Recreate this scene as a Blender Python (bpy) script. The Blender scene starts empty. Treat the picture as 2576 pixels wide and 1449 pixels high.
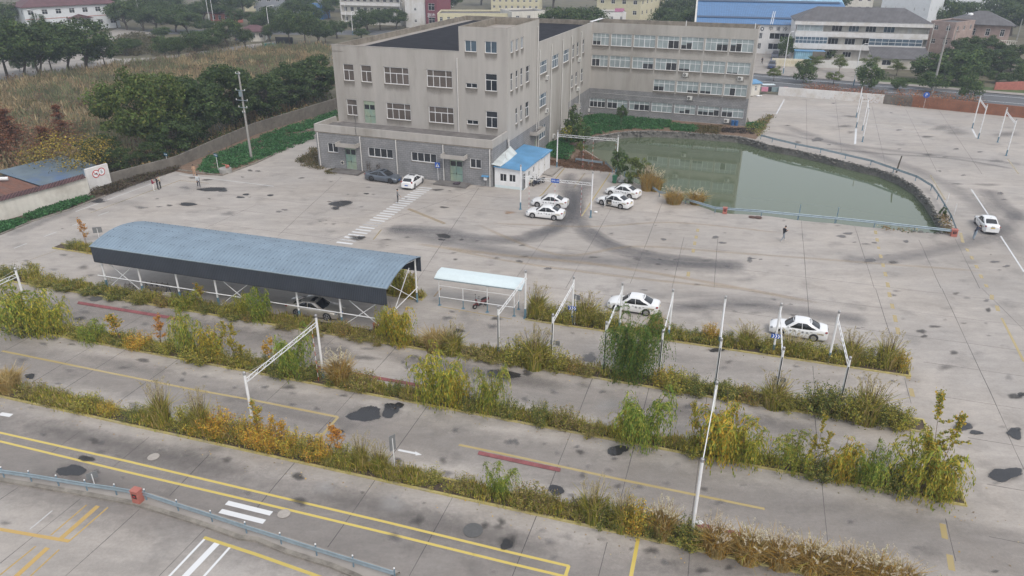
import bpy, bmesh, math, random
import numpy as np
from mathutils import Vector, Matrix
from mathutils.geometry import delaunay_2d_cdt

# ---- camera, world, sun, exposure
SC = bpy.context.scene
COL = SC.collection
PITCH, ROLL, FOC, CAM_H = math.radians(25.42), math.radians(-0.181), 1846.2, 29.5
_f = np.array([0, math.cos(PITCH), -math.sin(PITCH)]); _r = np.array([1.0, 0, 0]); _d = np.cross(_f, _r)
_c, _s = math.cos(ROLL), math.sin(ROLL)
CR, CD = _c*_r + _s*_d, -_s*_r + _c*_d
CM = np.array([CR, CD, _f])
cam = bpy.data.cameras.new("camera"); cam_o = bpy.data.objects.new("camera", cam); COL.objects.link(cam_o)
cam_o.matrix_world = Matrix(((CR[0], -CD[0], -_f[0], 0), (CR[1], -CD[1], -_f[1], 0), (CR[2], -CD[2], -_f[2], CAM_H), (0, 0, 0, 1)))
cam.sensor_width = 36.0; cam.lens = FOC/2576*36; cam.clip_end = 3000; cam.clip_start = 0.5
SC.camera = cam_o
SC.render.resolution_x, SC.render.resolution_y = 1024, 576
world = bpy.data.worlds.new("World"); SC.world = world; world.use_nodes = True
wn = world.node_tree.nodes; wl = world.node_tree.links
sky = wn.new("ShaderNodeTexSky"); sky.sky_type = 'NISHITA'; sky.sun_disc = False
SUN_EL, SUN_ROT = math.radians(50), math.radians(150)
sky.sun_elevation = SUN_EL; sky.sun_rotation = SUN_ROT; sky.air_density = 1.0; sky.dust_density = 5.0; sky.ozone_density = 1.0
bg = wn["Background"]; bg.inputs[1].default_value = 0.13
ov = wn.new('ShaderNodeMix'); ov.data_type = 'RGBA'; ov.inputs['Factor'].default_value = .6; ov.inputs['B'].default_value = (7.4, 7.6, 7.9, 1)   # thin overcast over the clear sky
wl.new(sky.outputs[0], ov.inputs['A']); wl.new(ov.outputs['Result'], bg.inputs[0])
sun = bpy.data.lights.new("sun", 'SUN'); sun.energy = 1.0; sun.angle = math.radians(20); sun.color = (1.0, 0.96, 0.90)
sun_o = bpy.data.objects.new("sun", sun); COL.objects.link(sun_o)
sdir = Vector((math.sin(SUN_ROT)*math.cos(SUN_EL), math.cos(SUN_ROT)*math.cos(SUN_EL), math.sin(SUN_EL)))
sun_o.rotation_euler = sdir.to_track_quat('Z', 'Y').to_euler(); sun_o.location = (0, 0, 200)
SC.view_settings.view_transform = 'Standard'; SC.view_settings.look = 'None'
SC.view_settings.exposure = 0.27; SC.view_settings.gamma = 1.0
SC.cycles.transparent_max_bounces = 48; SC.cycles.max_bounces = 6; SC.cycles.volume_bounces = 1

# ---- surveying helpers
def t(c, r, x, y): return ((c*1000+x/2.574)*.644, ([0, 563, 1126, 1687][r]+y/2.574)*.644)
def r1(x, y): return ((1900+x/4.83)*.644, (560+y/4.83)*.644)
def r3(x, y): return ((3250+x/3.4347)*.644, (330+y/3.4347)*.644)
def r7(x, y): return ((2950+x/3.22)*.644, (y/3.22)*.644)
def r8(x, y): return ((1200+x/5.152)*.644, (450+y/5.152)*.644)
def ray(v): return np.array([v[0]-1288, v[1]-724.5, FOC]) @ CM
C0 = np.array([0, 0, CAM_H])
def G(v, z=0.0):
 d = ray(v); k = (z-CAM_H)/d[2]; return C0 + d*k
def at_y(v, y):
 d = ray(v); return C0 + d*(y/d[1])
def ZH(base, top):
 b = G(base); d = ray(top); k = (b[0]*d[0]+b[1]*d[1])/(d[0]**2+d[1]**2); return CAM_H+d[2]*k
def mpx(v):  # metres per grid pixel sideways at a ground point
 return np.linalg.norm(G((v[0]+20, v[1]))-G((v[0]-20, v[1])))/40
TY = math.radians(-17.2); YU = np.array([math.cos(TY), math.sin(TY), 0]); YV = np.array([-math.sin(TY), math.cos(TY), 0])
def Y(u, v, z=0.0): return YU*u + YV*v + np.array([0, 0, z])
def yuv(v, z=0.0): w = G(v, z); return float(w@YU), float(w@YV)
TB = math.radians(-20.2107); BA = np.array([math.cos(TB), math.sin(TB), 0]); BB = np.array([-math.sin(TB), math.cos(TB), 0])
BO = G((803.4, 419.9))
def B(a, b, z=0.0): return BO + BA*a + BB*b + np.array([0, 0, z])
def onb(v, b): d = ray(v); k = (b-(C0-BO)@BB)/(d@BB); w = C0+d*k; return float((w-BO)@BA), float(w[2])
def ona(v, a): d = ray(v); k = (a-(C0-BO)@BA)/(d@BA); w = C0+d*k; return float((w-BO)@BB), float(w[2])
RNG = np.random.default_rng(7)
random.seed(5)

# ---- materials
def _nt(name):
 m = bpy.data.materials.new(name); m.use_nodes = True
 return m, m.node_tree.nodes, m.node_tree.links, m.node_tree.nodes["Principled BSDF"]
def mat(name, col, rough=.6, metal=0.0, var=.12, scale=2.0, dirt=None, dirt_amt=.5, bump=0.0, spec=.5, coat=0, stretch=None, detail=5, streak=0):
 """base colour with mottling (var, at scale per metre), optional dirt colour, optional vertical streaks (stretch)"""
 m, n, l, p = _nt(name)
 p.inputs['Roughness'].default_value = rough; p.inputs['Metallic'].default_value = metal
 p.inputs['Specular IOR Level'].default_value = spec
 if coat: p.inputs['Coat Weight'].default_value = coat; p.inputs['Coat Roughness'].default_value = .05
 tc = n.new("ShaderNodeTexCoord"); mp = n.new("ShaderNodeMapping"); l.new(tc.outputs['Object'], mp.inputs[0])
 if stretch: mp.inputs['Scale'].default_value = stretch
 nz = n.new("ShaderNodeTexNoise"); nz.inputs['Scale'].default_value = scale; nz.inputs['Detail'].default_value = detail
 nz.inputs['Roughness'].default_value = .65; l.new(mp.outputs[0], nz.inputs['Vector'])
 mr = n.new("ShaderNodeMapRange"); mr.inputs['From Min'].default_value = .3; mr.inputs['From Max'].default_value = .7
 mr.inputs['To Min'].default_value = 1-var; mr.inputs['To Max'].default_value = 1+var; l.new(nz.outputs['Fac'], mr.inputs[0])
 mx = n.new("ShaderNodeVectorMath"); mx.operation = 'SCALE'; mx.inputs[0].default_value = col[:3]; l.new(mr.outputs[0], mx.inputs['Scale'])
 out = mx.outputs[0]
 if streak:
  m4 = n.new('ShaderNodeMapping'); m4.inputs['Scale'].default_value = (2.2, 2.2, .13); l.new(tc.outputs['Object'], m4.inputs[0]); n4 = n.new('ShaderNodeTexNoise'); n4.inputs['Scale'].default_value = 1.0; n4.inputs['Detail'].default_value = 6; l.new(m4.outputs[0], n4.inputs['Vector'])
  r4 = n.new('ShaderNodeMapRange'); r4.inputs['From Min'].default_value = .3; r4.inputs['From Max'].default_value = .7; r4.inputs['To Min'].default_value = 1-streak; r4.inputs['To Max'].default_value = 1+streak*.7; l.new(n4.outputs['Fac'], r4.inputs[0])
  v4 = n.new('ShaderNodeVectorMath'); v4.operation = 'SCALE'; l.new(out, v4.inputs[0]); l.new(r4.outputs[0], v4.inputs['Scale']); out = v4.outputs[0]
 if dirt:
  n2 = n.new("ShaderNodeTexNoise"); n2.inputs['Scale'].default_value = scale*.35; n2.inputs['Detail'].default_value = 6; n2.inputs['Roughness'].default_value = .7
  l.new(mp.outputs[0], n2.inputs['Vector'])
  m2 = n.new("ShaderNodeMapRange"); m2.inputs['From Min'].default_value = .48; m2.inputs['From Max'].default_value = .72
  m2.inputs['To Max'].default_value = dirt_amt; l.new(n2.outputs['Fac'], m2.inputs[0])
  mc = n.new("ShaderNodeMix"); mc.data_type = 'RGBA'; l.new(m2.outputs[0], mc.inputs['Factor']); l.new(out, mc.inputs['A']); mc.inputs['B'].default_value = (*dirt, 1)
  out = mc.outputs['Result']
 l.new(out, p.inputs['Base Color'])
 if bump:
  bp = n.new("ShaderNodeBump"); bp.inputs['Strength'].default_value = bump; bp.inputs['Distance'].default_value = .05
  l.new(nz.outputs['Fac'], bp.inputs['Height']); l.new(bp.outputs[0], p.inputs['Normal'])
 return m
def mat_brick(name, c1, c2, mortar, bw, bh, msize, rot=0.0, rough=.85, off=.5, axis='wall', bump=.4):
 m, n, l, p = _nt(name); p.inputs['Roughness'].default_value = rough
 tc = n.new("ShaderNodeTexCoord");
 if axis == 'wall':   # x along the wall whichever way it faces, z up
  sp = n.new("ShaderNodeSeparateXYZ"); l.new(tc.outputs['Object'], sp.inputs[0])
  ad = n.new("ShaderNodeMath"); ad.operation = 'ADD'; l.new(sp.outputs['X'], ad.inputs[0]); l.new(sp.outputs['Y'], ad.inputs[1])
  cb = n.new("ShaderNodeCombineXYZ"); l.new(ad.outputs[0], cb.inputs['X']); l.new(sp.outputs['Z'], cb.inputs['Y']); vec = cb.outputs[0]
 else: vec = tc.outputs['Object']
 br = n.new("ShaderNodeTexBrick"); l.new(vec, br.inputs['Vector']); br.inputs['Scale'].default_value = 1; br.offset = off
 br.inputs['Brick Width'].default_value = bw; br.inputs['Row Height'].default_value = bh; br.inputs['Mortar Size'].default_value = msize
 br.inputs['Color1'].default_value = (*c1, 1); br.inputs['Color2'].default_value = (*c2, 1); br.inputs['Mortar'].default_value = (*mortar, 1)
 br.inputs['Mortar Smooth'].default_value = .2
 nz = n.new("ShaderNodeTexNoise"); nz.inputs['Scale'].default_value = .7; nz.inputs['Detail'].default_value = 6; l.new(tc.outputs['Object'], nz.inputs['Vector'])
 mr = n.new("ShaderNodeMapRange"); mr.inputs['From Min'].default_value = .3; mr.inputs['From Max'].default_value = .7; mr.inputs['To Min'].default_value = .82; mr.inputs['To Max'].default_value = 1.15
 l.new(nz.outputs['Fac'], mr.inputs[0])
 vm = n.new("ShaderNodeVectorMath"); vm.operation = 'SCALE'; l.new(br.outputs['Color'], vm.inputs[0]); l.new(mr.outputs[0], vm.inputs['Scale'])
 l.new(vm.outputs[0], p.inputs['Base Color'])
 bp = n.new("ShaderNodeBump"); bp.inputs['Strength'].default_value = bump; bp.inputs['Distance'].default_value = .02; bp.invert = True
 l.new(br.outputs['Fac'], bp.inputs['Height']); l.new(bp.outputs[0], p.inputs['Normal'])
 return m
def mat_stripes(name, c1, c2, freq, rough=.5, metal=0, axis='X', bump=.6, lo=.3, hi=.7, coat=0, noise=.25, nscale=.6):
 """parallel ribs or curtain folds along one object axis"""
 m, n, l, p = _nt(name); p.inputs['Roughness'].default_value = rough; p.inputs['Metallic'].default_value = metal
 if coat: p.inputs['Coat Weight'].default_value = coat; p.inputs['Coat Roughness'].default_value = .08
 tc = n.new("ShaderNodeTexCoord"); wv = n.new("ShaderNodeTexWave")
 wv.inputs['Distortion'].default_value = 0; wv.inputs['Scale'].default_value = freq*.314159
 if axis == 'XY':
  wv.bands_direction = 'X'; sp = n.new("ShaderNodeSeparateXYZ"); l.new(tc.outputs['Object'], sp.inputs[0]); ad = n.new("ShaderNodeMath"); ad.operation = 'ADD'
  l.new(sp.outputs['X'], ad.inputs[0]); l.new(sp.outputs['Y'], ad.inputs[1]); cb = n.new("ShaderNodeCombineXYZ"); l.new(ad.outputs[0], cb.inputs['X']); l.new(cb.outputs[0], wv.inputs['Vector'])
 else:
  wv.bands_direction = axis; l.new(tc.outputs['Object'], wv.inputs['Vector'])
 mr = n.new("ShaderNodeMapRange"); mr.inputs['From Min'].default_value = lo; mr.inputs['From Max'].default_value = hi; l.new(wv.outputs['Fac'], mr.inputs[0])
 mc = n.new("ShaderNodeMix"); mc.data_type = 'RGBA'; l.new(mr.outputs[0], mc.inputs['Factor']); mc.inputs['A'].default_value = (*c1, 1); mc.inputs['B'].default_value = (*c2, 1)
 nz = n.new("ShaderNodeTexNoise"); nz.inputs['Scale'].default_value = nscale; nz.inputs['Detail'].default_value = 6; l.new(tc.outputs['Object'], nz.inputs['Vector'])
 m2 = n.new("ShaderNodeMapRange"); m2.inputs['From Min'].default_value = .3; m2.inputs['From Max'].default_value = .7; m2.inputs['To Min'].default_value = 1-noise; m2.inputs['To Max'].default_value = 1+noise; l.new(nz.outputs['Fac'], m2.inputs[0])
 vm = n.new("ShaderNodeVectorMath"); vm.operation = 'SCALE'; l.new(mc.outputs['Result'], vm.inputs[0]); l.new(m2.outputs[0], vm.inputs['Scale'])
 l.new(vm.outputs[0], p.inputs['Base Color'])
 if bump:
  bp = n.new("ShaderNodeBump"); bp.inputs['Strength'].default_value = bump; bp.inputs['Distance'].default_value = .03; l.new(wv.outputs['Fac'], bp.inputs['Height']); l.new(bp.outputs[0], p.inputs['Normal'])
 return m
def mat_leaf(name, trans=.3, rough=.6):
 m, n, l, p = _nt(name); p.inputs['Roughness'].default_value = rough; p.inputs['Specular IOR Level'].default_value = .25
 at = n.new("ShaderNodeAttribute"); at.attribute_name = "Col"; l.new(at.outputs['Color'], p.inputs['Base Color'])
 tr = n.new("ShaderNodeBsdfTranslucent"); l.new(at.outputs['Color'], tr.inputs['Color'])
 mx = n.new("ShaderNodeMixShader"); mx.inputs[0].default_value = trans; l.new(p.outputs[0], mx.inputs[1]); l.new(tr.outputs[0], mx.inputs[2])
 l.new(mx.outputs[0], n["Material Output"].inputs['Surface']); return m
def mat_decal(name):
 """stains and worn paint: colour and coverage come from the sheet's own attributes"""
 m, n, l, p = _nt(name)
 at = n.new("ShaderNodeAttribute"); at.attribute_name = "Col"; l.new(at.outputs['Color'], p.inputs['Base Color'])
 sd = n.new("ShaderNodeAttribute"); sd.attribute_name = "sd"; sp = n.new("ShaderNodeSeparateColor"); l.new(sd.outputs['Color'], sp.inputs[0])
 tc = n.new("ShaderNodeTexCoord"); nz = n.new("ShaderNodeTexNoise"); nz.inputs['Scale'].default_value = 1.6; nz.inputs['Detail'].default_value = 7; nz.inputs['Roughness'].default_value = .7
 l.new(tc.outputs['Object'], nz.inputs['Vector'])
 ns = n.new("ShaderNodeMath"); ns.operation = 'SUBTRACT'; l.new(nz.outputs['Fac'], ns.inputs[0]); ns.inputs[1].default_value = .5
 na = n.new("ShaderNodeMath"); na.operation = "SUBTRACT"; na.inputs[0].default_value = 1.3; l.new(sp.outputs[2], na.inputs[1])
 nm = n.new("ShaderNodeMath"); nm.operation = "MULTIPLY_ADD"; l.new(ns.outputs[0], nm.inputs[0]); l.new(na.outputs[0], nm.inputs[1]); l.new(sp.outputs[0], nm.inputs[2])
 mr = n.new("ShaderNodeMapRange"); mr.interpolation_type = 'SMOOTHSTEP'; l.new(nm.outputs[0], mr.inputs[0]); mr.inputs['From Min'].default_value = .25
 l.new(sp.outputs[2], mr.inputs['From Max'])   # blue = how soft the edge is
 al = n.new("ShaderNodeMath"); al.operation = 'MULTIPLY'; l.new(mr.outputs[0], al.inputs[0]); l.new(sp.outputs[1], al.inputs[1])
 l.new(al.outputs[0], p.inputs['Alpha'])
 rr = n.new("ShaderNodeMapRange"); l.new(sp.outputs[2], rr.inputs[0]); rr.inputs['From Min'].default_value = .43; rr.inputs['From Max'].default_value = .6
 rr.inputs['To Min'].default_value = .09; rr.inputs['To Max'].default_value = .8; l.new(rr.outputs[0], p.inputs['Roughness'])
 return m

def concrete_mat(name="yard_concrete"):
 m, n, l, p = _nt(name)
 tc = n.new("ShaderNodeTexCoord")
 def noise(s, d=6, r=.65, sc=(1, 1, 1), rot=0):
  mp = n.new("ShaderNodeMapping"); mp.inputs['Scale'].default_value = sc; mp.inputs['Rotation'].default_value = (0, 0, rot); l.new(tc.outputs['Object'], mp.inputs[0])
  q = n.new("ShaderNodeTexNoise"); q.inputs['Scale'].default_value = s; q.inputs['Detail'].default_value = d; q.inputs['Roughness'].default_value = r; l.new(mp.outputs[0], q.inputs['Vector']); return q.outputs['Fac']
 def rng(x, a, b, c, d):
  q = n.new("ShaderNodeMapRange"); q.inputs['From Min'].default_value = a; q.inputs['From Max'].default_value = b; q.inputs['To Min'].default_value = c; q.inputs['To Max'].default_value = d; l.new(x, q.inputs[0]); return q.outputs[0]
 def mul(a, b):
  q = n.new("ShaderNodeMath"); q.operation = 'MULTIPLY'; l.new(a, q.inputs[0]); l.new(b, q.inputs[1]); return q.outputs[0]
 a = rng(noise(.05, 4), .3, .7, .88, 1.12)
 b = rng(noise(.45, 8, .72, (.25, 1, 1), -TY), .32, .7, .84, 1.12)
 c = mul(rng(noise(6.0, 5, .7), .3, .7, .90, 1.09), rng(noise(1.3, 7, .75, (.5, 1, 1), -TY), .35, .68, .88, 1.08))
 e = rng(noise(22.0, 3, .6), .3, .7, .95, 1.05)
 k = mul(mul(a, b), mul(c, e))
 spots = rng(noise(.33, 5, .6), .56, .74, 1.0, .66)
 k = mul(k, spots)
 cc = n.new("ShaderNodeMix"); cc.data_type = 'RGBA'; l.new(rng(noise(.09, 5), .35, .65, 0, 1), cc.inputs['Factor'])
 cc.inputs['A'].default_value = (.385, .350, .316, 1); cc.inputs['B'].default_value = (.372, .347, .324, 1)
 vm = n.new("ShaderNodeVectorMath"); vm.operation = 'SCALE'; l.new(cc.outputs['Result'], vm.inputs[0]); l.new(k, vm.inputs['Scale'])
 l.new(vm.outputs[0], p.inputs['Base Color'])
 l.new(rng(k, .7, 1.1, .62, .9), p.inputs['Roughness']); p.inputs['Specular IOR Level'].default_value = .35
 return m

M = {}
M['concrete'] = concrete_mat()
M['ground'] = mat('dirt_and_dry_grass', (.11, .10, .065), .95, var=.35, scale=.25, dirt=(.14, .12, .06), dirt_amt=.8)
M['asphalt'] = mat('asphalt', (.105, .11, .118), .85, var=.12, scale=.3)
M['path'] = mat('old_concrete_path', (.30, .275, .25), .9, var=.15, scale=.5, dirt=(.16, .14, .12))
M['soil'] = mat('dark_soil', (.075, .055, .040), .95, var=.4, scale=3, dirt=(.13, .10, .07))
M['redsoil'] = mat('reddish_soil', (.17, .115, .08), .95, var=.3, scale=2)
M['grass'] = mat('verge_grass', (.075, .11, .035), .95, var=.3, scale=1)
M['plaster'] = mat('grey_beige_render', (.40, .38, .355), .9, var=.08, scale=.55, dirt=(.25, .23, .20), dirt_amt=.75, stretch=(1, 1, .22), detail=7, streak=.055)
M['plaster_dark'] = mat('weathered_parapet', (.24, .215, .18), .95, var=.25, scale=1.2, dirt=(.12, .105, .085), dirt_amt=.8)
M['greybrick'] = mat_brick('grey_block_tiles', (.225, .228, .235), (.255, .255, .26), (.15, .15, .155), .55, .27, .022)
M['roofblack'] = mat_stripes('black_roof_felt', (.020, .021, .026), (.030, .031, .037), 5.0, rough=1.0, axis='Y', bump=.3); M['roofblack'].node_tree.nodes['Principled BSDF'].inputs['Specular IOR Level'].default_value = .1
M['roofgrey'] = mat('grey_roof_screed', (.16, .15, .145), .95, var=.3, scale=1.0, dirt=(.08, .075, .07), dirt_amt=.8)
M['white'] = mat('white_paint', (.74, .75, .76), .45, var=.05, scale=3, dirt=(.52, .50, .46), dirt_amt=.35)
M['postblue'] = mat('faded_blue_paint', (.10, .20, .27), .6, var=.25, scale=4, dirt=(.20, .24, .24), dirt_amt=.6)
M['upvc'] = mat('white_window_frame', (.74, .75, .76), .4, var=.04)
M['glass'] = mat('dark_glass', (.022, .026, .032), .10, var=.4, scale=.6, spec=.6)
M['glass_blue'] = mat('bluish_glass', (.09, .13, .17), .12, var=.4, scale=.5, spec=.6)
M['curtain'] = mat_stripes('brown_curtain_behind_glass', (.030, .024, .022), (.18, .15, .13), 9.0, rough=.35, axis='XY', bump=0, coat=.5)
M['blind'] = mat_stripes('pale_curtain_behind_glass', (.26, .31, .325), (.33, .38, .39), 5.0, rough=.35, axis='XY', bump=0, coat=.6, noise=.18, nscale=.9)
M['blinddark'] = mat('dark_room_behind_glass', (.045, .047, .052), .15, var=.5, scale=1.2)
M['door'] = mat('faded_green_steel_door', (.29, .35, .26), .7, var=.18, scale=1.1, dirt=(.14, .29, .30), dirt_amt=.8, stretch=(1, 1, .7))
M['pipe'] = mat('grey_white_pipe', (.58, .57, .55), .5, var=.08)
M['acwhite'] = mat('ac_casing', (.60, .60, .58), .5, var=.08)
M['black'] = mat('black_plastic', (.02, .02, .022), .5)
M['rubber'] = mat('tyre_rubber', (.022, .022, .024), .8)
M['rim'] = mat('wheel_rim', (.38, .38, .39), .35, metal=.6)
M['darkrim'] = mat('dark_wheel_rim', (.07, .07, .075), .35, metal=.5)
M['carwhite'] = mat('white_car_paint', (.78, .79, .80), .25, var=.02, scale=1, coat=.8)
M['cargrey'] = mat('blue_grey_car_paint', (.105, .125, .155), .3, metal=.35, var=.04, coat=.8)
M['carsilver'] = mat('champagne_car_paint', (.44, .41, .37), .3, metal=.35, var=.04, coat=.8)
M['carblue'] = mat('dark_blue_car_paint', (.05, .06, .10), .3, metal=.3, coat=.8)
M['carglass'] = mat('tinted_car_glass', (.018, .020, .024), .06, var=.2, spec=.7)
M['lamp'] = mat('headlamp_lens', (.30, .32, .34), .15, metal=.3)
M['taillamp'] = mat('tail_lamp_lens', (.22, .015, .02), .2)
M['amber'] = mat('amber_sticker', (.55, .42, .16), .5)
M['ink'] = mat('dark_lettering', (.03, .035, .05), .5)
M['whiteink'] = mat('white_lettering', (.78, .8, .82), .5)
M['signblue'] = mat('sign_blue', (.012, .09, .42), .4)
M['signback'] = mat('sign_back_grey', (.22, .23, .24), .5, metal=.3)
M['red'] = mat('sign_red', (.50, .03, .03), .45)
M['redbox'] = mat('faded_red_steel', (.40, .14, .11), .6, var=.15, dirt=(.33, .10, .08), dirt_amt=.5)
M['maroon'] = mat('maroon_steel', (.21, .065, .07), .6, var=.25, scale=4, dirt=(.33, .12, .12), dirt_amt=.6)
M['yellow'] = mat('yellow_kerb_paint', (.42, .36, .14), .85, var=.2, scale=3, dirt=(.27, .25, .20), dirt_amt=.9)
M['kerb'] = mat('kerb_concrete', (.24, .22, .19), .9, var=.25, scale=2, dirt=(.08, .07, .06), dirt_amt=.8)
M['galv'] = mat('galvanised_steel', (.33, .41, .46), .42, metal=.55, var=.12, scale=3, dirt=(.20, .24, .26), dirt_amt=.5)
M['bluepost'] = mat('galvanised_blue_post', (.17, .26, .33), .5, metal=.3, var=.2)
M['shedroof'] = mat_stripes('blue_ribbed_roof_sheet', (.175, .24, .305), (.21, .28, .345), 2.86, rough=.55, metal=.1, axis='X', bump=.5, noise=.12)
M['fascia'] = mat_stripes('dark_ribbed_fascia', (.030, .037, .052), (.052, .062, .08), 6.0, rough=.55, axis='X', bump=.6, noise=.15)
M['paleroof'] = mat('pale_blue_sheet', (.60, .69, .71), .35, var=.04)
M['boothroof'] = mat_stripes('bright_blue_roof_sheet', (.085, .25, .45), (.12, .32, .55), 4.0, rough=.4, axis='Y', bump=.7, noise=.18)
M['whitewall'] = mat('whitewashed_wall', (.66, .655, .65), .85, var=.06, scale=.8, dirt=(.46, .41, .34), dirt_amt=.75, streak=.06)
M['cream'] = mat('cream_wall', (.62, .60, .55), .85, var=.07, scale=.6, dirt=(.36, .33, .28), dirt_amt=.7, streak=.08)
M['tilemaroon'] = mat_stripes('maroon_coping_tiles', (.055, .028, .032), (.12, .06, .062), 5.0, rough=.6, axis='X', bump=1)
M['conwall'] = mat('old_cement_wall', (.17, .155, .135), .95, var=.22, scale=1.1, dirt=(.085, .075, .065), dirt_amt=.8)
M['stone'] = mat('rubble_stone', (.15, .145, .135), .9, var=.5, scale=5, dirt=(.055, .06, .05), dirt_amt=.9, bump=1.0)
M['orangebrick'] = mat_brick('orange_brick', (.30, .105, .045), (.235, .085, .045), (.17, .12, .09), .25, .075, .012)
M['bark'] = mat('bark', (.085, .07, .055), .95, var=.35, scale=5)
M['twig'] = mat('twig', (.15, .11, .065), .9, var=.3, scale=5)
M['leaf'] = mat_leaf('foliage'); M['leafthin'] = mat_leaf('thin_foliage', .45)
M['decal'] = mat_decal('ground_stain')
M['cementpole'] = mat('cement_pole', (.30, .295, .28), .85, var=.12, scale=2)
M['iron'] = mat('dark_iron', (.045, .045, .05), .6, metal=.3)
M['skin'] = mat('skin', (.45, .27, .19), .6); M['hair'] = mat('black_hair', (.012, .011, .011), .6)
M['binggreen'] = mat('green_bin', (.02, .12, .06), .5)
m, n, l, p = _nt('pond_water'); p.inputs['Base Color'].default_value = (.095, .122, .072, 1); p.inputs['Roughness'].default_value = .035; p.inputs['IOR'].default_value = 1.52
p.inputs['Specular IOR Level'].default_value = .6
tc = n.new("ShaderNodeTexCoord"); nz = n.new("ShaderNodeTexNoise"); nz.inputs['Scale'].default_value = 1.2; nz.inputs['Detail'].default_value = 3; l.new(tc.outputs['Object'], nz.inputs['Vector'])
bp = n.new("ShaderNodeBump"); bp.inputs['Strength'].default_value = .03; bp.inputs['Distance'].default_value = .05; l.new(nz.outputs['Fac'], bp.inputs['Height']); l.new(bp.outputs[0], p.inputs['Normal'])
M['water'] = m

# ---- mesh helpers
def V3(p): return Vector((float(p[0]), float(p[1]), float(p[2])))
class MB:
 """collects shapes into ONE mesh; coordinates are local to the thing (o subtracts the thing's base point)"""
 def __init__(s): s.v = []; s.f = []
 def add(s, vs, fs):
  k = len(s.v); s.v += [tuple(float(c) for c in p) for p in vs]; s.f += [tuple(i+k for i in f) for f in fs]; return s
 def box(s, c, size, ax=(1, 0, 0), up=(0, 0, 1)):
  a = Vector(ax).normalized(); u = Vector(up).normalized(); b = u.cross(a).normalized(); c = V3(c); hx, hy, hz = size[0]/2, size[1]/2, size[2]/2
  vs = [c+a*(sx*hx)+b*(sy*hy)+u*(sz*hz) for sx in (-1, 1) for sy in (-1, 1) for sz in (-1, 1)]
  return s.add(vs, [(0, 1, 3, 2), (4, 6, 7, 5), (0, 4, 5, 1), (2, 3, 7, 6), (0, 2, 6, 4), (1, 5, 7, 3)])
 def beam(s, p, q, w, h=None, up=(0, 0, 1)):
  p, q = V3(p), V3(q); d = q-p; L = d.length
  if L < 1e-6: return s
  u = Vector(up); d.normalize()
  if abs(d.dot(u)) > .98: u = Vector((1, 0, 0))
  b = u.cross(d).normalized(); u2 = d.cross(b)
  return s.box((p+q)/2, (L, w, h or w), d, u2)
 def tube(s, pts, r, n=8, cap=True):
  pts = [V3(p) for p in pts]; rs = r if hasattr(r, '__len__') else [r]*len(pts); vs = []; fs = []; prev = None
  for i, p in enumerate(pts):
   d = (pts[min(i+1, len(pts)-1)]-pts[max(i-1, 0)]).normalized()
   if prev is None:
    a = d.orthogonal().normalized()
   else: a = (prev-d*prev.dot(d)).normalized()
   prev = a; b = d.cross(a)
   for j in range(n):
    th = 2*math.pi*j/n; vs.append(p+(a*math.cos(th)+b*math.sin(th))*rs[i])
  for i in range(len(pts)-1):
   for j in range(n): fs.append((i*n+j, i*n+(j+1) % n, (i+1)*n+(j+1) % n, (i+1)*n+j))
  if cap: fs.append(tuple(range(n))[::-1]); fs.append(tuple((len(pts)-1)*n+j for j in range(n)))
  return s.add(vs, fs)
 def ball(s, c, r, n=10, sq=(1, 1, 1)):
  vs = []; fs = []; m_ = n//2; c = V3(c)
  for i in range(m_+1):
   ph = math.pi*i/m_
   for j in range(n):
    th = 2*math.pi*j/n; vs.append(c+Vector((math.sin(ph)*math.cos(th)*sq[0], math.sin(ph)*math.sin(th)*sq[1], math.cos(ph)*sq[2]))*r)
  for i in range(m_):
   for j in range(n): fs.append((i*n+j, (i+1)*n+j, (i+1)*n+(j+1) % n, i*n+(j+1) % n))
  return s.add(vs, fs)
 def prism(s, poly, z0, z1):
  n = len(poly); vs = [(p[0], p[1], z0) for p in poly]+[(p[0], p[1], z1) for p in poly]
  ar = sum(poly[i][0]*poly[(i+1) % n][1]-poly[(i+1) % n][0]*poly[i][1] for i in range(n))
  fs = [tuple(range(n, 2*n)), tuple(range(n))[::-1]]+[(i, (i+1) % n, (i+1) % n+n, i+n) for i in range(n)]
  if ar < 0: fs = [f[::-1] for f in fs]
  return s.add(vs, fs)
 def poly(s, pts): return s.add(pts, [tuple(range(len(pts)))])
 def grid(s, P, closed=False):
  """P[i][j] points"""
  ni, nj = len(P), len(P[0]); vs = [p for row in P for p in row]
  fs = [(i*nj+j, i*nj+j+1, (i+1)*nj+j+1, (i+1)*nj+j) for i in range(ni-1) for j in range(nj-1)]
  if closed: fs += [(i*nj+nj-1, i*nj, (i+1)*nj, (i+1)*nj+nj-1) for i in range(ni-1)]
  return s.add(vs, fs)
 def build(s, name, material, parent=None, smooth=False, bevel=0, loc=None):
  me = bpy.data.meshes.new(name); me.from_pydata(s.v, [], s.f); me.update()
  if smooth: me.shade_smooth()
  if isinstance(material, (list, tuple)):
   for q in material: me.materials.append(q)
  else: me.materials.append(material)
  o = bpy.data.objects.new(name, me); COL.objects.link(o)
  if parent is not None: o.parent = parent
  if loc is not None: o.location = V3(loc)
  if bevel:
   md = o.modifiers.new('bevel', 'BEVEL'); md.width = bevel; md.segments = 2; md.limit_method = 'ANGLE'
  return o
def sm(o, ang=35):
 """smooth shading with sharp creases kept"""
 o.data.shade_smooth()
 try: o.data.set_sharp_from_angle(angle=math.radians(ang))
 except Exception: pass
 return o
LABELS = {}
def tag(o, label=None, cat=None, group=None, kind=None):
 if label: o['label'] = label
 if cat: o['category'] = cat
 if group: o['group'] = group
 if kind: o['kind'] = kind
 return o
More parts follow.
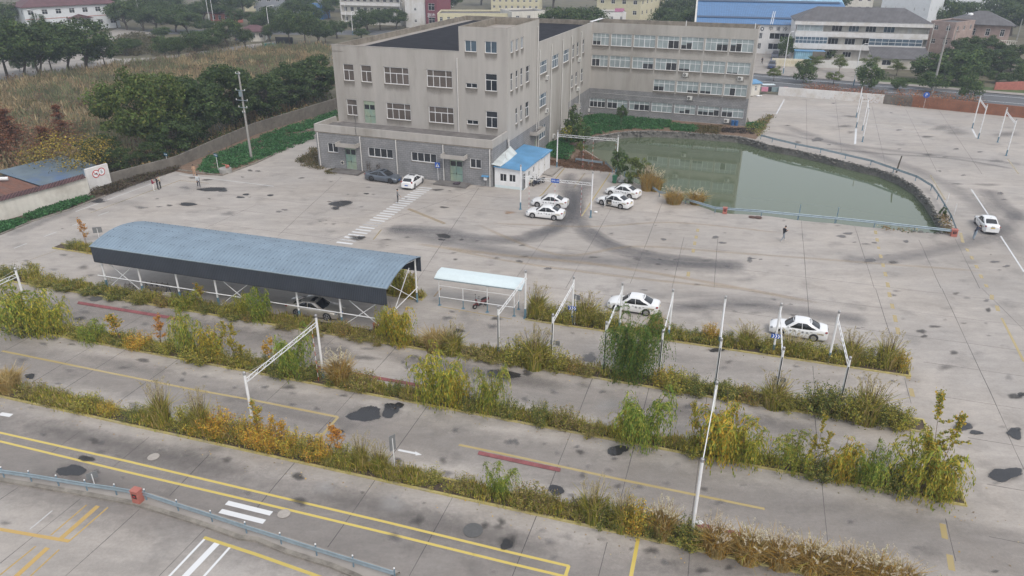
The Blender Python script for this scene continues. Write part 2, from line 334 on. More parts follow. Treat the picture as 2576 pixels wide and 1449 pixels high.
def thing(name, loc, rz, label, cat, group=None):
 o = bpy.data.objects.new(name, None); COL.objects.link(o); o.location = V3(loc); o.rotation_euler = (0, 0, rz); o.empty_display_size = .3
 return tag(o, label, cat, group)
def kids(o): return [c for c in bpy.data.objects if c.parent == o]
_KC = {}
def copy_tree(o, parent=None):
 if o.name not in _KC: _KC[o.name] = kids(o)
 c = o.copy(); COL.objects.link(c)
 if parent is not None: c.parent = parent
 for ch in _KC[o.name]: copy_tree(ch, c)
 return c
def fastmesh(name, verts, nper, material, cols=None, parent=None, extra=None):
 """mesh of many separate small faces with nper corners each; cols one colour per face"""
 verts = np.asarray(verts, dtype=np.float32).reshape(-1, 3); nv = len(verts); nf = nv//nper
 me = bpy.data.meshes.new(name); me.vertices.add(nv); me.vertices.foreach_set('co', verts.ravel())
 me.loops.add(nv); me.loops.foreach_set('vertex_index', np.arange(nv, dtype=np.int32))
 me.polygons.add(nf); me.polygons.foreach_set('loop_start', np.arange(0, nv, nper, dtype=np.int32))
 me.update(calc_edges=True)
 if cols is not None:
  a = me.color_attributes.new('Col', 'FLOAT_COLOR', 'POINT'); c = np.ones((nv, 4), dtype=np.float32); c[:, :3] = np.repeat(np.asarray(cols, dtype=np.float32), nper, axis=0); a.data.foreach_set('color', c.ravel())
 me.materials.append(material); me.validate()
 o = bpy.data.objects.new(name, me); COL.objects.link(o)
 if parent is not None: o.parent = parent
 return o
_TXT = {}
def text(s, size, material, parent, mw, name='lettering', align='CENTER', depth=.004):
 cu = bpy.data.curves.new('t', 'FONT'); cu.body = s; cu.size = size; cu.align_x = align; cu.align_y = 'CENTER'; cu.extrude = depth; cu.resolution_u = 2
 to = bpy.data.objects.new('t', cu); COL.objects.link(to); dg = bpy.context.evaluated_depsgraph_get(); dg.update()
 me = bpy.data.meshes.new_from_object(to.evaluated_get(dg)); bpy.data.objects.remove(to); bpy.data.curves.remove(cu)
 me.materials.clear(); me.materials.append(material)
 o = bpy.data.objects.new(name, me); COL.objects.link(o); o.parent = parent; o.matrix_local = mw; return o
def frame_m(o, x, y):
 """matrix with origin o, local x along x, local y along y"""
 x = Vector(x).normalized(); y = Vector(y).normalized(); z = x.cross(y); o = V3(o)
 return Matrix(((x.x, y.x, z.x, o.x), (x.y, y.y, z.y, o.y), (x.z, y.z, z.z, o.z), (0, 0, 0, 1)))
# ---- ground, yard, pond
def struct(o): o['kind'] = 'structure'; return o
POND = [t(2,1,640,0), t(2,1,760,70), t(2,1,880,150), t(2,1,1000,235), t(2,1,1100,310), t(2,1,1240,385), t(2,1,1400,455), t(2,1,1560,515), t(2,1,1740,580), t(2,1,1940,645), t(2,1,2060,690), t(2,1,2574,722),
  t(3,1,300,765), t(3,1,680,800), t(3,1,1070,840), t(3,1,1465,880), t(3,1,1760,905), t(3,1,1775,830), t(3,1,1720,730), t(3,1,1660,630), t(3,1,1600,545), t(3,1,1500,440), t(3,1,1350,345), t(3,1,1150,265), t(3,1,900,205), t(3,1,600,130), t(3,1,300,60), t(3,1,0,5),
  t(2,0,2420,1405), t(2,0,2280,1372), t(2,0,2000,1350), t(2,0,1700,1330), t(2,0,1400,1318), t(2,0,1180,1322), t(2,0,1000,1345), t(2,0,830,1375), t(2,0,740,1400), t(2,0,690,1449), t(2,1,640,-30)]
PW = [G(q)[:2] for q in POND]
ZW = -1.0
def densify(pts, step, closed=True, jit=0.0, rng=None):
 out = []
 n = len(pts)
 for i in range(n if closed else n-1):
  a, b = np.array(pts[i][:2]), np.array(pts[(i+1) % n][:2]); L = np.linalg.norm(b-a); k = max(1, int(L/step))
  for j in range(k):
   p = a+(b-a)*j/k
   if jit and rng is not None: p = p+rng.normal(0, jit, 2)
   out.append(p)
 if not closed: out.append(np.array(pts[-1][:2]))
 return out
PD = densify(PW, 1.2, True, .06, RNG)
def sheet_with_hole(name, outer, hole, z, material):
 vs = [Vector(p[:2]) for p in outer]+[Vector(p[:2]) for p in hole]; n0, n1 = len(outer), len(hole)
 ed = [(i, (i+1) % n0) for i in range(n0)]+[(n0+i, n0+(i+1) % n1) for i in range(n1)]
 v, e, f, *_ = delaunay_2d_cdt(vs, ed, [], 1, 1e-5)
 def inside(p, poly):
  c = False; j = len(poly)-1
  for i in range(len(poly)):
   a, b = poly[i], poly[j]
   if (a[1] > p[1]) != (b[1] > p[1]) and p[0] < (b[0]-a[0])*(p[1]-a[1])/(b[1]-a[1])+a[0]: c = not c
   j = i
  return c
 ff = []
 for q in f:
  c = sum((v[i] for i in q), Vector((0, 0)))/len(q)
  if not inside(c, hole) and inside(c, outer): ff.append(tuple(q))
 mb = MB(); mb.add([(p.x, p.y, z) for p in v], ff); return struct(mb.build(name, material))
BIG = [(-1500, -300), (1500, -300), (1500, 2600), (-1500, 2600)]
sheet_with_hole('ground', BIG, PD, -.03, M['ground'])
yard = [(-70, -25), (95, -25), (130, 110), tuple(G(t(3,0,2574,1186))[:2]), tuple(G(t(3,0,1440,1072))[:2]), tuple(G(t(3,0,1160,1042))[:2]), tuple(G(t(3,0,600,995))[:2]), tuple(G(t(3,0,190,962))[:2]), (53.5, 158.5), (47, 153),
  tuple(B(56, 49)[:2]), tuple(B(27, 49)[:2]), tuple(B(-.1, 30)[:2]), tuple(B(-2.6, 34)[:2]), tuple(G(t(1,0,380,1365))[:2]), tuple(G(t(1,0,440,1430))[:2]), tuple(G(t(1,1,100,150))[:2]), tuple(G(t(0,1,2574,197))[:2]), tuple(G(t(0,1,2230,322))[:2]),
  tuple(G(t(0,1,1790,265))[:2]), tuple(G(t(0,1,1300,430))[:2]), tuple(G(t(0,1,1060,522))[:2]), tuple(G(t(0,1,700,665))[:2]), tuple(G(t(0,1,330,780))[:2]), tuple(G(t(0,1,0,918))[:2]), (-75, 55)]
sheet_with_hole('concrete_yard', yard, PD, 0.0, M['concrete'])
mb = MB(); n0 = len(PD); cen = np.mean(PW, axis=0)
inner = [p+(cen-p)/np.linalg.norm(cen-p)*.35 for p in PD]
P = [[(PD[i % n0][0], PD[i % n0][1], 0.0) for i in range(n0+1)], [((PD[i % n0]*.7+inner[i % n0]*.3)[0], (PD[i % n0]*.7+inner[i % n0]*.3)[1], -.5+RNG.normal(0, .05)) for i in range(n0+1)], [(inner[i % n0][0], inner[i % n0][1], -2.0) for i in range(n0+1)]]
struct(mb.grid(P).build('pond_bank', M['stone']))
mb = MB(); mb.poly([(p[0]+(p-cen)[0]*.004, p[1]+(p-cen)[1]*.004, ZW) for p in PD]); w = struct(mb.build('pond_water', M['water']))
bm = bmesh.new(); bm.from_mesh(w.data); bmesh.ops.triangulate(bm, faces=bm.faces[:]); bm.to_mesh(w.data); bm.free()
rub = MB(); far = [q for q in PD]
for i, p in enumerate(densify(PW[15:], .45, False)):
 for k in range(2):
  c = p+(cen-p)/np.linalg.norm(cen-p)*RNG.uniform(-.15, .3)+RNG.normal(0, .08, 2); s = RNG.uniform(.14, .32)
  rub.ball((c[0], c[1], -.02-RNG.uniform(0, .6)*k), s, 6, (1, RNG.uniform(.6, 1), RNG.uniform(.45, .8)))
tag(rub.build('pond_edge_rubble', M['stone']), 'rough grey rubble stones lining the rim of the green pond', 'stones', kind='stuff')

def sheet(name, pts, z, material, kind='structure'):
 mb = MB(); mb.poly([(p[0], p[1], z) for p in pts]); o = mb.build(name, material)
 bm = bmesh.new(); bm.from_mesh(o.data)
 bmesh.ops.triangulate(bm, faces=bm.faces[:]); bmesh.ops.recalc_face_normals(bm, faces=bm.faces[:])
 if sum(f.normal.z for f in bm.faces) < 0: bmesh.ops.reverse_faces(bm, faces=bm.faces[:])
 bm.to_mesh(o.data); bm.free(); o['kind'] = kind; return o
g2 = lambda *a: G(t(*a))[:2]
sheet('garden_soil', [B(27.0, 24)[:2], B(27.0, 48.2)[:2], B(55.5, 48.2)[:2], B(55.6, 49.3)[:2], g2(3,0,60,1150), g2(3,0,-60,1330), g2(2,0,2450,1402), g2(2,0,2280,1368), g2(2,0,2000,1346), g2(2,0,1700,1326), g2(2,0,1400,1313), g2(2,0,1180,1317), g2(2,0,1000,1340), g2(2,0,830,1370), g2(2,0,735,1396), g2(2,0,680,1440), g2(2,1,630,0), g2(2,1,750,72), g2(2,1,872,154), g2(2,1,990,240), g2(2,1,1030,285), g2(2,1,505,232), g2(2,1,345,205)], .03, M['redsoil'])
sheet('vegetable_plot', [g2(0,1,1900,300), g2(0,1,2230,318), g2(0,1,2574,190), g2(1,0,440,1430), g2(1,0,600,1260), g2(1,0,560,1180), g2(1,0,820,1090), g2(1,0,810,1075), g2(1,0,0,1330), g2(0,1,1790,215), g2(0,1,1700,262)], .03, M['redsoil'])
sheet('wall_foot_soil', [g2(0,1,1120,415), g2(0,1,1600,270), g2(0,1,1790,240), g2(0,1,1790,262), g2(0,1,1300,427), g2(0,1,1060,518), g2(0,1,700,660), g2(0,1,330,775), g2(0,1,-300,1030), g2(0,1,-300,900), g2(0,1,0,780), g2(0,1,590,612), g2(0,1,880,520)], .03, M['soil'])
def wall_dir(): a, b = g2(3,0,190,962), g2(3,0,2574,1186); d = (b-a)/np.linalg.norm(b-a); return a, d, np.array([-d[1], d[0]])
WA, WD, WN = wall_dir()
def S_(s, n_, z=0): p = WA+WD*s+WN*n_; return np.array([p[0], p[1], z])
sheet('street', [S_(-90, 5), S_(150, 5), S_(150, 25), S_(-90, 25)], .0, M['asphalt'])
sheet('verge', [S_(-2, 1), S_(150, 1), S_(150, 4.9), S_(-2, 4.9)], .0, M['grass'])
sheet('pavement', [S_(-90, 25.1), S_(150, 25.1), S_(150, 28), S_(-90, 28)], .1, M['path'])
sheet('verge', [S_(14, 28.05), S_(150, 28.05), S_(150, 33), S_(14, 33)], .05, M['grass'])
sheet('factory_forecourt', [S_(-30, 28.05), S_(13.9, 28.05), S_(13.9, 80), S_(-30, 80)], .02, M['path'])
ml = MB()
for nn, (a0, a1, dash) in {15: (-90, 150, 0), 8.2: (-90, 150, 0), 22: (-90, 150, 0)}.items():
 ml.poly([S_(a0, nn, .006), S_(a1, nn, .006), S_(a1, nn+.18, .006), S_(a0, nn+.18, .006)])
struct(ml.build('street_markings', M['whiteink']))
sheet('field_road', [g2(0,0,-200,850), g2(0,0,0,815), g2(0,0,600,735), g2(0,0,1400,625), g2(0,0,2574,475), g2(1,0,200,440), g2(1,0,200,412), g2(0,0,2574,440), g2(0,0,1600,575), g2(0,0,1200,592), g2(0,0,1000,565), g2(0,0,230,545), g2(0,0,-200,640)], .0, M['path'])
sheet('field_road_branch', [g2(0,0,1180,285), g2(0,0,1550,330), g2(0,0,1400,352), g2(0,0,1150,400), g2(0,0,1000,570), g2(0,0,700,560), g2(0,0,900,400)], .004, M['path'])
sheet('north_street', [(-130, 262), (-20, 262), (-20, 276), (-130, 276)], .0, M['asphalt'])
sheet('dirt_lot', [(-40, 300), (120, 300), (120, 330), (-40, 330)], .0, M['path'])

jb = MB()
def strip(mb, pts, w, z, wob=0.0):
 pts = densify(pts, 2.0, False) if wob else [np.array(p[:2]) for p in pts]
 L = []
 for i, p in enumerate(pts):
  d = pts[min(i+1, len(pts)-1)]-pts[max(i-1, 0)]; d = d/np.linalg.norm(d); nrm = np.array([-d[1], d[0]])
  q = p+nrm*(RNG.normal(0, wob) if wob else 0); ww = w*(1 if not wob else RNG.uniform(.6, 1.4))
  L.append([(*(q-nrm*ww/2), z), (*(q+nrm*ww/2), z)])
 return mb.grid(L)
def inpond(p):
 c = False; j = len(PW)-1
 for i in range(len(PW)):
  a, b = PW[i], PW[j]
  if (a[1] > p[1]) != (b[1] > p[1]) and p[0] < (b[0]-a[0])*(p[1]-a[1])/(b[1]-a[1])+a[0]: c = not c
  j = i
 return c
def joint(u0, v0, u1, v1, w=.04):
 n = max(2, int(math.hypot(u1-u0, v1-v0)/2.5)); seg = []
 for i in range(n+1):
  p = Y(u0+(u1-u0)*i/n, v0+(v1-v0)*i/n)
  ok = not inpond(p) and p[1] < 158-(p[0]-55)*.56
  q = (p-BO); aa, bb_ = q@BA, q@BB
  if aa > -6 and aa < 32 and bb_ > -.2: ok = False
  if bb_ > 17 and aa < 58: ok = False
  if ok: seg.append(p)
  if (not ok or i == n) and len(seg) > 1: strip(jb, seg, w, .002, .012)
  if not ok: seg = []
SEAM = [yuv(t(0,2,600,780))[0], yuv(t(0,2,900,850))[0], yuv(t(0,2,1450,960))[0], yuv(t(1,2,240,1010))[0], yuv(t(1,2,830,1230))[0], yuv(t(1,2,1640,1300))[0], yuv(t(2,3,460,350))[0], yuv(t(2,3,1140,480))[0], yuv(t(2,3,1815,800))[0], yuv(t(3,3,580,900))[0]]
us = sorted(SEAM)
for u in us: joint(u, 31.0, u, 47.0)
for u in [us[0]-6, us[0]-12]: joint(u, 31, u, 47)
for px in [(0,3,1500,50,1100,380), (0,3,800,0,500,220), (1,3,390,310,0,770), (1,3,1200,480,720,1160), (1,3,1980,650,1540,1449), (2,3,250,840,0,1449), (2,3,960,1110,870,1449), (2,3,1785,1180,1775,1449), (0,3,180,560,0,680), (0,3,810,670,0,1320), (0,3,1400,780,660,1449), (0,3,2060,980,1600,1449), (0,3,2100,230,1700,640)]:
 a = yuv(t(px[0], px[1], px[2], px[3])); b = yuv(t(px[0], px[1], px[4], px[5])); joint(a[0], a[1], b[0], b[1])
for px in [(0,1,2050,850,2574,610), (1,1,220,920,860,330), (1,1,700,985,2200,460), (1,1,1570,1449,2240,440), (2,1,40,1350,360,900), (2,1,540,1449,1000,640), (2,1,1190,1400,1510,590), (2,1,1610,1449,1730,930), (2,1,2030,1449,2070,940), (3,1,390,1449,335,770), (3,1,1070,1449,870,825), (3,1,1740,1449,1480,880), (3,1,2130,1449,1880,950)]:
 a = yuv(t(*px[:4])); b = yuv(t(*px[:2], *px[4:])); joint(a[0], a[1], b[0], b[1])
for px in [((3,2,1080,0),(3,2,1280,640)), ((3,2,1750,0),(3,2,2420,1449)), ((3,2,2150,0),(3,2,2574,420)), ((3,2,390,0),(3,2,415,290)), ((3,2,450,780),(3,2,470,1000)), ((3,2,1370,905),(3,2,1440,1160)), ((3,3,1780,870),(3,3,1890,1300)), ((3,3,2400,0),(3,3,2574,380)), ((3,0,385,980),(3,1,400,560)), ((3,0,680,1010),(3,1,740,80)), ((3,0,1040,1040),(3,1,1190,250)), ((3,0,1370,1070),(3,1,1700,280)), ((3,0,1720,1110),(3,1,2150,300))]:
 a = yuv(t(*px[0])); b = yuv(t(*px[1])); joint(a[0], a[1], b[0], b[1])
for v, u0, u1 in [(60.5, -50, 45), (65.3, -60, 60), (70.2, -62, 36), (74.9, -62, 5), (79.6, -62, -2), (84.3, -60, -2), (89, -60, -12), (56.2, 16, 60), (51.3, 16, 60), (46.5, 17, 60), (41.7, 17, 55), (36.9, 16, 50), (32, 16, 50), (27.5, 12, 40), (92, 38, 90), (99, 35, 95), (106, 32, 100), (113, 30, 100), (120, 30, 95)]:
 joint(u0, v, u1, v, .035)
struct(jb.build('slab_joints', mat('tar_joint', (.11, .10, .10), .9, var=.3, scale=3)))

# ---- stains, wet patches, tyre marks (thin sheets, each a little above the last)
DV, DF, DC, DS = [], [], [], []
dz = [.009]; tz = [.0022]
def decal_add(vs, fs, col, sds):
 k = len(DV)
 for v, s in zip(vs, sds): DV.append((v[0], v[1], dz[0])); DC.append((*col, 1)); DS.append((*s, 1))
 for f in fs: DF.append(tuple(i+k for i in f))
 dz[0] += .00012
WET, OIL, GREY, RUST, PALE = (.032, .032, .035), (.06, .057, .055), (.155, .15, .15), (.42, .22, .09), (.46, .45, .44)
def blob(v, rx, ry, col=GREY, st=.6, soft=.9, sides=20, lob=.18):
 """v = centre in the picture grid, rx ry = half sizes there"""
 if col is not WET: st *= .80; soft = min(1.0, soft+.2)
 ph = RNG.uniform(0, 6.28, 4); vs = [G(v)]; sd = [(1, st, soft)]; fs = []
 for ri, fr in (((.5, .8), (1.0, .0)) if col is WET else ((.5, .58), (1.15, .0))):
  for j in range(sides):
   th = 2*math.pi*j/sides; k = 1+lob*math.sin(2*th+ph[0])+lob*.6*math.sin(3*th+ph[1])+lob*.4*math.sin(5*th+ph[2])
   vs.append(G((v[0]+rx*1.25*ri*k*math.cos(th), v[1]+ry*1.25*ri*k*math.sin(th)))); sd.append((fr, st, soft))
 for j in range(sides):
  j2 = (j+1) % sides; fs.append((0, 1+j2, 1+j)); fs.append((1+j, 1+j2, 1+sides+j2, 1+sides+j))
 decal_add(vs, [f[::-1] for f in fs], col, sd)
def tyre(pts, w, col=(.125, .125, .135), st=.4, soft=1.0):
 """ribbon along ground points given in world metres"""
 pts = densify(pts, 1.5, False); vs = []; sd = []; fs = []; n = len(pts)
 for i, p in enumerate(pts):
  d = pts[min(i+1, n-1)]-pts[max(i-1, 0)]; d /= np.linalg.norm(d); nr = np.array([-d[1], d[0]]); e = min(1, i/2.5, (n-1-i)/2.5)
  for j, fr in enumerate((0, .55, .8, .55, 0)): vs.append((*(p+nr*w*(j/4-.5)), 0)); sd.append((fr*e, st, soft))
 for i in range(n-1):
  for j in range(4): fs.append((i*5+j, i*5+j+1, (i+1)*5+j+1, (i+1)*5+j))
 zk = dz[0]; dz[0] = tz[0]; decal_add(vs, fs, col, sd); dz[0] = zk; tz[0] += .00006
def curve(ps, k=8):
 """smooth curve through picture-grid points -> ground points"""
 W = [G(q)[:2] for q in ps]; out = []
 for i in range(len(W)-1):
  p0, p1, p2, p3 = W[max(i-1, 0)], W[i], W[i+1], W[min(i+2, len(W)-1)]
  for j in range(k):
   s = j/k; out.append(.5*((2*p1)+(p2-p0)*s+(2*p0-5*p1+4*p2-p3)*s*s+(3*p1-p0-3*p2+p3)*s**3))
 out.append(W[-1]); return out
tyre(curve([(960,575),(1100,580),(1200,600),(1330,600),(1420,560),(1450,500),(1480,440)]), 4.5, st=.55)
tyre(curve([(950,572),(1100,600),(1300,640),(1500,655),(1700,665),(1900,680)]), 5.5, st=.42)
tyre(curve([(1440,470),(1450,540),(1480,590),(1560,630),(1700,660),(1900,665)]), 4.0, st=.55)
tyre(curve([(1440,430),(1425,470),(1430,520),(1400,570),(1300,595)]), 3.5, st=.45)
tyre(curve([(1480,570),(1540,610),(1650,640),(1800,655)]), 2.4, st=.5)
tyre(curve([(2575,650),(2500,560),(2440,500),(2330,440),(2200,390),(2050,345),(1960,310)]), 5, st=.3)
tyre(curve([(2100,655),(2250,650),(2400,620),(2520,580),(2576,520)]), 4, st=.35)
tyre(curve([(2576,560),(2520,520),(2480,470)]), 5, st=.45, col=(.1,.1,.11))
tyre(curve([(1660,780),(1850,765),(2050,790),(2200,810)]), 4, st=.45)
tyre(curve([(1500,740),(1800,745),(2100,760)]), 3, st=.2)
tyre(curve([(1900,325),(2100,360),(2300,385),(2500,405),(2576,415)]), 3, st=.25)
tyre(curve([(2050,370),(2200,385),(2400,400),(2576,430)]), 2, st=.35)
tyre(curve([(0,600),(150,540),(300,480),(420,445)]), 3.5, st=.35)
tyre(curve([(1020,610),(1250,640),(1500,665),(1750,705),(2100,770)]), 1.2, (.45,.33,.19), .35)
tyre(curve([(1180,555),(1400,640),(1600,620),(1900,640),(2576,690)]), 1.0, (.45,.34,.2), .28)
tyre(curve([(1100,620),(1300,660),(1600,700),(1900,730)]), .9, (.45,.34,.2), .35)
tyre(curve([(1200,560),(1480,570),(1700,560),(2000,590)]), .8, (.45,.33,.19), .3)
for a, b, w_, s_ in [((0,1050),(700,1215),3.4,.42), ((700,1215),(1500,1420),3.4,.36), ((0,1170),(420,1240),3,.3), ((1500,1400),(2200,1449),3,.3), ((560,1010),(1000,1090),2,.2), ((900,880),(1500,990),3.2,.45), ((600,810),(900,880),2.5,.3), ((1500,1000),(2200,1110),3,.3), ((250,760),(700,850),3,.3), ((150,880),(500,960),2.4,.15)]:
 tyre([G(a)[:2], G(b)[:2]], w_, (.13, .12, .115), s_)
for u0_, u1_, v_, w_, s_ in ((-75, 30, 26.5, 11, .30), (-75, 24, 35.8, 6.5, .24), (-75, -24, 43.3, 6, .26), (-24, 10, 43.3, 6, .20), (-26, 14, 50.6, 5, .12)): tyre([Y(u0_, v_)[:2], Y(u1_, v_)[:2]], w_, (.14, .127, .125), s_, .72)
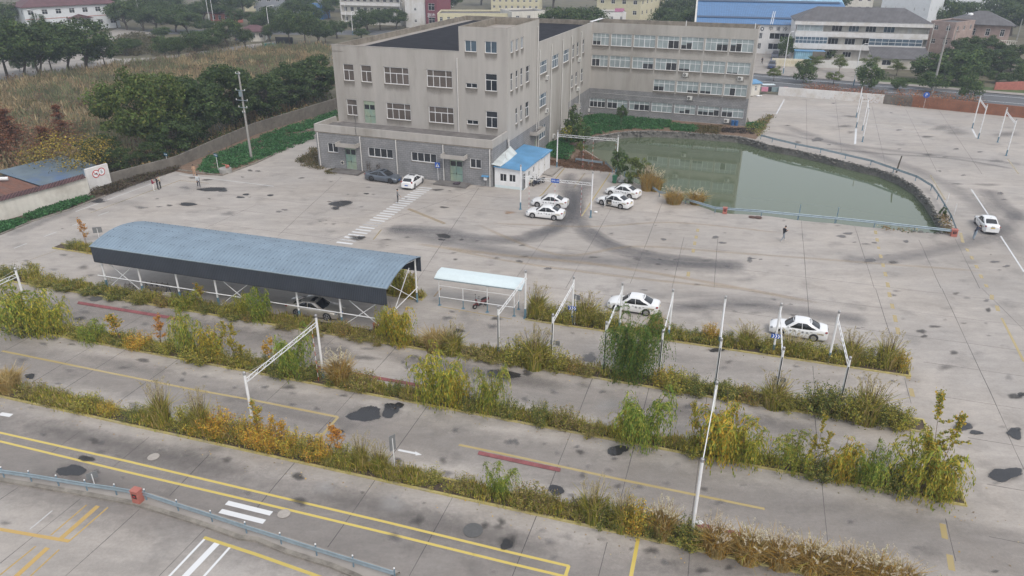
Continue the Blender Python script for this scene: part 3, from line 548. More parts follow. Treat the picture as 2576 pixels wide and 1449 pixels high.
BL = [ # (tile col,row,x,y,rx,ry,colour,strength,softness)
 (0,3,720,390,125,62,WET,.92,.34),(0,3,870,270,90,30,WET,.6,.5),(0,3,950,90,70,35,OIL,.6,.7),(0,3,1020,110,50,25,GREY,.6,.9),(0,3,970,400,55,28,GREY,.7,.9),(0,3,440,30,60,25,GREY,.5,.9),(0,3,1010,205,60,25,GREY,.6,.9),(0,3,1200,240,70,22,GREY,.3,.9),(0,3,2280,280,60,50,OIL,.5,.9),(0,3,2150,170,200,60,OIL,.3,1),
 (1,3,420,450,85,45,OIL,.8,.6),(1,3,440,700,100,55,OIL,.75,.7),(1,3,1620,895,85,70,OIL,.6,.9),(1,3,1390,1060,95,55,GREY,.7,.9),(1,3,2300,940,65,48,OIL,.7,.8),(1,3,2470,905,60,45,OIL,.75,.8),(1,3,2540,1080,110,75,OIL,.6,.8),(1,3,2520,1135,75,50,WET,.8,.5),(1,3,700,560,180,90,PALE,.45,1),(1,3,1370,720,200,120,PALE,.45,1),(1,3,1070,610,40,20,OIL,.5,.8),(1,3,1880,290,55,40,OIL,.45,.8),(1,3,2550,100,60,40,GREY,.8,.7),(1,3,1430,290,55,35,OIL,.7,.7),(1,3,1930,420,80,35,GREY,.6,.9),(1,3,820,0,60,25,OIL,.9,.6),
 (1,2,1100,1270,150,80,WET,.95,.33),(1,2,1185,1215,40,22,WET,.9,.34),(1,2,1350,1230,85,70,WET,.95,.33),(1,2,1420,1180,60,32,WET,.95,.33),(1,2,820,1430,60,25,OIL,.9,.6),(1,2,330,995,85,38,OIL,.7,.8),(1,2,90,995,50,22,GREY,.7,.9),(1,2,880,1080,50,22,GREY,.7,.9),(1,2,370,1170,50,22,GREY,.6,.9),(1,2,610,1210,50,22,GREY,.6,.9),(1,2,1590,690,60,28,GREY,.8,.9),(1,2,1480,745,40,18,GREY,.6,.9),(1,2,1520,795,40,22,GREY,.7,.9),(1,2,1100,700,160,35,OIL,.45,.9),(1,2,830,620,150,60,OIL,.35,1),(1,2,1920,300,60,30,GREY,.8,.8),(1,2,1970,235,40,18,GREY,.6,.9),(1,2,2040,427,55,22,WET,.6,.6),(1,2,2420,305,60,28,OIL,.8,.7),(1,2,2380,385,60,40,GREY,.8,.9),(1,2,2480,870,150,50,WET,.8,.36),(1,2,2000,1430,50,28,GREY,.8,.9),(1,2,1120,610,80,20,GREY,.5,.9),(1,2,230,250,0.1,.1,GREY,0,.9),
 (0,2,300,885,60,25,WET,.85,.5),(0,2,800,305,70,25,OIL,.8,.6),(0,2,960,105,85,22,OIL,.5,.5),(0,2,1440,725,95,25,OIL,.65,.6),(0,2,1240,800,70,22,GREY,.6,.9),(0,2,1850,860,45,22,GREY,.6,.9),(0,2,1830,925,45,22,GREY,.6,.9),(0,2,2060,890,40,18,GREY,.6,.9),(0,2,2360,1000,45,18,GREY,.5,.9),(0,2,220,720,90,28,GREY,.6,.9),(0,2,440,560,60,20,GREY,.7,.9),(0,2,720,565,50,18,GREY,.6,.9),(0,2,540,510,90,28,OIL,.5,.9),(0,2,850,240,90,22,GREY,.5,.9),(0,2,1460,360,60,20,GREY,.5,.9),(0,2,1260,190,60,18,GREY,.5,.9),(0,2,590,960,45,18,GREY,.5,.9),(0,2,1350,1180,90,40,GREY,.5,.9),(0,2,700,830,60,22,GREY,.35,.9),
 (0,1,2130,455,150,20,WET,.85,.5),(0,1,2240,468,45,14,WET,.9,.45),(0,1,1890,605,100,16,WET,.9,.45),(0,1,1705,617,45,10,OIL,.8,.6),(0,1,1600,630,40,9,GREY,.7,.9),(0,1,1420,638,80,16,GREY,.7,.9),(0,1,2415,535,36,11,WET,.75,.45),(0,1,2475,507,38,10,WET,.7,.5),(0,1,2105,550,20,7,OIL,.8,.6),(0,1,1935,340,45,12,OIL,.7,.6),(0,1,2080,360,60,12,OIL,.7,.6),(0,1,2515,266,35,12,OIL,.8,.6),(0,1,2440,332,25,7,OIL,.6,.6),(0,1,1860,440,70,18,GREY,.5,.9),(0,1,1580,550,30,10,GREY,.7,.9),(0,1,2300,700,90,30,GREY,.5,.9),(0,1,920,655,60,16,GREY,.5,.9),(0,1,980,570,90,22,WET,.6,.6),(0,1,865,903,40,10,OIL,.7,.6),(0,1,640,1115,70,14,GREY,.6,.9),(0,1,300,1220,95,24,OIL,.7,.7),(0,1,840,1240,80,30,OIL,.5,.8),(0,1,780,1370,65,18,GREY,.7,.6),(0,1,910,1320,60,15,GREY,.6,.9),(0,1,540,1260,70,16,GREY,.4,.9),(0,1,520,1320,60,15,GREY,.5,.9),(0,1,260,1170,40,14,GREY,.5,.9),(0,1,50,1250,60,16,OIL,.5,.8),(0,1,630,850,30,6,GREY,.6,.9),(0,1,1900,440,200,60,GREY,.2,1),(0,1,1300,600,300,50,GREY,.2,1),
 (1,1,850,600,110,30,WET,.8,.45),(1,1,900,580,50,14,WET,.8,.45),(1,1,800,645,45,14,WET,.75,.5),(1,1,740,580,30,9,OIL,.6,.6),(1,1,460,342,38,8,OIL,.75,.5),(1,1,145,515,32,10,WET,.75,.5),(1,1,20,272,40,9,OIL,.7,.6),(1,1,1110,499,26,7,WET,.7,.5),(1,1,1180,507,30,8,GREY,.5,.9),(1,1,290,662,36,11,GREY,.65,.45),(1,1,230,680,42,10,GREY,.65,.45),(1,1,1130,435,28,7,GREY,.5,.6),(1,1,755,378,24,7,GREY,.6,.8),(1,1,645,779,26,7,OIL,.5,.8),(1,1,705,766,24,6,OIL,.5,.8),(1,1,780,804,32,10,OIL,.5,.8),(1,1,700,804,28,7,GREY,.4,.9),(1,1,1825,460,60,12,OIL,.75,.45),(1,1,1890,637,58,10,OIL,.7,.45),(1,1,1950,470,24,7,GREY,.6,.8),(1,1,1510,549,24,6,OIL,.6,.6),(1,1,1060,630,36,9,GREY,.5,.9),(1,1,1010,948,85,30,OIL,.85,.6),(1,1,1060,940,40,18,WET,.6,.6),(1,1,1890,925,65,25,WET,.7,.55),(1,1,1830,908,30,8,OIL,.7,.6),(1,1,1865,963,36,9,WET,.7,.5),(1,1,2065,963,30,9,OIL,.8,.6),(1,1,2220,975,26,7,OIL,.5,.8),(1,1,1310,962,60,12,OIL,.55,.8),(1,1,1520,938,42,10,OIL,.5,.8),(1,1,1990,1095,36,9,OIL,.6,.7),(1,1,2005,1160,36,11,OIL,.75,.7),(1,1,2420,1148,42,13,OIL,.55,.8),(1,1,2550,690,60,20,RUST,.6,1),(1,1,2520,700,20,6,RUST,.5,.8),(1,1,2360,1218,36,9,GREY,.4,.9),(1,1,930,1030,.1,.1,GREY,0,.9),(1,1,1830,400,120,14,GREY,.5,.9),
 (2,1,100,1020,42,12,OIL,.65,.7),(2,1,75,1180,42,14,OIL,.65,.5),(2,1,360,1252,38,15,GREY,.85,.4),(2,1,130,1130,48,14,OIL,.5,.8),(2,1,815,1138,48,12,OIL,.55,.6),(2,1,1525,960,34,12,GREY,.85,.4),(2,1,2045,938,42,15,GREY,.85,.4),(2,1,2115,994,45,12,GREY,.8,.45),(2,1,2140,894,28,7,OIL,.5,.8),(2,1,1355,1075,30,9,OIL,.5,.8),(2,1,1470,1210,38,13,OIL,.55,.7),(2,1,1185,1032,32,9,OIL,.35,.8),(2,1,1000,900,30,9,GREY,.5,.9),(2,1,1640,1165,30,6,GREY,.6,.8),(2,1,1490,1160,28,6,GREY,.7,.6),(2,1,1550,1265,22,6,OIL,.5,.8),(2,1,2165,1230,34,10,GREY,.7,.7),(2,1,2390,1165,32,30,GREY,.75,.5),(2,1,2410,1150,50,8,GREY,.7,.5),(2,1,2500,1160,22,9,GREY,.75,.5),(2,1,1980,1170,80,22,OIL,.35,1),(2,1,1860,1412,38,12,GREY,.5,.9),(2,1,1950,1240,.1,.1,GREY,0,.9),(2,1,1250,1160,60,20,OIL,.3,1),
 (3,1,740,928,52,14,GREY,.9,.36),(3,1,805,900,48,15,GREY,.9,.38),(3,1,1070,993,30,9,GREY,.85,.4),(3,1,980,1005,50,9,GREY,.7,.5),(3,1,1388,980,34,14,GREY,.85,.38),(3,1,1030,1170,72,20,GREY,.85,.38),(3,1,1260,1190,70,17,OIL,.6,.6),(3,1,870,988,24,9,GREY,.6,.6),(3,1,160,770,30,11,OIL,.35,.7),(3,1,700,822,36,10,OIL,.4,.8),(3,1,2280,1185,55,14,GREY,.8,.5),(3,1,2400,1228,42,14,GREY,.8,.5),(3,1,2240,1112,12,6,OIL,.7,.6),(3,1,2335,495,42,13,GREY,.75,.5),(3,1,2370,558,26,8,GREY,.7,.6),(3,1,1965,314,30,10,GREY,.7,.6),(3,1,1725,272,26,9,GREY,.7,.6),(3,1,1900,400,90,12,OIL,.4,.9),(3,1,2200,410,200,18,OIL,.35,1),(3,1,1610,110,90,13,OIL,.55,.8),(3,1,1780,130,40,6,OIL,.5,.8),(3,1,2300,170,90,20,OIL,.4,.9),(3,1,1890,50,30,9,GREY,.8,.4),(3,1,2130,80,28,8,GREY,.8,.4),(3,1,1320,50,26,5,GREY,.7,.6),(3,1,615,8,26,7,GREY,.7,.6),(3,1,1200,1116,28,8,GREY,.4,.9),
 (3,0,495,1405,62,20,GREY,.85,.4),(3,0,300,1430,36,12,OIL,.6,.5),(3,0,655,1040,22,6,GREY,.8,.6),(3,0,1315,1308,32,8,GREY,.8,.5),(3,0,1600,1376,60,13,OIL,.55,.5),(3,0,830,1170,90,15,OIL,.45,.9),(3,0,780,1270,120,16,OIL,.5,.9),(3,0,1750,1285,150,35,OIL,.4,1),(3,0,1900,1330,190,45,OIL,.35,1),(3,0,2400,1350,150,40,OIL,.45,1),(3,0,830,1330,60,16,OIL,.4,.9),(3,0,200,1263,24,6,OIL,.6,.6),(3,0,1240,1135,26,5,GREY,.6,.6),(3,0,1990,1265,.1,.1,GREY,0,.9),
 (2,2,150,855,60,32,OIL,.8,.5),(2,2,775,705,75,62,GREY,.85,.45),(2,2,2060,625,85,18,WET,.85,.5),(2,2,2180,743,52,24,OIL,.5,.8),(2,2,2200,440,60,20,(.2,.2,.14),.5,.8),(2,2,420,1048,55,28,GREY,.7,.8),(2,2,130,1118,50,25,GREY,.7,.9),(2,2,720,980,110,45,OIL,.35,.9),(2,2,910,1045,55,20,GREY,.7,.8),(2,2,1780,1190,60,45,GREY,.7,.7),(2,2,960,1180,200,100,PALE,.4,1),(2,2,2130,800,60,20,GREY,.3,.9),(2,2,2400,170,200,30,OIL,.3,1),(2,2,2440,250,90,25,OIL,.3,1),(2,2,1850,190,150,45,OIL,.25,1),(2,2,370,460,40,18,OIL,.35,.9),(2,2,610,455,35,16,OIL,.35,.9),(2,2,760,1395,110,18,WET,.7,.4),(2,2,1330,20,45,9,GREY,.6,.5),(2,2,2240,235,40,14,GREY,.4,.9),
 (3,2,1290,30,50,12,GREY,.6,.8),(3,2,1265,72,34,15,GREY,.65,.7),(3,2,1890,55,48,16,OIL,.6,.7),(3,2,2000,100,42,15,GREY,.5,.8),(3,2,2195,126,42,15,GREY,.7,.6),(3,2,2215,220,36,22,OIL,.75,.5),(3,2,1970,355,40,14,OIL,.5,.8),(3,2,1675,387,65,18,OIL,.7,.6),(3,2,1540,435,60,26,OIL,.75,.6),(3,2,1570,485,36,18,OIL,.75,.5),(3,2,1870,650,60,22,OIL,.7,.6),(3,2,1780,800,105,42,OIL,.45,.9),(3,2,2220,480,38,12,GREY,.5,.9),(3,2,2480,1090,72,36,OIL,.85,.45),(3,2,2550,1070,40,24,WET,.7,.5),(3,2,2420,900,60,35,GREY,.4,1),(3,2,960,910,60,22,GREY,.4,.9),(3,2,1250,935,42,15,GREY,.6,.8),(3,2,280,790,50,18,OIL,.4,.8),(3,2,950,400,22,6,GREY,.6,.6),(3,2,60,115,36,13,GREY,.5,.9),(3,2,230,165,30,11,GREY,.5,.9),(3,2,250,272,36,13,OIL,.55,.6),(3,2,1360,310,36,13,GREY,.3,.9),(3,2,1780,320,26,16,GREY,.3,.9),(3,2,1960,1390,110,40,WET,.85,.36),(3,2,2480,1430,60,30,WET,.8,.4),(3,2,1070,520,50,20,GREY,.3,.9),
 (3,3,2380,430,155,70,WET,.95,.32),(3,3,2090,10,60,22,WET,.9,.36),(3,3,2480,25,70,50,WET,.9,.36),(3,3,2290,520,70,25,GREY,.4,1),(3,3,830,910,50,25,GREY,.5,1),(3,3,1500,1165,55,28,GREY,.45,.9),(3,3,2280,1410,55,18,OIL,.6,.6),(3,3,1140,175,45,14,GREY,.6,.8),(3,3,60,1000,.1,.1,GREY,0,.9),
 (2,3,1060,190,95,52,WET,.97,.30),(2,3,445,590,85,48,WET,.95,.33),(2,3,680,715,88,45,WET,.95,.32),(2,3,590,640,50,30,GREY,.5,.9),(2,3,685,205,58,34,OIL,.7,.7),(2,3,650,155,38,22,GREY,.6,.8),(2,3,40,105,45,40,GREY,.7,.7),(2,3,710,440,50,38,OIL,.5,.8),(2,3,970,390,50,38,GREY,.4,.9),(2,3,1065,550,58,40,OIL,.5,.8),(2,3,1280,555,45,28,GREY,.5,.9),(2,3,1930,580,60,32,OIL,.5,.8),(2,3,2095,710,58,28,GREY,.6,.8),(2,3,1550,520,50,24,GREY,.4,.9),(2,3,2320,540,42,20,GREY,.3,.9),(2,3,450,220,40,26,GREY,.3,.9),(2,3,1400,1200,90,55,OIL,.7,.9),(2,3,1540,1320,70,40,GREY,.6,.9),(2,3,1910,1400,70,42,OIL,.75,.7),(2,3,2180,1370,70,35,OIL,.7,.9),(2,3,0,1110,50,60,OIL,.6,.8),(2,3,380,1110,70,40,GREY,.5,1),(2,3,560,1060,60,50,GREY,.4,1),(2,3,1200,1180,40,30,OIL,.5,.8),(2,3,300,1000,60,40,GREY,.4,1),(2,3,760,350,40,25,GREY,.3,.9)]
for c_, r_, x_, y_, rx, ry, co, st, so in BL:
 if rx > 1 and co is WET: blob(t(c_, r_, x_, y_), rx*.33, ry*.33, OIL, .55, .8); so += .06; st *= .93
 if rx > 1: blob(t(c_, r_, x_, y_), rx*.25, ry*.25, co, st, so)
for k in range(80):   # small random drip marks and faint blotches over the whole yard
 v = (RNG.uniform(0, 2576), RNG.uniform(480, 1449)); p = G(v)
 if inpond(p[:2]) or ((p-BO)@BB > -1 and (p-BO)@BA < 32) or v[1] < 500-v[0]*.02: continue
 s = RNG.uniform(4, 16)*v[1]/1100; blob(v, s, s*.42*(v[1]/1000)**.5, GREY if k % 3 else OIL, RNG.uniform(.15, .45), .95)
bu = yuv((1760, 700))[0]
def mesh_decals(name):
 me = bpy.data.meshes.new(name); me.from_pydata(DV, [], DF); me.update()
 a = me.color_attributes.new('Col', 'FLOAT_COLOR', 'POINT'); a.data.foreach_set('color', np.array(DC, dtype=np.float32).ravel())
 b = me.color_attributes.new('sd', 'FLOAT_COLOR', 'POINT'); b.data.foreach_set('color', np.array(DS, dtype=np.float32).ravel())
 me.materials.append(M['decal']); o = bpy.data.objects.new(name, me); COL.objects.link(o); return struct(o)
mesh_decals('ground_stains')
# ---- painted markings (worn paint)
DV, DF, DC, DS = [], [], [], []; dz[0] = .0045
YEL, YWORN, WHT = (.60, .47, .12), (.47, .37, .17), (.72, .73, .74)
def line(pts, w, col=YEL, st=.95, worn=.0, world=False):
 pts = [np.array(p[:2]) if world else G(p)[:2] for p in pts]; vs = []; fs = []; n = len(pts)
 for i, p in enumerate(pts):
  d = pts[min(i+1, n-1)]-pts[max(i-1, 0)]; d = d/np.linalg.norm(d); nr = np.array([-d[1], d[0]])
  vs += [(*(p-nr*w/2), 0), (*(p+nr*w/2), 0)]
 fs = [(i*2, i*2+1, i*2+3, i*2+2)[::-1] for i in range(n-1)]
 decal_add(vs, fs, col, [(1-worn, st, .45)]*len(vs)); dz[0] -= .00008
line([t(0,3,-250,-40), t(0,3,0,8), t(0,3,1300,300), t(0,3,2574,600), t(1,3,1300,905), t(2,3,0,1215), t(2,3,575,1350)], .17)
line([t(0,3,-250,45), t(0,3,0,95), t(0,3,1300,408), t(0,3,2574,705), t(1,3,1300,1015), t(2,3,0,1328), t(2,3,560,1460)], .17)
line([t(2,3,572,1345), t(2,3,530,1470)], .18)
line([t(2,3,1270,1065), t(2,3,1195,1460)], .2)
line([t(0,2,20,630), t(0,2,950,820), t(0,2,1900,1010), t(0,2,2574,1130), t(1,2,825,1295)], .2, YWORN, .85, .1)
line([t(1,2,825,1295), t(1,2,690,1449), t(1,3,570,150)], .2, YWORN, .8, .1)
line([t(1,3,2040,130), t(2,3,0,240), t(2,3,1140,490), t(2,3,2540,775)], .2, YWORN, .85, .1)
for a, b in [((3,3,1755,925),(3,3,1780,1075)), ((3,3,1825,1235),(3,3,1850,1395)), ((3,2,1435,1005),(3,2,1455,1090)), ((3,2,1405,850),(3,2,1412,912)), ((3,2,1300,395),(3,2,1312,465)), ((3,2,1272,270),(3,2,1285,340)), ((3,2,1245,155),(3,2,1255,205)), ((3,2,1218,40),(3,2,1225,90)), ((3,2,2250,65),(3,2,2250,115)), ((3,2,2300,175),(3,2,2315,230)), ((3,1,1200,1390),(3,1,1210,1440)), ((3,1,1175,1285),(3,1,1185,1330)), ((3,1,1155,1200),(3,1,1160,1235)), ((3,1,1130,1110),(3,1,1137,1145)), ((3,1,1110,1030),(3,1,1115,1055)), ((3,1,1095,945),(3,1,1100,980)), ((3,1,1080,870),(3,1,1085,905)), ((3,1,1935,890),(3,1,1960,990)), ((3,1,2000,1050),(3,1,2010,1080)), ((3,1,2045,1125),(3,1,2055,1160)), ((3,1,2090,1215),(3,1,2105,1250)), ((3,1,2135,1310),(3,1,2150,1350)), ((3,1,2190,1410),(3,1,2200,1440)), ((2,1,1870,850),(2,1,1865,880)), ((2,1,1840,980),(2,1,1835,1015)), ((2,1,1825,1055),(2,1,1820,1090)), ((2,1,1775,1285),(2,1,1770,1330)), ((2,1,1853,920),(2,1,1850,950))]:
 line([t(*a), t(*b)], .32, YWORN, .75, .15)
line([t(3,2,2350,300), t(3,2,2574,740)], .2, YWORN, .8, .1); line([t(3,1,1630,310), t(3,1,1780,560)], .2, YWORN, .5, .3); line([t(3,1,2410,150), t(3,1,2520,300)], .2, YWORN, .6, .2)
line([t(2,1,525,245), t(2,1,310,500), t(2,1,270,530)], .17, YWORN, .8, .1); line([t(2,1,990,290), t(2,1,700,725)], .17, YWORN, .9, .05); line([t(2,1,735,290), t(2,1,620,440)], .12, YWORN, .5, .3)
line([r1(1430,455), r1(2390,548)], .15, PALE, .5, .2)
line([t(1,1,1530,650), t(1,1,1900,800)], .5, (.45,.34,.18), .4, .3); line([t(1,1,1260,860), t(1,1,1180,960)], .15, YWORN, .5, .25); line([t(1,2,1860,0), t(1,2,1790,85)], .18, (.48,.35,.2), .6, .2)
line([t(0,1,1515,470), t(0,1,1810,365)], .12, YWORN, .8, .1); line([t(0,1,910,690), t(0,1,1515,470)], .12, YWORN, .6, .2); line([t(0,1,1810,365), t(0,1,2100,395)], .12, YWORN, .5, .2)
line([t(0,1,590,1052), t(0,1,955,1115)], .12, YEL, .6, .15); line([t(0,1,200,1200), t(0,1,600,1060)], .12, YWORN, .35, .3)
line([t(2,1,1700,1100), t(2,1,1760,1000)], .1, YWORN, .1, .3)
line([t(1,2,1850,185), t(2,2,0,310)], .1, YWORN, .8, .1)
line([t(0,1,760,678), t(0,1,1515,402)], .13, WHT, .9, .02); line([t(0,1,1800,305), t(0,1,2574,402), t(1,1,175,423)], .13, WHT, .9, .02)
for a, b in [((988,718),(1095,680)), ((725,820),(840,780)), ((443,930),(568,883)), ((140,1048),(270,998))]: line([t(0,1,*a), t(0,1,*b)], .12, WHT, .85, .05)
line([t(3,1,2045,455), t(3,1,2245,755)], .16, WHT, .85, .05); line([t(3,1,2340,925), t(3,1,2574,1285)], .16, WHT, .85, .05)
line([t(3,0,165,1000), t(3,0,85,1145)], .25, WHT, .85, .05)
line([r3(325,455), r3(1880,597)], .12, WHT, .7, .1); line([r3(325,515), r3(1900,650)], .12, WHT, .45, .2); line([r3(430,575), r3(1940,710)], .12, WHT, .7, .1); line([r3(1880,597), r3(1940,710)], .25, WHT, .9, .02); line([r3(323,590), r3(310,800)], .3, WHT, .9, .02); line([r3(0,785), r3(310,802)], .12, WHT, .4, .2)
line([t(0,3,-60,-250+1126*0), t(0,3,-50,-240)], .1, WHT, 0)
line([t(0,2,0,1262), t(0,2,115,1280)], .35, WHT, .95, .02); line([t(0,3,2280,712), t(1,3,155,822)], .34, WHT, .95, .06); line([t(0,3,2215,795), t(1,3,85,905)], .34, WHT, .95, .06)
line([t(0,3,525,793), t(0,3,300,980)], .06, WHT, .7, .1)
line([t(0,3,2055,1080), t(0,3,1690,1465)], .14, WHT, .95); line([t(0,3,2185,1118), t(0,3,1850,1465)], .36, WHT, .95); line([t(0,3,2312,1160), t(0,3,2040,1465)], .14, WHT, .95)
line([t(0,3,2050,1062), t(0,3,2574,1232), t(1,3,660,1465)], .2, YEL, .85, .08)
ORG = (.55, .37, .12)
line([t(0,3,-200,945), t(0,3,0,980), t(0,3,700,1100)], .22, ORG, .85, .1); line([t(0,3,870,735), t(0,3,510,1040)], .1, ORG, .7, .15); line([t(0,3,985,745), t(0,3,610,1075)], .3, ORG, .8, .12); line([t(0,3,1085,760), t(0,3,690,1105)], .1, ORG, .8, .1)
line([t(0,3,360,1150), t(0,3,0,1440)], .1, ORG, .7, .15); line([t(0,3,480,1165), t(0,3,150,1465)], .3, ORG, .85, .1); line([t(0,3,595,1185), t(0,3,290,1465)], .1, ORG, .7, .1)
line([t(1,3,1430,182), t(1,3,1610,218)], .18, WHT, .9, .05)
ar = [G(t(1,3,1600,196)), G(t(1,3,1668,231)), G(t(1,3,1605,238))]; decal_add(ar, [(2, 1, 0)], WHT, [(1, .9, .45)]*3)
ca, cb = G(t(1,1,890,995))[:2], G(t(1,1,1700,440))[:2]
for k in range(26):
 p = ca+(cb-ca)*k/25; d = YU[:2]
 line([p-d*.95, p+d*.95], .36, WHT, .9 if k not in (1, 7, 8) else .5, .03 if k not in (0, 2, 3) else .2, world=True)
mesh_decals('painted_markings')
# ---- buildings: shared builders
def hexa(mb, P):
 return mb.add(P, [(0, 1, 2, 3), (7, 6, 5, 4), (0, 4, 5, 1), (1, 5, 6, 2), (2, 6, 7, 3), (3, 7, 4, 0)])
def fbox(mb, fn, s0, s1, z0, z1, d0, d1):
 return hexa(mb, [fn(s0, z0, d0), fn(s1, z0, d0), fn(s1, z1, d0), fn(s0, z1, d0), fn(s0, z0, d1), fn(s1, z0, d1), fn(s1, z1, d1), fn(s0, z1, d1)])
def wall(name, fn, s0, s1, z0, z1, ops, material, parent, depth=.18, thick=.3, d0=0.0):
 """wall with real openings: cells between openings, reveals inside them"""
 mb = MB(); ops = [o for o in ops if o[0] < s1 and o[1] > s0 and o[2] < z1 and o[3] > z0]
 ops = [(max(a, s0), min(b, s1), max(c, z0), min(d, z1)) for a, b, c, d in ops]
 ss = sorted({s0, s1, *[o[0] for o in ops], *[o[1] for o in ops]}); zs = sorted({z0, z1, *[o[2] for o in ops], *[o[3] for o in ops]})
 for i in range(len(ss)-1):
  for j in range(len(zs)-1):
   cs, cz = (ss[i]+ss[i+1])/2, (zs[j]+zs[j+1])/2
   if any(o[0] < cs < o[1] and o[2] < cz < o[3] for o in ops): continue
   mb.poly([fn(ss[i], zs[j], d0), fn(ss[i+1], zs[j], d0), fn(ss[i+1], zs[j+1], d0), fn(ss[i], zs[j+1], d0)])
 for a, b, c, d in ops:
  for q in (((a, c), (a, d)), ((b, d), (b, c)), ((a, d), (b, d)), ((b, c), (a, c))):
   (x0, y0), (x1, y1) = q; mb.poly([fn(x0, y0, d0), fn(x1, y1, d0), fn(x1, y1, depth+d0), fn(x0, y0, depth+d0)])
 return mb.build(name, material, parent)
def window(fn, s0, s1, z0, z1, parent, cols=(.5,), transom=None, tcols=None, pane='glass', dark=None, w=.06, thick=None, dep=.10, sill=None):
 """frame (part) with its panes (sub-part). cols: mullion positions 0..1; transom: height 0..1 of the bar; dark: column numbers with no blind below the transom"""
 mb = MB(); W_, H_ = s1-s0, z1-z0; D0, D1 = dep, dep+.05
 for a, b, c, d in ((s0, s1, z0, z0+w), (s0, s1, z1-w, z1), (s0, s0+w, z0+w, z1-w), (s1-w, s1, z0+w, z1-w)): fbox(mb, fn, a, b, c, d, D0, D1)
 zt = z0+H_*transom if transom else z1-w
 for k, c in enumerate(cols):
  ww = w*(1.6 if thick == k else .8); x = s0+W_*c; fbox(mb, fn, x-ww/2, x+ww/2, z0+w, zt-(w/2 if transom else 0), D0-.003, D1)
 if transom:
  fbox(mb, fn, s0+w, s1-w, zt-w/2, zt+w/2, D0-.006, D1)
  for c in (tcols if tcols is not None else cols): x = s0+W_*c; fbox(mb, fn, x-w*.4, x+w*.4, zt+w/2, z1-w, D0-.003, D1)
 o = mb.build('window', M['upvc'], parent)
 pm = MB(); pm.poly([fn(s0, z0, D1-.02), fn(s1, z0, D1-.02), fn(s1, z1, D1-.02), fn(s0, z1, D1-.02)]); pm.build('pane', M[pane], o)
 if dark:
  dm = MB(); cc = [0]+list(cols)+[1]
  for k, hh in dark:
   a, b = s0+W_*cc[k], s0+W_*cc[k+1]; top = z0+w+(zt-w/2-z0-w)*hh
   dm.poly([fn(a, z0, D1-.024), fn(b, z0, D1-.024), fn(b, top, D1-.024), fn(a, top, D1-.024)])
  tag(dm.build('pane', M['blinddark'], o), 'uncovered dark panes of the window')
 if sill:
  sm_ = MB(); fbox(sm_, fn, s0-.06, s1+.06, z0-.07, z0-.002, -.05, dep); sm_.build('sill', M['plaster_dark'], o)
  if s1-s0 < 4.5 and z0 > 3: n_ = 7; vv, sd_ = [], []; [(vv.append(fn(s0-.05+(s1-s0+.1)*i/n_, z0-.08-1.1*j, -.006)), sd_.append((.95-.75*j-(.1 if i in (0, n_) else 0), .42, .85, 1))) for i in range(n_+1) for j in (0, 1)]; me = bpy.data.meshes.new('sill_stain'); me.from_pydata([tuple(map(float, q)) for q in vv], [], [(2*i, 2*i+2, 2*i+3, 2*i+1) for i in range(n_)]); a_ = me.color_attributes.new('sd', 'FLOAT_COLOR', 'POINT'); a_.data.foreach_set('color', np.array(sd_, dtype=np.float32).ravel()); b_ = me.color_attributes.new('Col', 'FLOAT_COLOR', 'POINT'); b_.data.foreach_set('color', np.tile(np.array([.15, .13, .105, 1], dtype=np.float32), len(vv))); me.materials.append(M['decal']); q_ = bpy.data.objects.new('sill_stain', me); COL.objects.link(q_); q_.parent = o
 return o
def ac_unit(pos, face, label, group='air conditioner units on the office building'):
 """outdoor unit; face = outward unit vector"""
 rz = math.atan2(face[1], face[0])+math.pi/2
 o = thing('air_conditioner_unit', pos, rz, label, 'air conditioner', group)
 MB().box((0, -.17, 0), (.86, .32, .62)).build('casing', M['acwhite'], o, bevel=.015)
 f = MB(); f.tube([(-.12, -.332, 0), (-.12, -.345, 0)], .235, 18); gr = f.build('fan_grille', M['iron'], o)
 h = MB(); [h.beam((-.12-.2*math.cos(a), -.352, -.2*math.sin(a)), (-.12+.2*math.cos(a), -.352, .2*math.sin(a)), .012) for a in (0, .8, 1.6, 2.4)]; h.build('grille_bar', M['acwhite'], gr)
 b = MB(); [b.beam((x, 0, -.33), (x, -.36, -.33), .04) for x in (-.3, .3)]; [b.beam((x, -.005, -.33), (x, -.005, -.6), .03) for x in (-.3, .3)]; b.build('bracket', M['iron'], o)
 c = MB(); c.tube([(.44, -.12, -.1), (.58, -.08, -.25), (.6, -.03, -.5), (.52, -.02, -.62)], .022, 6); c.build('hose', M['iron'], o)
 return o

# ---- the office building with annex, tower and rear wing
OB = thing('office_building', BO, TB, 'long grey-beige four-storey office block with black roof, corner tower and grey block annex in front', 'building')
def fnF(b0): return lambda s, z, d=0: (s, b0+d, z)
def fnE(a0): return lambda s, z, d=0: (a0-d, s, z)
def rectb(tl, br, b): a0, z1 = onb(tl, b); a1, z0 = onb(br, b); return (a0, a1, z0, z1)
def recta(tl, br, a): b0, z1 = ona(tl, a); b1, z0 = ona(br, a); return (b0, b1, z0, z1)
AE, BF, BWING = 26.75, 5.3, 48.5; A1 = 19.95; ZT, ZTW = 16.15, 19.3
aw = [(rectb(r8(400, 550), r8(628, 762), 0), 2, None), (rectb(r8(1217, 640), r8(1730, 882), 0), 4, 3), (rectb(t(1,1,1557,75), t(1,1,1817,195), 0), 4, None), (rectb(t(1,1,2150,143), t(1,1,2266,250), 0), 2, None)]
dr = [rectb(r8(748, 600), r8(1005, 1078), 0), rectb(t(1,1,1945,125), t(1,1,2080,375), 0)]
dr = [(a, b, .22, d) for a, b, c, d in dr]
wall('wall', fnF(0), 0, 26.65, 0, 5.15, [q[0] for q in aw]+dr, M['greybrick'], OB)
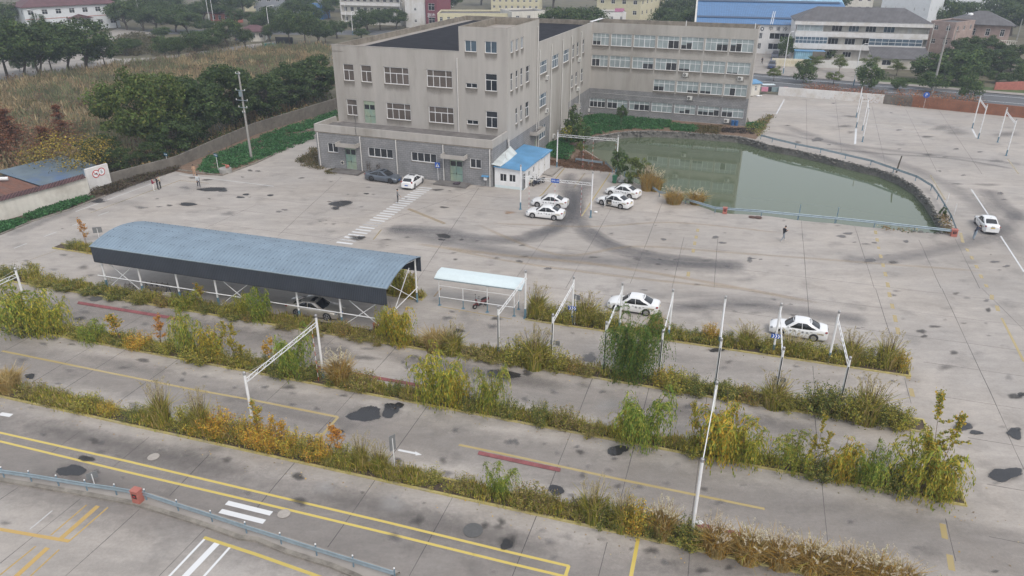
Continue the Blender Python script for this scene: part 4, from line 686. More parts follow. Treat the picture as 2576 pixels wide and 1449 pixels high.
mb = MB(); fbox(mb, fnF(0), -.08, 26.73, 5.17, 6.19, -.08, .17); hexa(mb, [(-.08, .171, 5.17), (.17, .171, 5.17), (.17, BF-.002, 5.17), (-.08, BF-.002, 5.17), (-.08, .171, 6.19), (.17, .171, 6.19), (.17, BF-.002, 6.19), (-.08, BF-.002, 6.19)])
hexa(mb, [(26.48, .171, 5.17), (26.73, .171, 5.17), (26.73, BF-.002, 5.17), (26.48, BF-.002, 5.17), (26.48, .171, 6.19), (26.73, .171, 6.19), (26.73, BF-.002, 6.19), (26.48, BF-.002, 6.19)])
mb.build('parapet', M['plaster'], OB)
mb = MB(); fbox(mb, fnF(0), -.04, 26.7, 5.03, 5.168, -.05, -.002); mb.build('cornice', M['plaster_dark'], OB)
mb = MB(); mb.poly([(0, 0, 0), (0, BF, 0), (0, BF, 5.17), (0, 0, 5.17)]); mb.build('wall', M['greybrick'], OB)
mb = MB(); mb.poly([(26.65, BF, 0), (26.65, 0, 0), (26.65, 0, 5.17), (26.65, BF, 5.17)]); mb.build('wall', M['greybrick'], OB)
mb = MB(); mb.poly([(.17, .17, 5.5), (26.48, .17, 5.5), (26.48, BF, 5.5), (.17, BF, 5.5)]); mb.build('terrace_floor', M['roofgrey'], OB)
mb = MB(); mb.poly([(.174, BF-.8, 5.504), (.9, BF-.9, 5.504), (1.2, BF-.01, 5.504), (.174, BF-.01, 5.504)]); mb.build('terrace_patch', M['path'], OB)
for (q, k, odd) in aw: window(fnF(0), *q, OB, cols=[i/k for i in range(1, k)], pane='glass', w=.09, dark=None, sill=True)
def steel_door(q, fn, parent):
 a, b, c, d = q; H = d-c; mid = (a+b)/2; mb = MB()
 fbox(mb, fn, a+.02, mid-.012, c, c+H*.62, .08, .12); fbox(mb, fn, mid+.012, b-.02, c, c+H*.62, .08, .12); fbox(mb, fn, a+.02, b-.02, c+H*.83, d, .08, .12); fbox(mb, fn, mid-.06, mid+.06, c+H*.62, c+H*.83, .08, .12)
 fbox(mb, fn, a+.02, a+.1, c+H*.62, c+H*.83, .08, .12); fbox(mb, fn, b-.1, b-.02, c+H*.62, c+H*.83, .08, .12)
 o = mb.build('door', M['door'], parent)
 pm = MB(); pm.poly([fn(a, c+H*.62, .1), fn(b, c+H*.62, .1), fn(b, c+H*.83, .1), fn(a, c+H*.83, .1)]); pm.build('pane', M['glass'], o)
 hb = MB(); fbox(hb, fn, a+.1, b-.1, c+H*.3, c+H*.3+.03, .05, .079); fbox(hb, fn, mid-.03, mid+.03, c+H*.28, c+H*.36, .04, .078)

 hb.build('handle', M['iron'], o); return o
for q in dr: steel_door(q, fnF(0), OB)
def canopy(fn, s0, s1, z, out, h=.55, parent=OB):
 mb = MB(); fbox(mb, fn, s0, s1, z, z+.12, -out, -.002); fbox(mb, fn, s0, s1, z+.121, z+h, -out, -out+.12); fbox(mb, fn, s0, s0+.12, z+.121, z+h, -out+.121, -.002); fbox(mb, fn, s1-.12, s1, z+.121, z+h, -out+.121, -.002)
 o = mb.build('door_canopy', M['plaster'], parent); f = MB(); f.poly([fn(s0+.12, z+.15, -out+.12), fn(s1-.12, z+.15, -out+.12), fn(s1-.12, z+.15, -.002), fn(s0+.12, z+.15, -.002)]); f.build('canopy_floor', M['roofgrey'], o); return o
for q in dr: canopy(fnF(0), q[0]-.75, q[1]+.75, q[3]-.02, 1.15)
for q in dr: st = MB(); fbox(st, fnF(0), q[0]-1.6, q[1]+1.2, .003, .2, -1.9, -.002); st.build('doorstep', M['roofgrey'], OB)
fan = onb(r8(712, 952), 0); mb = MB(); mb.box((fan[0], -.03, fan[1]), (.5, .06, .5)); fo = mb.build('exhaust_fan', M['cream'], OB); mb = MB(); mb.tube([(fan[0], -.061, fan[1]), (fan[0], -.075, fan[1])], .19, 14); mb.build('fan_blade', M['iron'], fo)
def cv(*a): return a
fw = [(rectb(t(1,0,870,640), t(1,0,990,815), BF), 'A'), (rectb(t(1,0,1047,652), t(1,0,1167,830), BF), 'A'), (rectb(t(1,0,1280,668), t(1,0,1540,858), BF), 'B'), (rectb(t(1,0,1712,697), t(1,0,1975,890), BF), 'B'),
      (rectb(t(1,0,905,995), t(1,0,1023,1163), BF), 'A'), (rectb(t(1,0,1306,1030), t(1,0,1560,1215), BF), 'B'), (rectb(t(1,0,1733,1065), t(1,0,1990,1250), BF), 'B')]
tw = [(rectb(t(1,0,2097,403), t(1,0,2217,525), BF), '2', 'glass_blue'), (rectb(t(1,0,2300,412), t(1,0,2422,540), BF), '2', 'glass_blue'), (rectb(t(1,0,2108,832), t(1,0,2225,890), BF), '2', 'glass'), (rectb(t(1,0,2303,738), t(1,0,2424,922), BF), 'A', 'glass'), (rectb(t(1,0,2120,1203), t(1,0,2234,1258), BF), '2', 'glass'), (rectb(t(1,0,2310,1115), t(1,0,2428,1292), BF), 'A', 'glass')]
td = rectb(t(1,0,1078,1012), t(1,0,1208,1240), BF); td = (td[0], td[1], 5.62, td[3])
wall('wall', fnF(BF), .5, A1, 5.5, ZT, [q[0] for q in fw]+[td], M['plaster'], OB)
wall('tower_wall', fnF(BF), A1, AE, 5.5, ZTW, [q[0] for q in tw], M['plaster'], OB)
def win(fn, q, kind, pane, parent=OB, **k):
 if kind == 'A': return window(fn, *q, parent, cols=(.5,), transom=.63, tcols=(), pane=pane, w=.075, sill=True)
 if kind == 'B': return window(fn, *q, parent, cols=(.25, .5, .75), transom=.63, tcols=(.25, .75), pane=pane, w=.085, sill=True)
 return window(fn, *q, parent, cols=(.5,), pane=pane, w=.075, sill=True)
for q, k in fw: win(fnF(BF), q, k, 'curtain')
for q, k, p in tw: win(fnF(BF), q, k, p)
tag(steel_door(td, fnF(BF), OB), 'green steel door opening onto the terrace')
ew = [(280,600,358,757,'C'),(400,540,472,697,'C'),(512,490,578,640,'C'),(603,450,632,590,'A'),(650,425,677,565,'A'),(707,397,733,537,'A'),(140,660,178,835,'A'),(85,685,112,866,'A'),(37,710,62,892,'A'),(-4,735,12,915,'A'),(38,392,65,515,'2'),(90,372,117,492,'2'),(-4,410,14,533,'2'),
      (272,925,350,1095,'C'),(268,1245,342,1420,'C'),(590,755,619,890,'A'),(635,725,661,862,'A'),(690,690,719,827,'A'),(135,1020,173,1187,'A'),(83,1055,108,1220,'A'),(35,1085,61,1253,'A'),(622,1060,645,1148,'2'),(678,1025,700,1105,'2')]
eq = []
for x0, y0, x1, y1, k in ew:
 b0, z0 = ona(t(2,0,x0,y1), AE); b1, z1 = ona(t(2,0,x1,y0-8), AE)
 if x0 == -4: b0, b1 = b1-1.0, b1
 eq.append(((b0, b1, z0, z1), k))
ed = [(17.0, 18.2, .05, 2.4), (35.4, 36.9, .05, 2.5)]
eo = [q for q, k in eq]+ed
wall('wall', fnE(AE), 18.1, BWING, 4.7, ZT, eo, M['plaster'], OB); wall('tower_wall', fnE(AE), BF, 18.1, 4.7, ZTW, eo, M['plaster'], OB)
wall('wall', fnE(AE), BF, 24.0, 0, 4.7, eo, M['greybrick'], OB); wall('wall', fnE(AE), 24.0, 34.6, 0, 4.7, eo, M['plaster'], OB); wall('wall', fnE(AE), 34.6, BWING, 0, 4.7, eo, M['greybrick'], OB)
for q, k in eq:
 if k == 'C': window(fnE(AE), *q, OB, cols=(.25, .5, .75), transom=.63, tcols=(.25, .75), pane='glass_blue', w=.085, sill=True)
 else: win(fnE(AE), q, k, 'glass_blue' if q[2] > 15 else 'glass')
for q in ed:
 mb = MB(); fbox(mb, fnE(AE), q[0], q[1], q[2], q[3], .1, .14); o = mb.build('door', M['door'], OB); h = MB(); fbox(h, fnE(AE), q[1]-.2, q[1]-.1, 1.0, 1.2, .06, .099); h.build('handle', M['iron'], o)
canopy(fnE(AE), 14.6, 18.6, 3.55, 1.1, .5); canopy(fnE(AE), 34.9, 38.2, 3.3, 1.1, .5)
mb = MB(); mb.poly([(2.2, BF+.15, 15.35), (AE-.15, BF+.15, 15.35), (AE-.15, 51.9, 15.35), (2.2, 51.9, 15.35)]); mb.build('roof', M['roofblack'], OB)
mb = MB(); mb.box((1.35, 28.6, 15.3), (1.7, 46.6, .12)); mb.build('roof_gutter', M['path'], OB)
mb = MB()
for (x0, x1, y0, y1) in ((.5, .75, BF+.13, 52.1), (.751, AE-.151, 51.9, 52.1), (AE-.15, AE-.001, 18.3, BWING+3.4)):
 mb.box(((x0+x1)/2, (y0+y1)/2, (15.2+ZT)/2), (x1-x0, y1-y0, ZT-15.2))
mb.box(((.5+A1)/2, BF+.065, 15.75), (A1-.5, .129, .8-.002)); mb.build('parapet', M['plaster_dark'], OB)
mb = MB(); [mb.box((10.2, BF+.06+.0, ZT+.03), (19.6, .2, .05))]; mb.box((AE-.08, 33.5, ZT+.03), (.22, 30.6, .05)); mb.build('coping', M['plaster'], OB)
mb = MB(); mb.poly([(.5, 52.1, 0), (.5, BF, 0), (.5, BF, ZT), (.5, 52.1, ZT)]); mb.build('wall', M['plaster'], OB)
mb = MB(); mb.poly([(AE, 52.1, 0), (.5, 52.1, 0), (.5, 52.1, ZT), (AE, 52.1, ZT)]); mb.build('wall', M['plaster'], OB)
mb = MB(); mb.poly([(A1, 18.1, 15.3), (A1, BF+.1, 15.3), (A1, BF+.1, ZTW), (A1, 18.1, ZTW)]); mb.poly([(AE, 18.1, 15.3), (A1, 18.1, 15.3), (A1, 18.1, ZTW), (AE, 18.1, ZTW)]); mb.build('tower_wall', M['plaster'], OB)
mb = MB()
for (x0, x1, y0, y1) in ((A1+.002, AE-.002, BF+.002, BF+.25), (A1+.002, AE-.002, 17.85, 18.098), (A1+.002, A1+.25, BF+.251, 17.849), (AE-.25, AE-.002, BF+.251, 17.849)): mb.box(((x0+x1)/2, (y0+y1)/2, 18.72), (x1-x0, y1-y0, 1.17))
mb.build('tower_parapet', M['plaster_dark'], OB)
mb = MB(); mb.poly([(A1+.2, BF+.2, 18.4), (AE-.2, BF+.2, 18.4), (AE-.2, 17.9, 18.4), (A1+.2, 17.9, 18.4)]); mb.build('tower_roof', M['path'], OB)
for k, (a, L) in enumerate(((17.6, 2.2), (17.1, 2.7), (16.7, 3.1))): tag(MB().box((a+1.1, 7.2+k*.75, 15.42), (L, .35, .06)).build('roof_sheet', M['paleroof'], OB), 'pale sheet lying on the black roof beside the tower')
mb = MB(); WR = 55.1
ww = []
rows = [([(770,335,977,463),(995,340,1205,473),(1223,348,1442,487),(1460,358,1682,494),(1698,368,1928,507),(1942,378,2175,517),(2193,388,2432,528)], [[(0,.5),(1,.5)],[],[],[(2,1),(3,1)],[(0,.5),(1,.8)],[(2,.8),(3,.8)],[(0,.8),(1,1)]]),
  ([(760,550,965,678),(980,562,1190,690),(1207,572,1422,702),(1438,583,1658,713),(1675,595,1900,728),(1913,605,2145,740),(2158,618,2397,752)], [[(0,1),(1,1)],[],[(2,.7),(3,.7)],[(2,1),(3,1)],[(0,.3),(1,.3)],[],[(0,.15),(1,.15)]]),
  ([(1420,798,1638,930),(1652,812,1875,943),(1888,825,2117,958),(2130,840,2365,972)], [[(0,.6),(1,.6)],[(2,.3),(3,.3)],[(0,.35),(1,.35)],[(1,1)]]),
  ([(735,985,938,1090),(955,995,1160,1105),(1175,1015,1383,1120),(1400,1027,1612,1137),(1630,1042,1845,1150),(1865,1058,2085,1165),(2105,1075,2333,1187)], [[(0,1),(1,1),(2,1),(3,1)],[(0,1),(1,1)],[(1,1),(2,1),(3,1)],[],[(1,.4),(2,.7)],[(0,.6),(1,.6),(2,.6),(3,1)],[(0,.8),(1,.8)]])]
wops = []
for rr, dk in rows:
 zz = []
 for (x0, y0, x1, y1) in rr: zz.append((onb(t(2,0,(x0+x1)/2,(y0+y1)/2-62 if 0 else y0), BWING)[1]))
 z1 = float(np.median([onb(t(2,0,x0,y0), BWING)[1] for x0, y0, x1, y1 in rr])); z0 = float(np.median([onb(t(2,0,x1,y1), BWING)[1] for x0, y0, x1, y1 in rr]))
 for (x0, y0, x1, y1), d in zip(rr, dk):
  a0 = onb(t(2,0,x0,(y0+y1)/2), BWING)[0]; a1 = onb(t(2,0,x1,(y0+y1)/2), BWING)[0]; wops.append(((a0+.02, a1-.02, z0, z1), d))
wq = [(max(q[0], AE+.12), q[1], q[2], q[3]) for q, d in wops]
wall('wing_wall', fnF(BWING), AE, WR, 4.7, ZT, wq, M['plaster'], OB); wall('wing_wall', fnF(BWING), AE, WR, 0, 4.7, wq, M['greybrick'], OB)
for q, (_, d) in zip(wq, wops): window(fnF(BWING), *q, OB, cols=(.25, .5, .75), thick=1, transom=.66, tcols=(.25, .5, .75), pane='blind', dark=[x for x in d] or None, w=.075, sill=True)
mb = MB(); mb.poly([(WR, BWING, 0), (WR, 53.4, 0), (WR, 53.4, ZT), (WR, BWING, ZT)]); mb.poly([(WR, 53.4, 0), (AE, 53.4, 0), (AE, 53.4, ZT), (WR, 53.4, ZT)]); mb.build('wing_wall', M['plaster'], OB)
mb = MB();
for (x0, x1, y0, y1, z) in ((AE+.002, WR-.002, BWING+.002, BWING+.3, ZT), (AE+.002, WR-.002, 53.1, 53.398, ZT+.25), (WR-.3, WR-.002, BWING+.301, 53.099, ZT+.1)): mb.box(((x0+x1)/2, (y0+y1)/2, (14.9+z)/2), (x1-x0, y1-y0, z-14.9))
mb.build('wing_parapet', M['plaster_dark'], OB)
mb = MB(); mb.poly([(AE, BWING+.2, 15.1), (WR-.2, BWING+.2, 15.1), (WR-.2, 53.2, 15.1), (AE, 53.2, 15.1)]); mb.build('wing_roof', M['roofgrey'], OB)
mb = MB(); mb.beam((AE-.3, BWING-.1, ZT+.14), (AE+.6, 53.1, ZT+.3), .55, .05); mb.build('roof_flashing', M['white'], OB)
mb = MB(); [mb.tube([(a, BWING+.1, ZT-.2), (a, BWING+.1, ZT+.85)], .06, 6) for a in (onb(t(2,0,1752,230), BWING)[0], onb(t(2,0,2447,260), BWING)[0])]; mb.build('roof_post', M['white'], OB)
def pipe(p0, p1, hook, parent=OB):
 mb = MB(); p0 = V3(p0); hk = V3(hook); mb.tube([p0+hk*-.15, p0+hk*.12+Vector((0, 0, .05)), p0+hk*.12+Vector((0, 0, -.2)), V3(p1)+hk*.12], .075, 8)
 for z in np.arange(p1[2]+.8, p0[2]-.4, 2.6): mb.tube([(p1[0]+hk.x*.12, p1[1]+hk.y*.12, z), (p1[0]+hk.x*.12, p1[1]+hk.y*.12, z+.08)], .1, 8)
 mb.build('rain_pipe', M['pipe'], parent)
for px in ((617,1310),(1043,1355),(1405,1390),(1880,1440)): a, z = onb(t(1,0,*px), 0); pipe((a, 0, 4.95), (a, 0, .05), (0, -1, 0))
a, z = onb(t(1,1,2352,45), 0); pipe((a, 0, 4.95), (a, 0, .05), (0, -1, 0))
a, z = onb(t(1,0,2023,590), BF); pipe((a, BF, z), (a, BF, 5.55), (0, -1, 0))
for (x, y) in ((257,270),(274,505),(395,450),(510,405),(600,365),(697,323)): b, z = ona(t(2,0,x,y), AE); pipe((AE, b, z), (AE, b, .15), (1, 0, 0))
a, z = onb(t(2,0,765,515), BWING); pipe((a+.1, BWING, z), (a+.1, BWING, .1), (0, -1, 0))
mb = MB(); p = [onb(t(1,0,990,1160), BF), onb(t(1,0,1005,1235), BF)]; mb.tube([(p[0][0], BF-.03, p[0][1]), (p[0][0]+.15, BF-.04, 5.56)], .025, 5); a_ = onb(t(1,0,1003,1290), 0)[0]; mb.tube([(a_, -.11, 6.2), (a_+.03, -.11, 5.15)], .025, 5); mb.tube([(p[0][0]+.15, BF-.04, 5.56), (a_, -.11, 6.21)], .02, 5); mb.build('conductor_wire', M['iron'], OB)
mb = MB(); mb.tube([(AE+.3, BWING-.04, 3.95), (48, BWING-.04, 3.7)], .02, 5); mb.build('cable', M['pipe'], OB)
mx_, mz_ = onb(t(1,1,2310,345), 0); eb = thing('meter_box', B(mx_, -.002, mz_), TB, 'small white meter box under a blue cover on the annex wall left of the booth', 'box')
MB().box((0, -.12, 0), (.42, .22, .4)).build('case', M['white'], eb, bevel=.01); MB().box((0, -.2, .36), (1.0, .4, .05), up=(0, -.25, 1)).build('cover', M['boothroof'], eb); mb = MB(); mb.tube([(0, -.06, -.2), (-.05, -.08, -1.0), (-.4, -.3, mz_*-1+.03), (-1.1, -.8, -mz_+.03)], .018, 5); mb.build('cable', M['black'], eb)
fe = BA; ff = -BB
for (x, y, lab) in ((1745,750,'air conditioner under the second window row of the rear wing, left of two'), (2297,790,'air conditioner on the rear wing under the second window row near its right end'), (1787,985,'air conditioner on the rear wing between the two lowest window rows'), (760,1118,'air conditioner at the foot of the rear wing beside the inner corner'), (2155,1235,'air conditioner at the foot of the rear wing beside blue drums')):
 a, z = onb(t(2,0,x,y), BWING); ac_unit(B(a, BWING, z if z > .7 else .65), ff, lab)
for (x, y, lab) in ((668,600,'topmost air conditioner near the far end of the side wall of the office block'), (345,778,'air conditioner under an upper window of the side wall, nearest the tower'), (655,893,'air conditioner on the side wall above the far door canopy'), (340,1110,'air conditioner on the side wall above the lowest window, nearest the tower'), (558,1250,'air conditioner near the ground at the side wall, farthest of the three low ones'), (493,1303,'middle of the three low air conditioners along the side wall'), (410,1368,'nearest of the three low air conditioners along the side wall')):
 b, z = ona(t(2,0,x,y), AE); ac_unit(B(AE, b, max(z, .65)), fe, lab)
for k, x in enumerate((2220,2258)):
 a, z = onb(t(2,0,x,1245), BWING); p = B(a, BWING-.45, 0.03); mb = MB(); mb.tube([(0, 0, 0), (0, 0, .85)], .29, 14); mb.tube([(0, 0, .28), (0, 0, .31)], .31, 14); mb.tube([(0, 0, .56), (0, 0, .59)], .31, 14)
 tag(mb.build('blue_drum', mat('drum_blue', (.03, .12, .30), .5), loc=p), 'blue plastic drum at the foot of the rear wing, %s of the two' % ('left' if k == 0 else 'right'), 'drum', 'blue drums')

# ---- guard booth with blue roof
bo = G(r1(690, 900)); bl = G(r1(130, 800)); bf_ = B(30.4, 11.3)
BX = B(26.9, .15); TBB = TB
booth = thing('guard_booth', BX, TB, 'small white guard booth with bright blue lean-to roof against the office block', 'building')
def loc_b(v, z=0): w = G(v, z)-BX; return float(w@BA), float(w@BB)
WBX, LBX = 4.05, 11.2
c0, c1 = 0.0, WBX
def fF2(s, z, d=0): return (s, d, z)
def fE2(s, z, d=0): return (WBX-d, s, z)
def plane_b(v, b): a, z = onb(v, b); return a-26.9, z
def plane_a(v, a): b, z = ona(v, a); return b-.15, z
q1 = (*[plane_b(r1(x, y), .15) for x, y in ((250,568),(378,728))],); q2 = (*[plane_b(r1(x, y), .15) for x, y in ((425,585),(548,742))],)
wf = [(q1[0][0], q1[1][0], q1[1][1], q1[0][1]), (q2[0][0], q2[1][0], q2[1][1], q2[0][1])]
wall('wall', fF2, 0, WBX, .35, 2.75, wf, M['white'], booth); wall('wall', fF2, 0, WBX, 0, .35, [], M['paleroof'], booth)
ro = []
for (x0, y0, x1, y1) in ((787,500,832,640),(878,420,918,565)):
 a = plane_a(r1(x0, y1), 26.9+WBX); b = plane_a(r1(x1, y0), 26.9+WBX); ro.append((a[0], b[0], a[1], b[1]))
dd = []
for (x0, y0, x1, y1) in ((698,590,738,840),(978,340,1010,580),(1083,250,1112,495)):
 a = plane_a(r1(x0, y1), 26.9+WBX); b = plane_a(r1(x1, y0), 26.9+WBX); dd.append((a[0], b[0], .1, 2.15))
wall('wall', fE2, 0, LBX, 0, 2.62, ro+dd, M['white'], booth)
for q in wf: window(fF2, *q, booth, cols=(.5,), pane='glass', w=.06)
for q in ro: window(fE2, *q, booth, cols=(.5,), pane='glass', w=.05)
for k, q in enumerate(dd):
 mb = MB(); fbox(mb, fE2, *q, .06, .1); o = mb.build('door', M['blinddark'] if k == 0 else M['acwhite'], booth); h = MB(); fbox(h, fE2, q[1]-.2, q[1]-.14, 1.0, 1.15, .02, .058); h.build('handle', M['iron'], o)
mb = MB(); mb.poly([(0, LBX, 0), (WBX, LBX, 0), (WBX, LBX, 2.62), (0, LBX, 2.9)]); mb.build('wall', M['white'], booth)
mb = MB(); hexa(mb, [(-.02, -.35, 2.80), (WBX+.25, -.35, 2.66), (WBX+.25, 6.9, 2.62), (-.02, 6.9, 3.05), (-.02, -.35, 2.87), (WBX+.25, -.35, 2.73), (WBX+.25, 6.9, 2.69), (-.02, 6.9, 3.12)])
mb.build('roof', M['boothroof'], booth)
mb = MB(); hexa(mb, [(-.02, 6.7, 2.90), (WBX+.25, 6.7, 2.50), (WBX+.25, LBX+.3, 2.50), (-.02, LBX+.3, 2.90), (-.02, 6.7, 2.95), (WBX+.25, 6.7, 2.57), (WBX+.25, LBX+.3, 2.57), (-.02, LBX+.3, 2.97)]); mb.build('roof', M['boothroof'], booth)
mb = MB(); hexa(mb, [(-.35, -.3, 3.1), (.95, -.3, 2.92), (.95, 6.2, 2.92), (-.1, 6.2, 3.9), (-.35, -.3, 3.16), (.95, -.3, 2.98), (.95, 6.2, 2.98), (-.1, 6.2, 3.96)]); aw_ = mb.build('awning', mat_stripes('pale_ribbed_sheet', (.50, .55, .55), (.62, .66, .66), 4, axis='Y', rough=.4), booth)
mb = MB(); mb.tube([(.6, 2.5, 3.3), (.5, 2.6, 4.0), (1.0, 2.0, 3.2)], .03, 5); mb.tube([(-.1, 5.6, 3.95), (-.15, 5.6, 5.0)], .1, 8); mb.build('stovepipe', M['pipe'], booth)
sheet('booth_apron', [g2(2,1,335,262), g2(2,1,500,228), g2(2,1,395,325), g2(2,1,280,300)], .1, M['path'])
mb = MB(); p0, p1 = G(t(2,1,505,230)), G(t(2,1,400,328)); mb.beam(p0+[0, 0, .06], p1+[0, 0, .06], .12, .14); struct(mb.build('kerb', M['kerb']))
# ---- cars
def interp(x, pts):
 if x <= pts[0][0]: return pts[0][1]
 for (a, b), (c, d) in zip(pts, pts[1:]):
  if x <= c:
   s = (x-a)/(c-a); s = s*s*(3-2*s) if False else s; return b+(d-b)*s
 return pts[-1][1]
CARS = {
 'sedan': dict(L=4.5, W=1.70, wb=2.6, fo=.86, r=.31, top=[(-2.25,.86),(-2.19,1.02),(-1.62,1.075),(-1.4,1.0),(0,.93),(1.0,.93),(1.6,.86),(2.05,.74),(2.25,.60)], cowl=1.12, rf=.38, rr=-.80, ct=-1.66, belt0=.93, belt1=1.0, H=1.46, hatch=False),
 'fastback': dict(L=4.98, W=1.90, wb=2.92, fo=.90, r=.35, top=[(-2.49,.88),(-2.42,1.06),(-1.95,1.08),(-1.6,1.02),(0,.93),(1.15,.95),(1.8,.86),(2.3,.72),(2.49,.60)], cowl=1.35, rf=.30, rr=-.80, ct=-2.05, belt0=.94, belt1=1.02, H=1.48, hatch=False),
 'hatch': dict(L=4.36, W=1.80, wb=2.65, fo=.88, r=.32, top=[(-2.18,.95),(-2.12,1.05),(-1.9,1.06),(0,.95),(1.05,.97),(1.6,.90),(2.0,.76),(2.18,.62)], cowl=1.25, rf=.30, rr=-1.50, ct=-2.0, belt0=.96, belt1=1.08, H=1.47, hatch=True),
 'saloon': dict(L=4.95, W=1.86, wb=2.84, fo=.96, r=.34, top=[(-2.48,.88),(-2.40,1.04),(-1.85,1.09),(-1.6,1.02),(0,.94),(1.15,.95),(1.7,.89),(2.2,.76),(2.48,.62)], cowl=1.25, rf=.35, rr=-.90, ct=-1.85, belt0=.95, belt1=1.02, H=1.46, hatch=False),
 'suv': dict(L=4.7, W=1.88, wb=2.7, fo=.92, r=.37, top=[(-2.35,1.0),(-2.3,1.12),(-2.1,1.14),(0,1.08),(1.0,1.10),(1.6,1.04),(2.1,.92),(2.35,.75)], cowl=1.15, rf=.35, rr=-1.7, ct=-2.15, belt0=1.08, belt1=1.16, H=1.70, hatch=True)}
def make_car(kind, paint, label, group=None, rim='rim', marks=False, door_open=False, sunroof=False, glass='carglass', name='car'):
 P = CARS[kind]; root = thing(name, (0, 0, 0), 0, label, 'car', group); hw = P['W']/2; hl = P['L']/2; r = P['r']
 xf = hl-P['fo']; xr = xf-P['wb']; ar = r+.055
 xs = sorted(set([round(x, 3) for x in np.linspace(-hl, hl, 31)]+[round(xw+ar*math.cos(a), 3) for xw in (xf, xr) for a in np.linspace(0, math.pi, 13)]+[-hl+.03, hl-.03, -hl+.09, hl-.09]))
 def hwid(x):
  tt = max(0, (abs(x)-(hl-.75))/.75); return hw*(1-.24*tt**2.6)
 def zbot(x):
  z = .21+(.10 if abs(x) > hl-.02 else .05 if abs(x) > hl-.06 else 0)
  for xw in (xf, xr):
   d = ar*ar-(x-xw)**2
   if d > 0: z = max(z, r+math.sqrt(d))
  return z
 rows = []
 for x in xs:
  w_, zb, zt = hwid(x), zbot(x), interp(x, P['top']); h = zt-zb; e = .03 if abs(x) > hl-.02 else 0
  low = .5 if zb > .4 else 0
  sec = [(w_*.93, zb), (w_*.985, zb+h*.12), (w_, zb+h*.42), (w_*.992, zb+h*.66), (w_*.965, zb+h*.86), (w_*.90, zt-.015), (w_*.80, zt+.004), (w_*.5, zt+.028), (0, zt+.04)]
  rows.append([(x, y, z) for y, z in sec]+[(x, -y, z) for y, z in sec[-2::-1]])
 mb = MB(); mb.grid(rows)
 for rw, fl in ((rows[0], 1), (rows[-1], 0)): mb.poly(rw if fl else rw[::-1])
 body = sm(mb.build('body', paint, root), 32)
 ub = MB(); ub.box((0, 0, .42), (P['L']-.5, P['W']*.80, .46)); ub.box(((xf+xr)/2, 0, .22), (P['wb']-2*ar-.05, P['W']*.9, .08)); ub.build('underbody', M['black'], root)
 yb, yt = hw*.905, hw*.73; cw, rf, rr, ct = P['cowl'], P['rf'], P['rr'], P['ct']; H = P['H']
 zb_ = lambda x: interp(x, P['top'])-.005
 def roofz(s): return H-.055+.05*math.sin(math.pi*min(1, max(0, .08+.84*s)))
 nU = 14
 def side(s, v, sg, off=0):   # s: 0 at windscreen foot .. 1 at rear glass foot ; v 0 belt 1 roof
  xb = cw-.18+(ct+.12-cw+.18)*s; xt = rf+(rr-rf)*s; zt = roofz(s); zb = zb_(xb)
  x = xb+(xt-xb)*v; y = (yb+(yt-yb)*v+.035*math.sin(math.pi*v)+off); z = zb+(zt-zb)*v
  if s < .12: y -= (.12-s)*.45*(1-v*.5)
  if s > .85: y -= (s-.85)*.75*(1-v*.4)
  return (x, sg*y, z)
 mb = MB()
 for sg in (1, -1): mb.grid([[side(i/nU, j/4, sg) for j in range(5)] for i in range(nU+1)])
 mb.grid([[(lambda a, b, k: (a[0]+(b[0]-a[0])*k, a[1]+(b[1]-a[1])*k, a[2]+(b[2]-a[2])*k+.035*math.sin(math.pi*k)))(side(i/nU, 1, 1), side(i/nU, 1, -1), j/8) for j in range(9)] for i in range(nU+1)])
 for s0 in (0, 1):
  G_ = []
  for j in range(5):
   a, b = side(s0, j/4, 1), side(s0, j/4, -1); bul = (.20 if s0 == 0 else -.14)*(1-j/4*.55)
   G_.append([(a[0]+bul*math.sin(math.pi*k/8), a[1]+(b[1]-a[1])*k/8, a[2]+(.035*math.sin(math.pi*k/8))*j/4+(-.0)) for k in range(9)])
  mb.grid(G_)
 cab = sm(mb.build('cabin', paint, root), 40)
 def endglass(s0, lo, hi, nm):
  G_ = []
  for j in range(5):
   v = lo+(hi-lo)*j/4; a, b = side(s0, v, 1), side(s0, v, -1); bul = (.20 if s0 == 0 else -.14)*(1-v*.55); row = []
   for k in range(9):
    kk = .07+.86*k/8; row.append((a[0]+bul*math.sin(math.pi*kk)+(.012 if s0 == 0 else -.012), a[1]+(b[1]-a[1])*kk, a[2]+.035*math.sin(math.pi*kk)*v+.010))
   G_.append(row)
  return sm(MB().grid(G_).build(nm, M[glass], root))
 endglass(0, .03, .93, 'windscreen'); endglass(1, .05, .90, 'rear_window')
 xB = .46
 for sg in (1, -1):
  for (s0, s1) in ((.07, .465), (.49, .93)):
   if kind == 'hatch' and s0 > .4: s1 = .93
   G_ = []
   for i in range(6):
    s = s0+(s1-s0)*i/5; vt = .90; vb = .03
    if s0 < .2 and i == 0: vt = .12
    if s0 < .2 and i == 1: vt = .62
    if s0 > .4 and i == 5: vt = .16
    if s0 > .4 and i == 4: vt = .66
    G_.append([side(s, vb+(vt-vb)*j/3, sg, .006) for j in range(4)])
   sm(MB().grid(G_).build('side_window', M[glass], root))
  a = side(.07, .08, sg); m_ = MB(); m_.ball((a[0]+.02, a[1]+sg*.11, a[2]+.05), .095, 8, (.8, 1.1, .75)); m_.build('mirror', paint, root, True)
  for xh in (-.10, -1.02):
   MB().box((xh+.05, sg*(hw*.99+.004), .80), (.17, .025, .03)).build('door_handle', paint if kind != 'sedan' else M['iron'], root)
  y = hwid(hl-.28); lm = MB(); lm.ball((hl-.22, sg*y*.80, interp(hl-.22, P['top'])-.085), .16, 10, (1.05, .95, .52)); lm.build('headlight', M['lamp'], root, True)
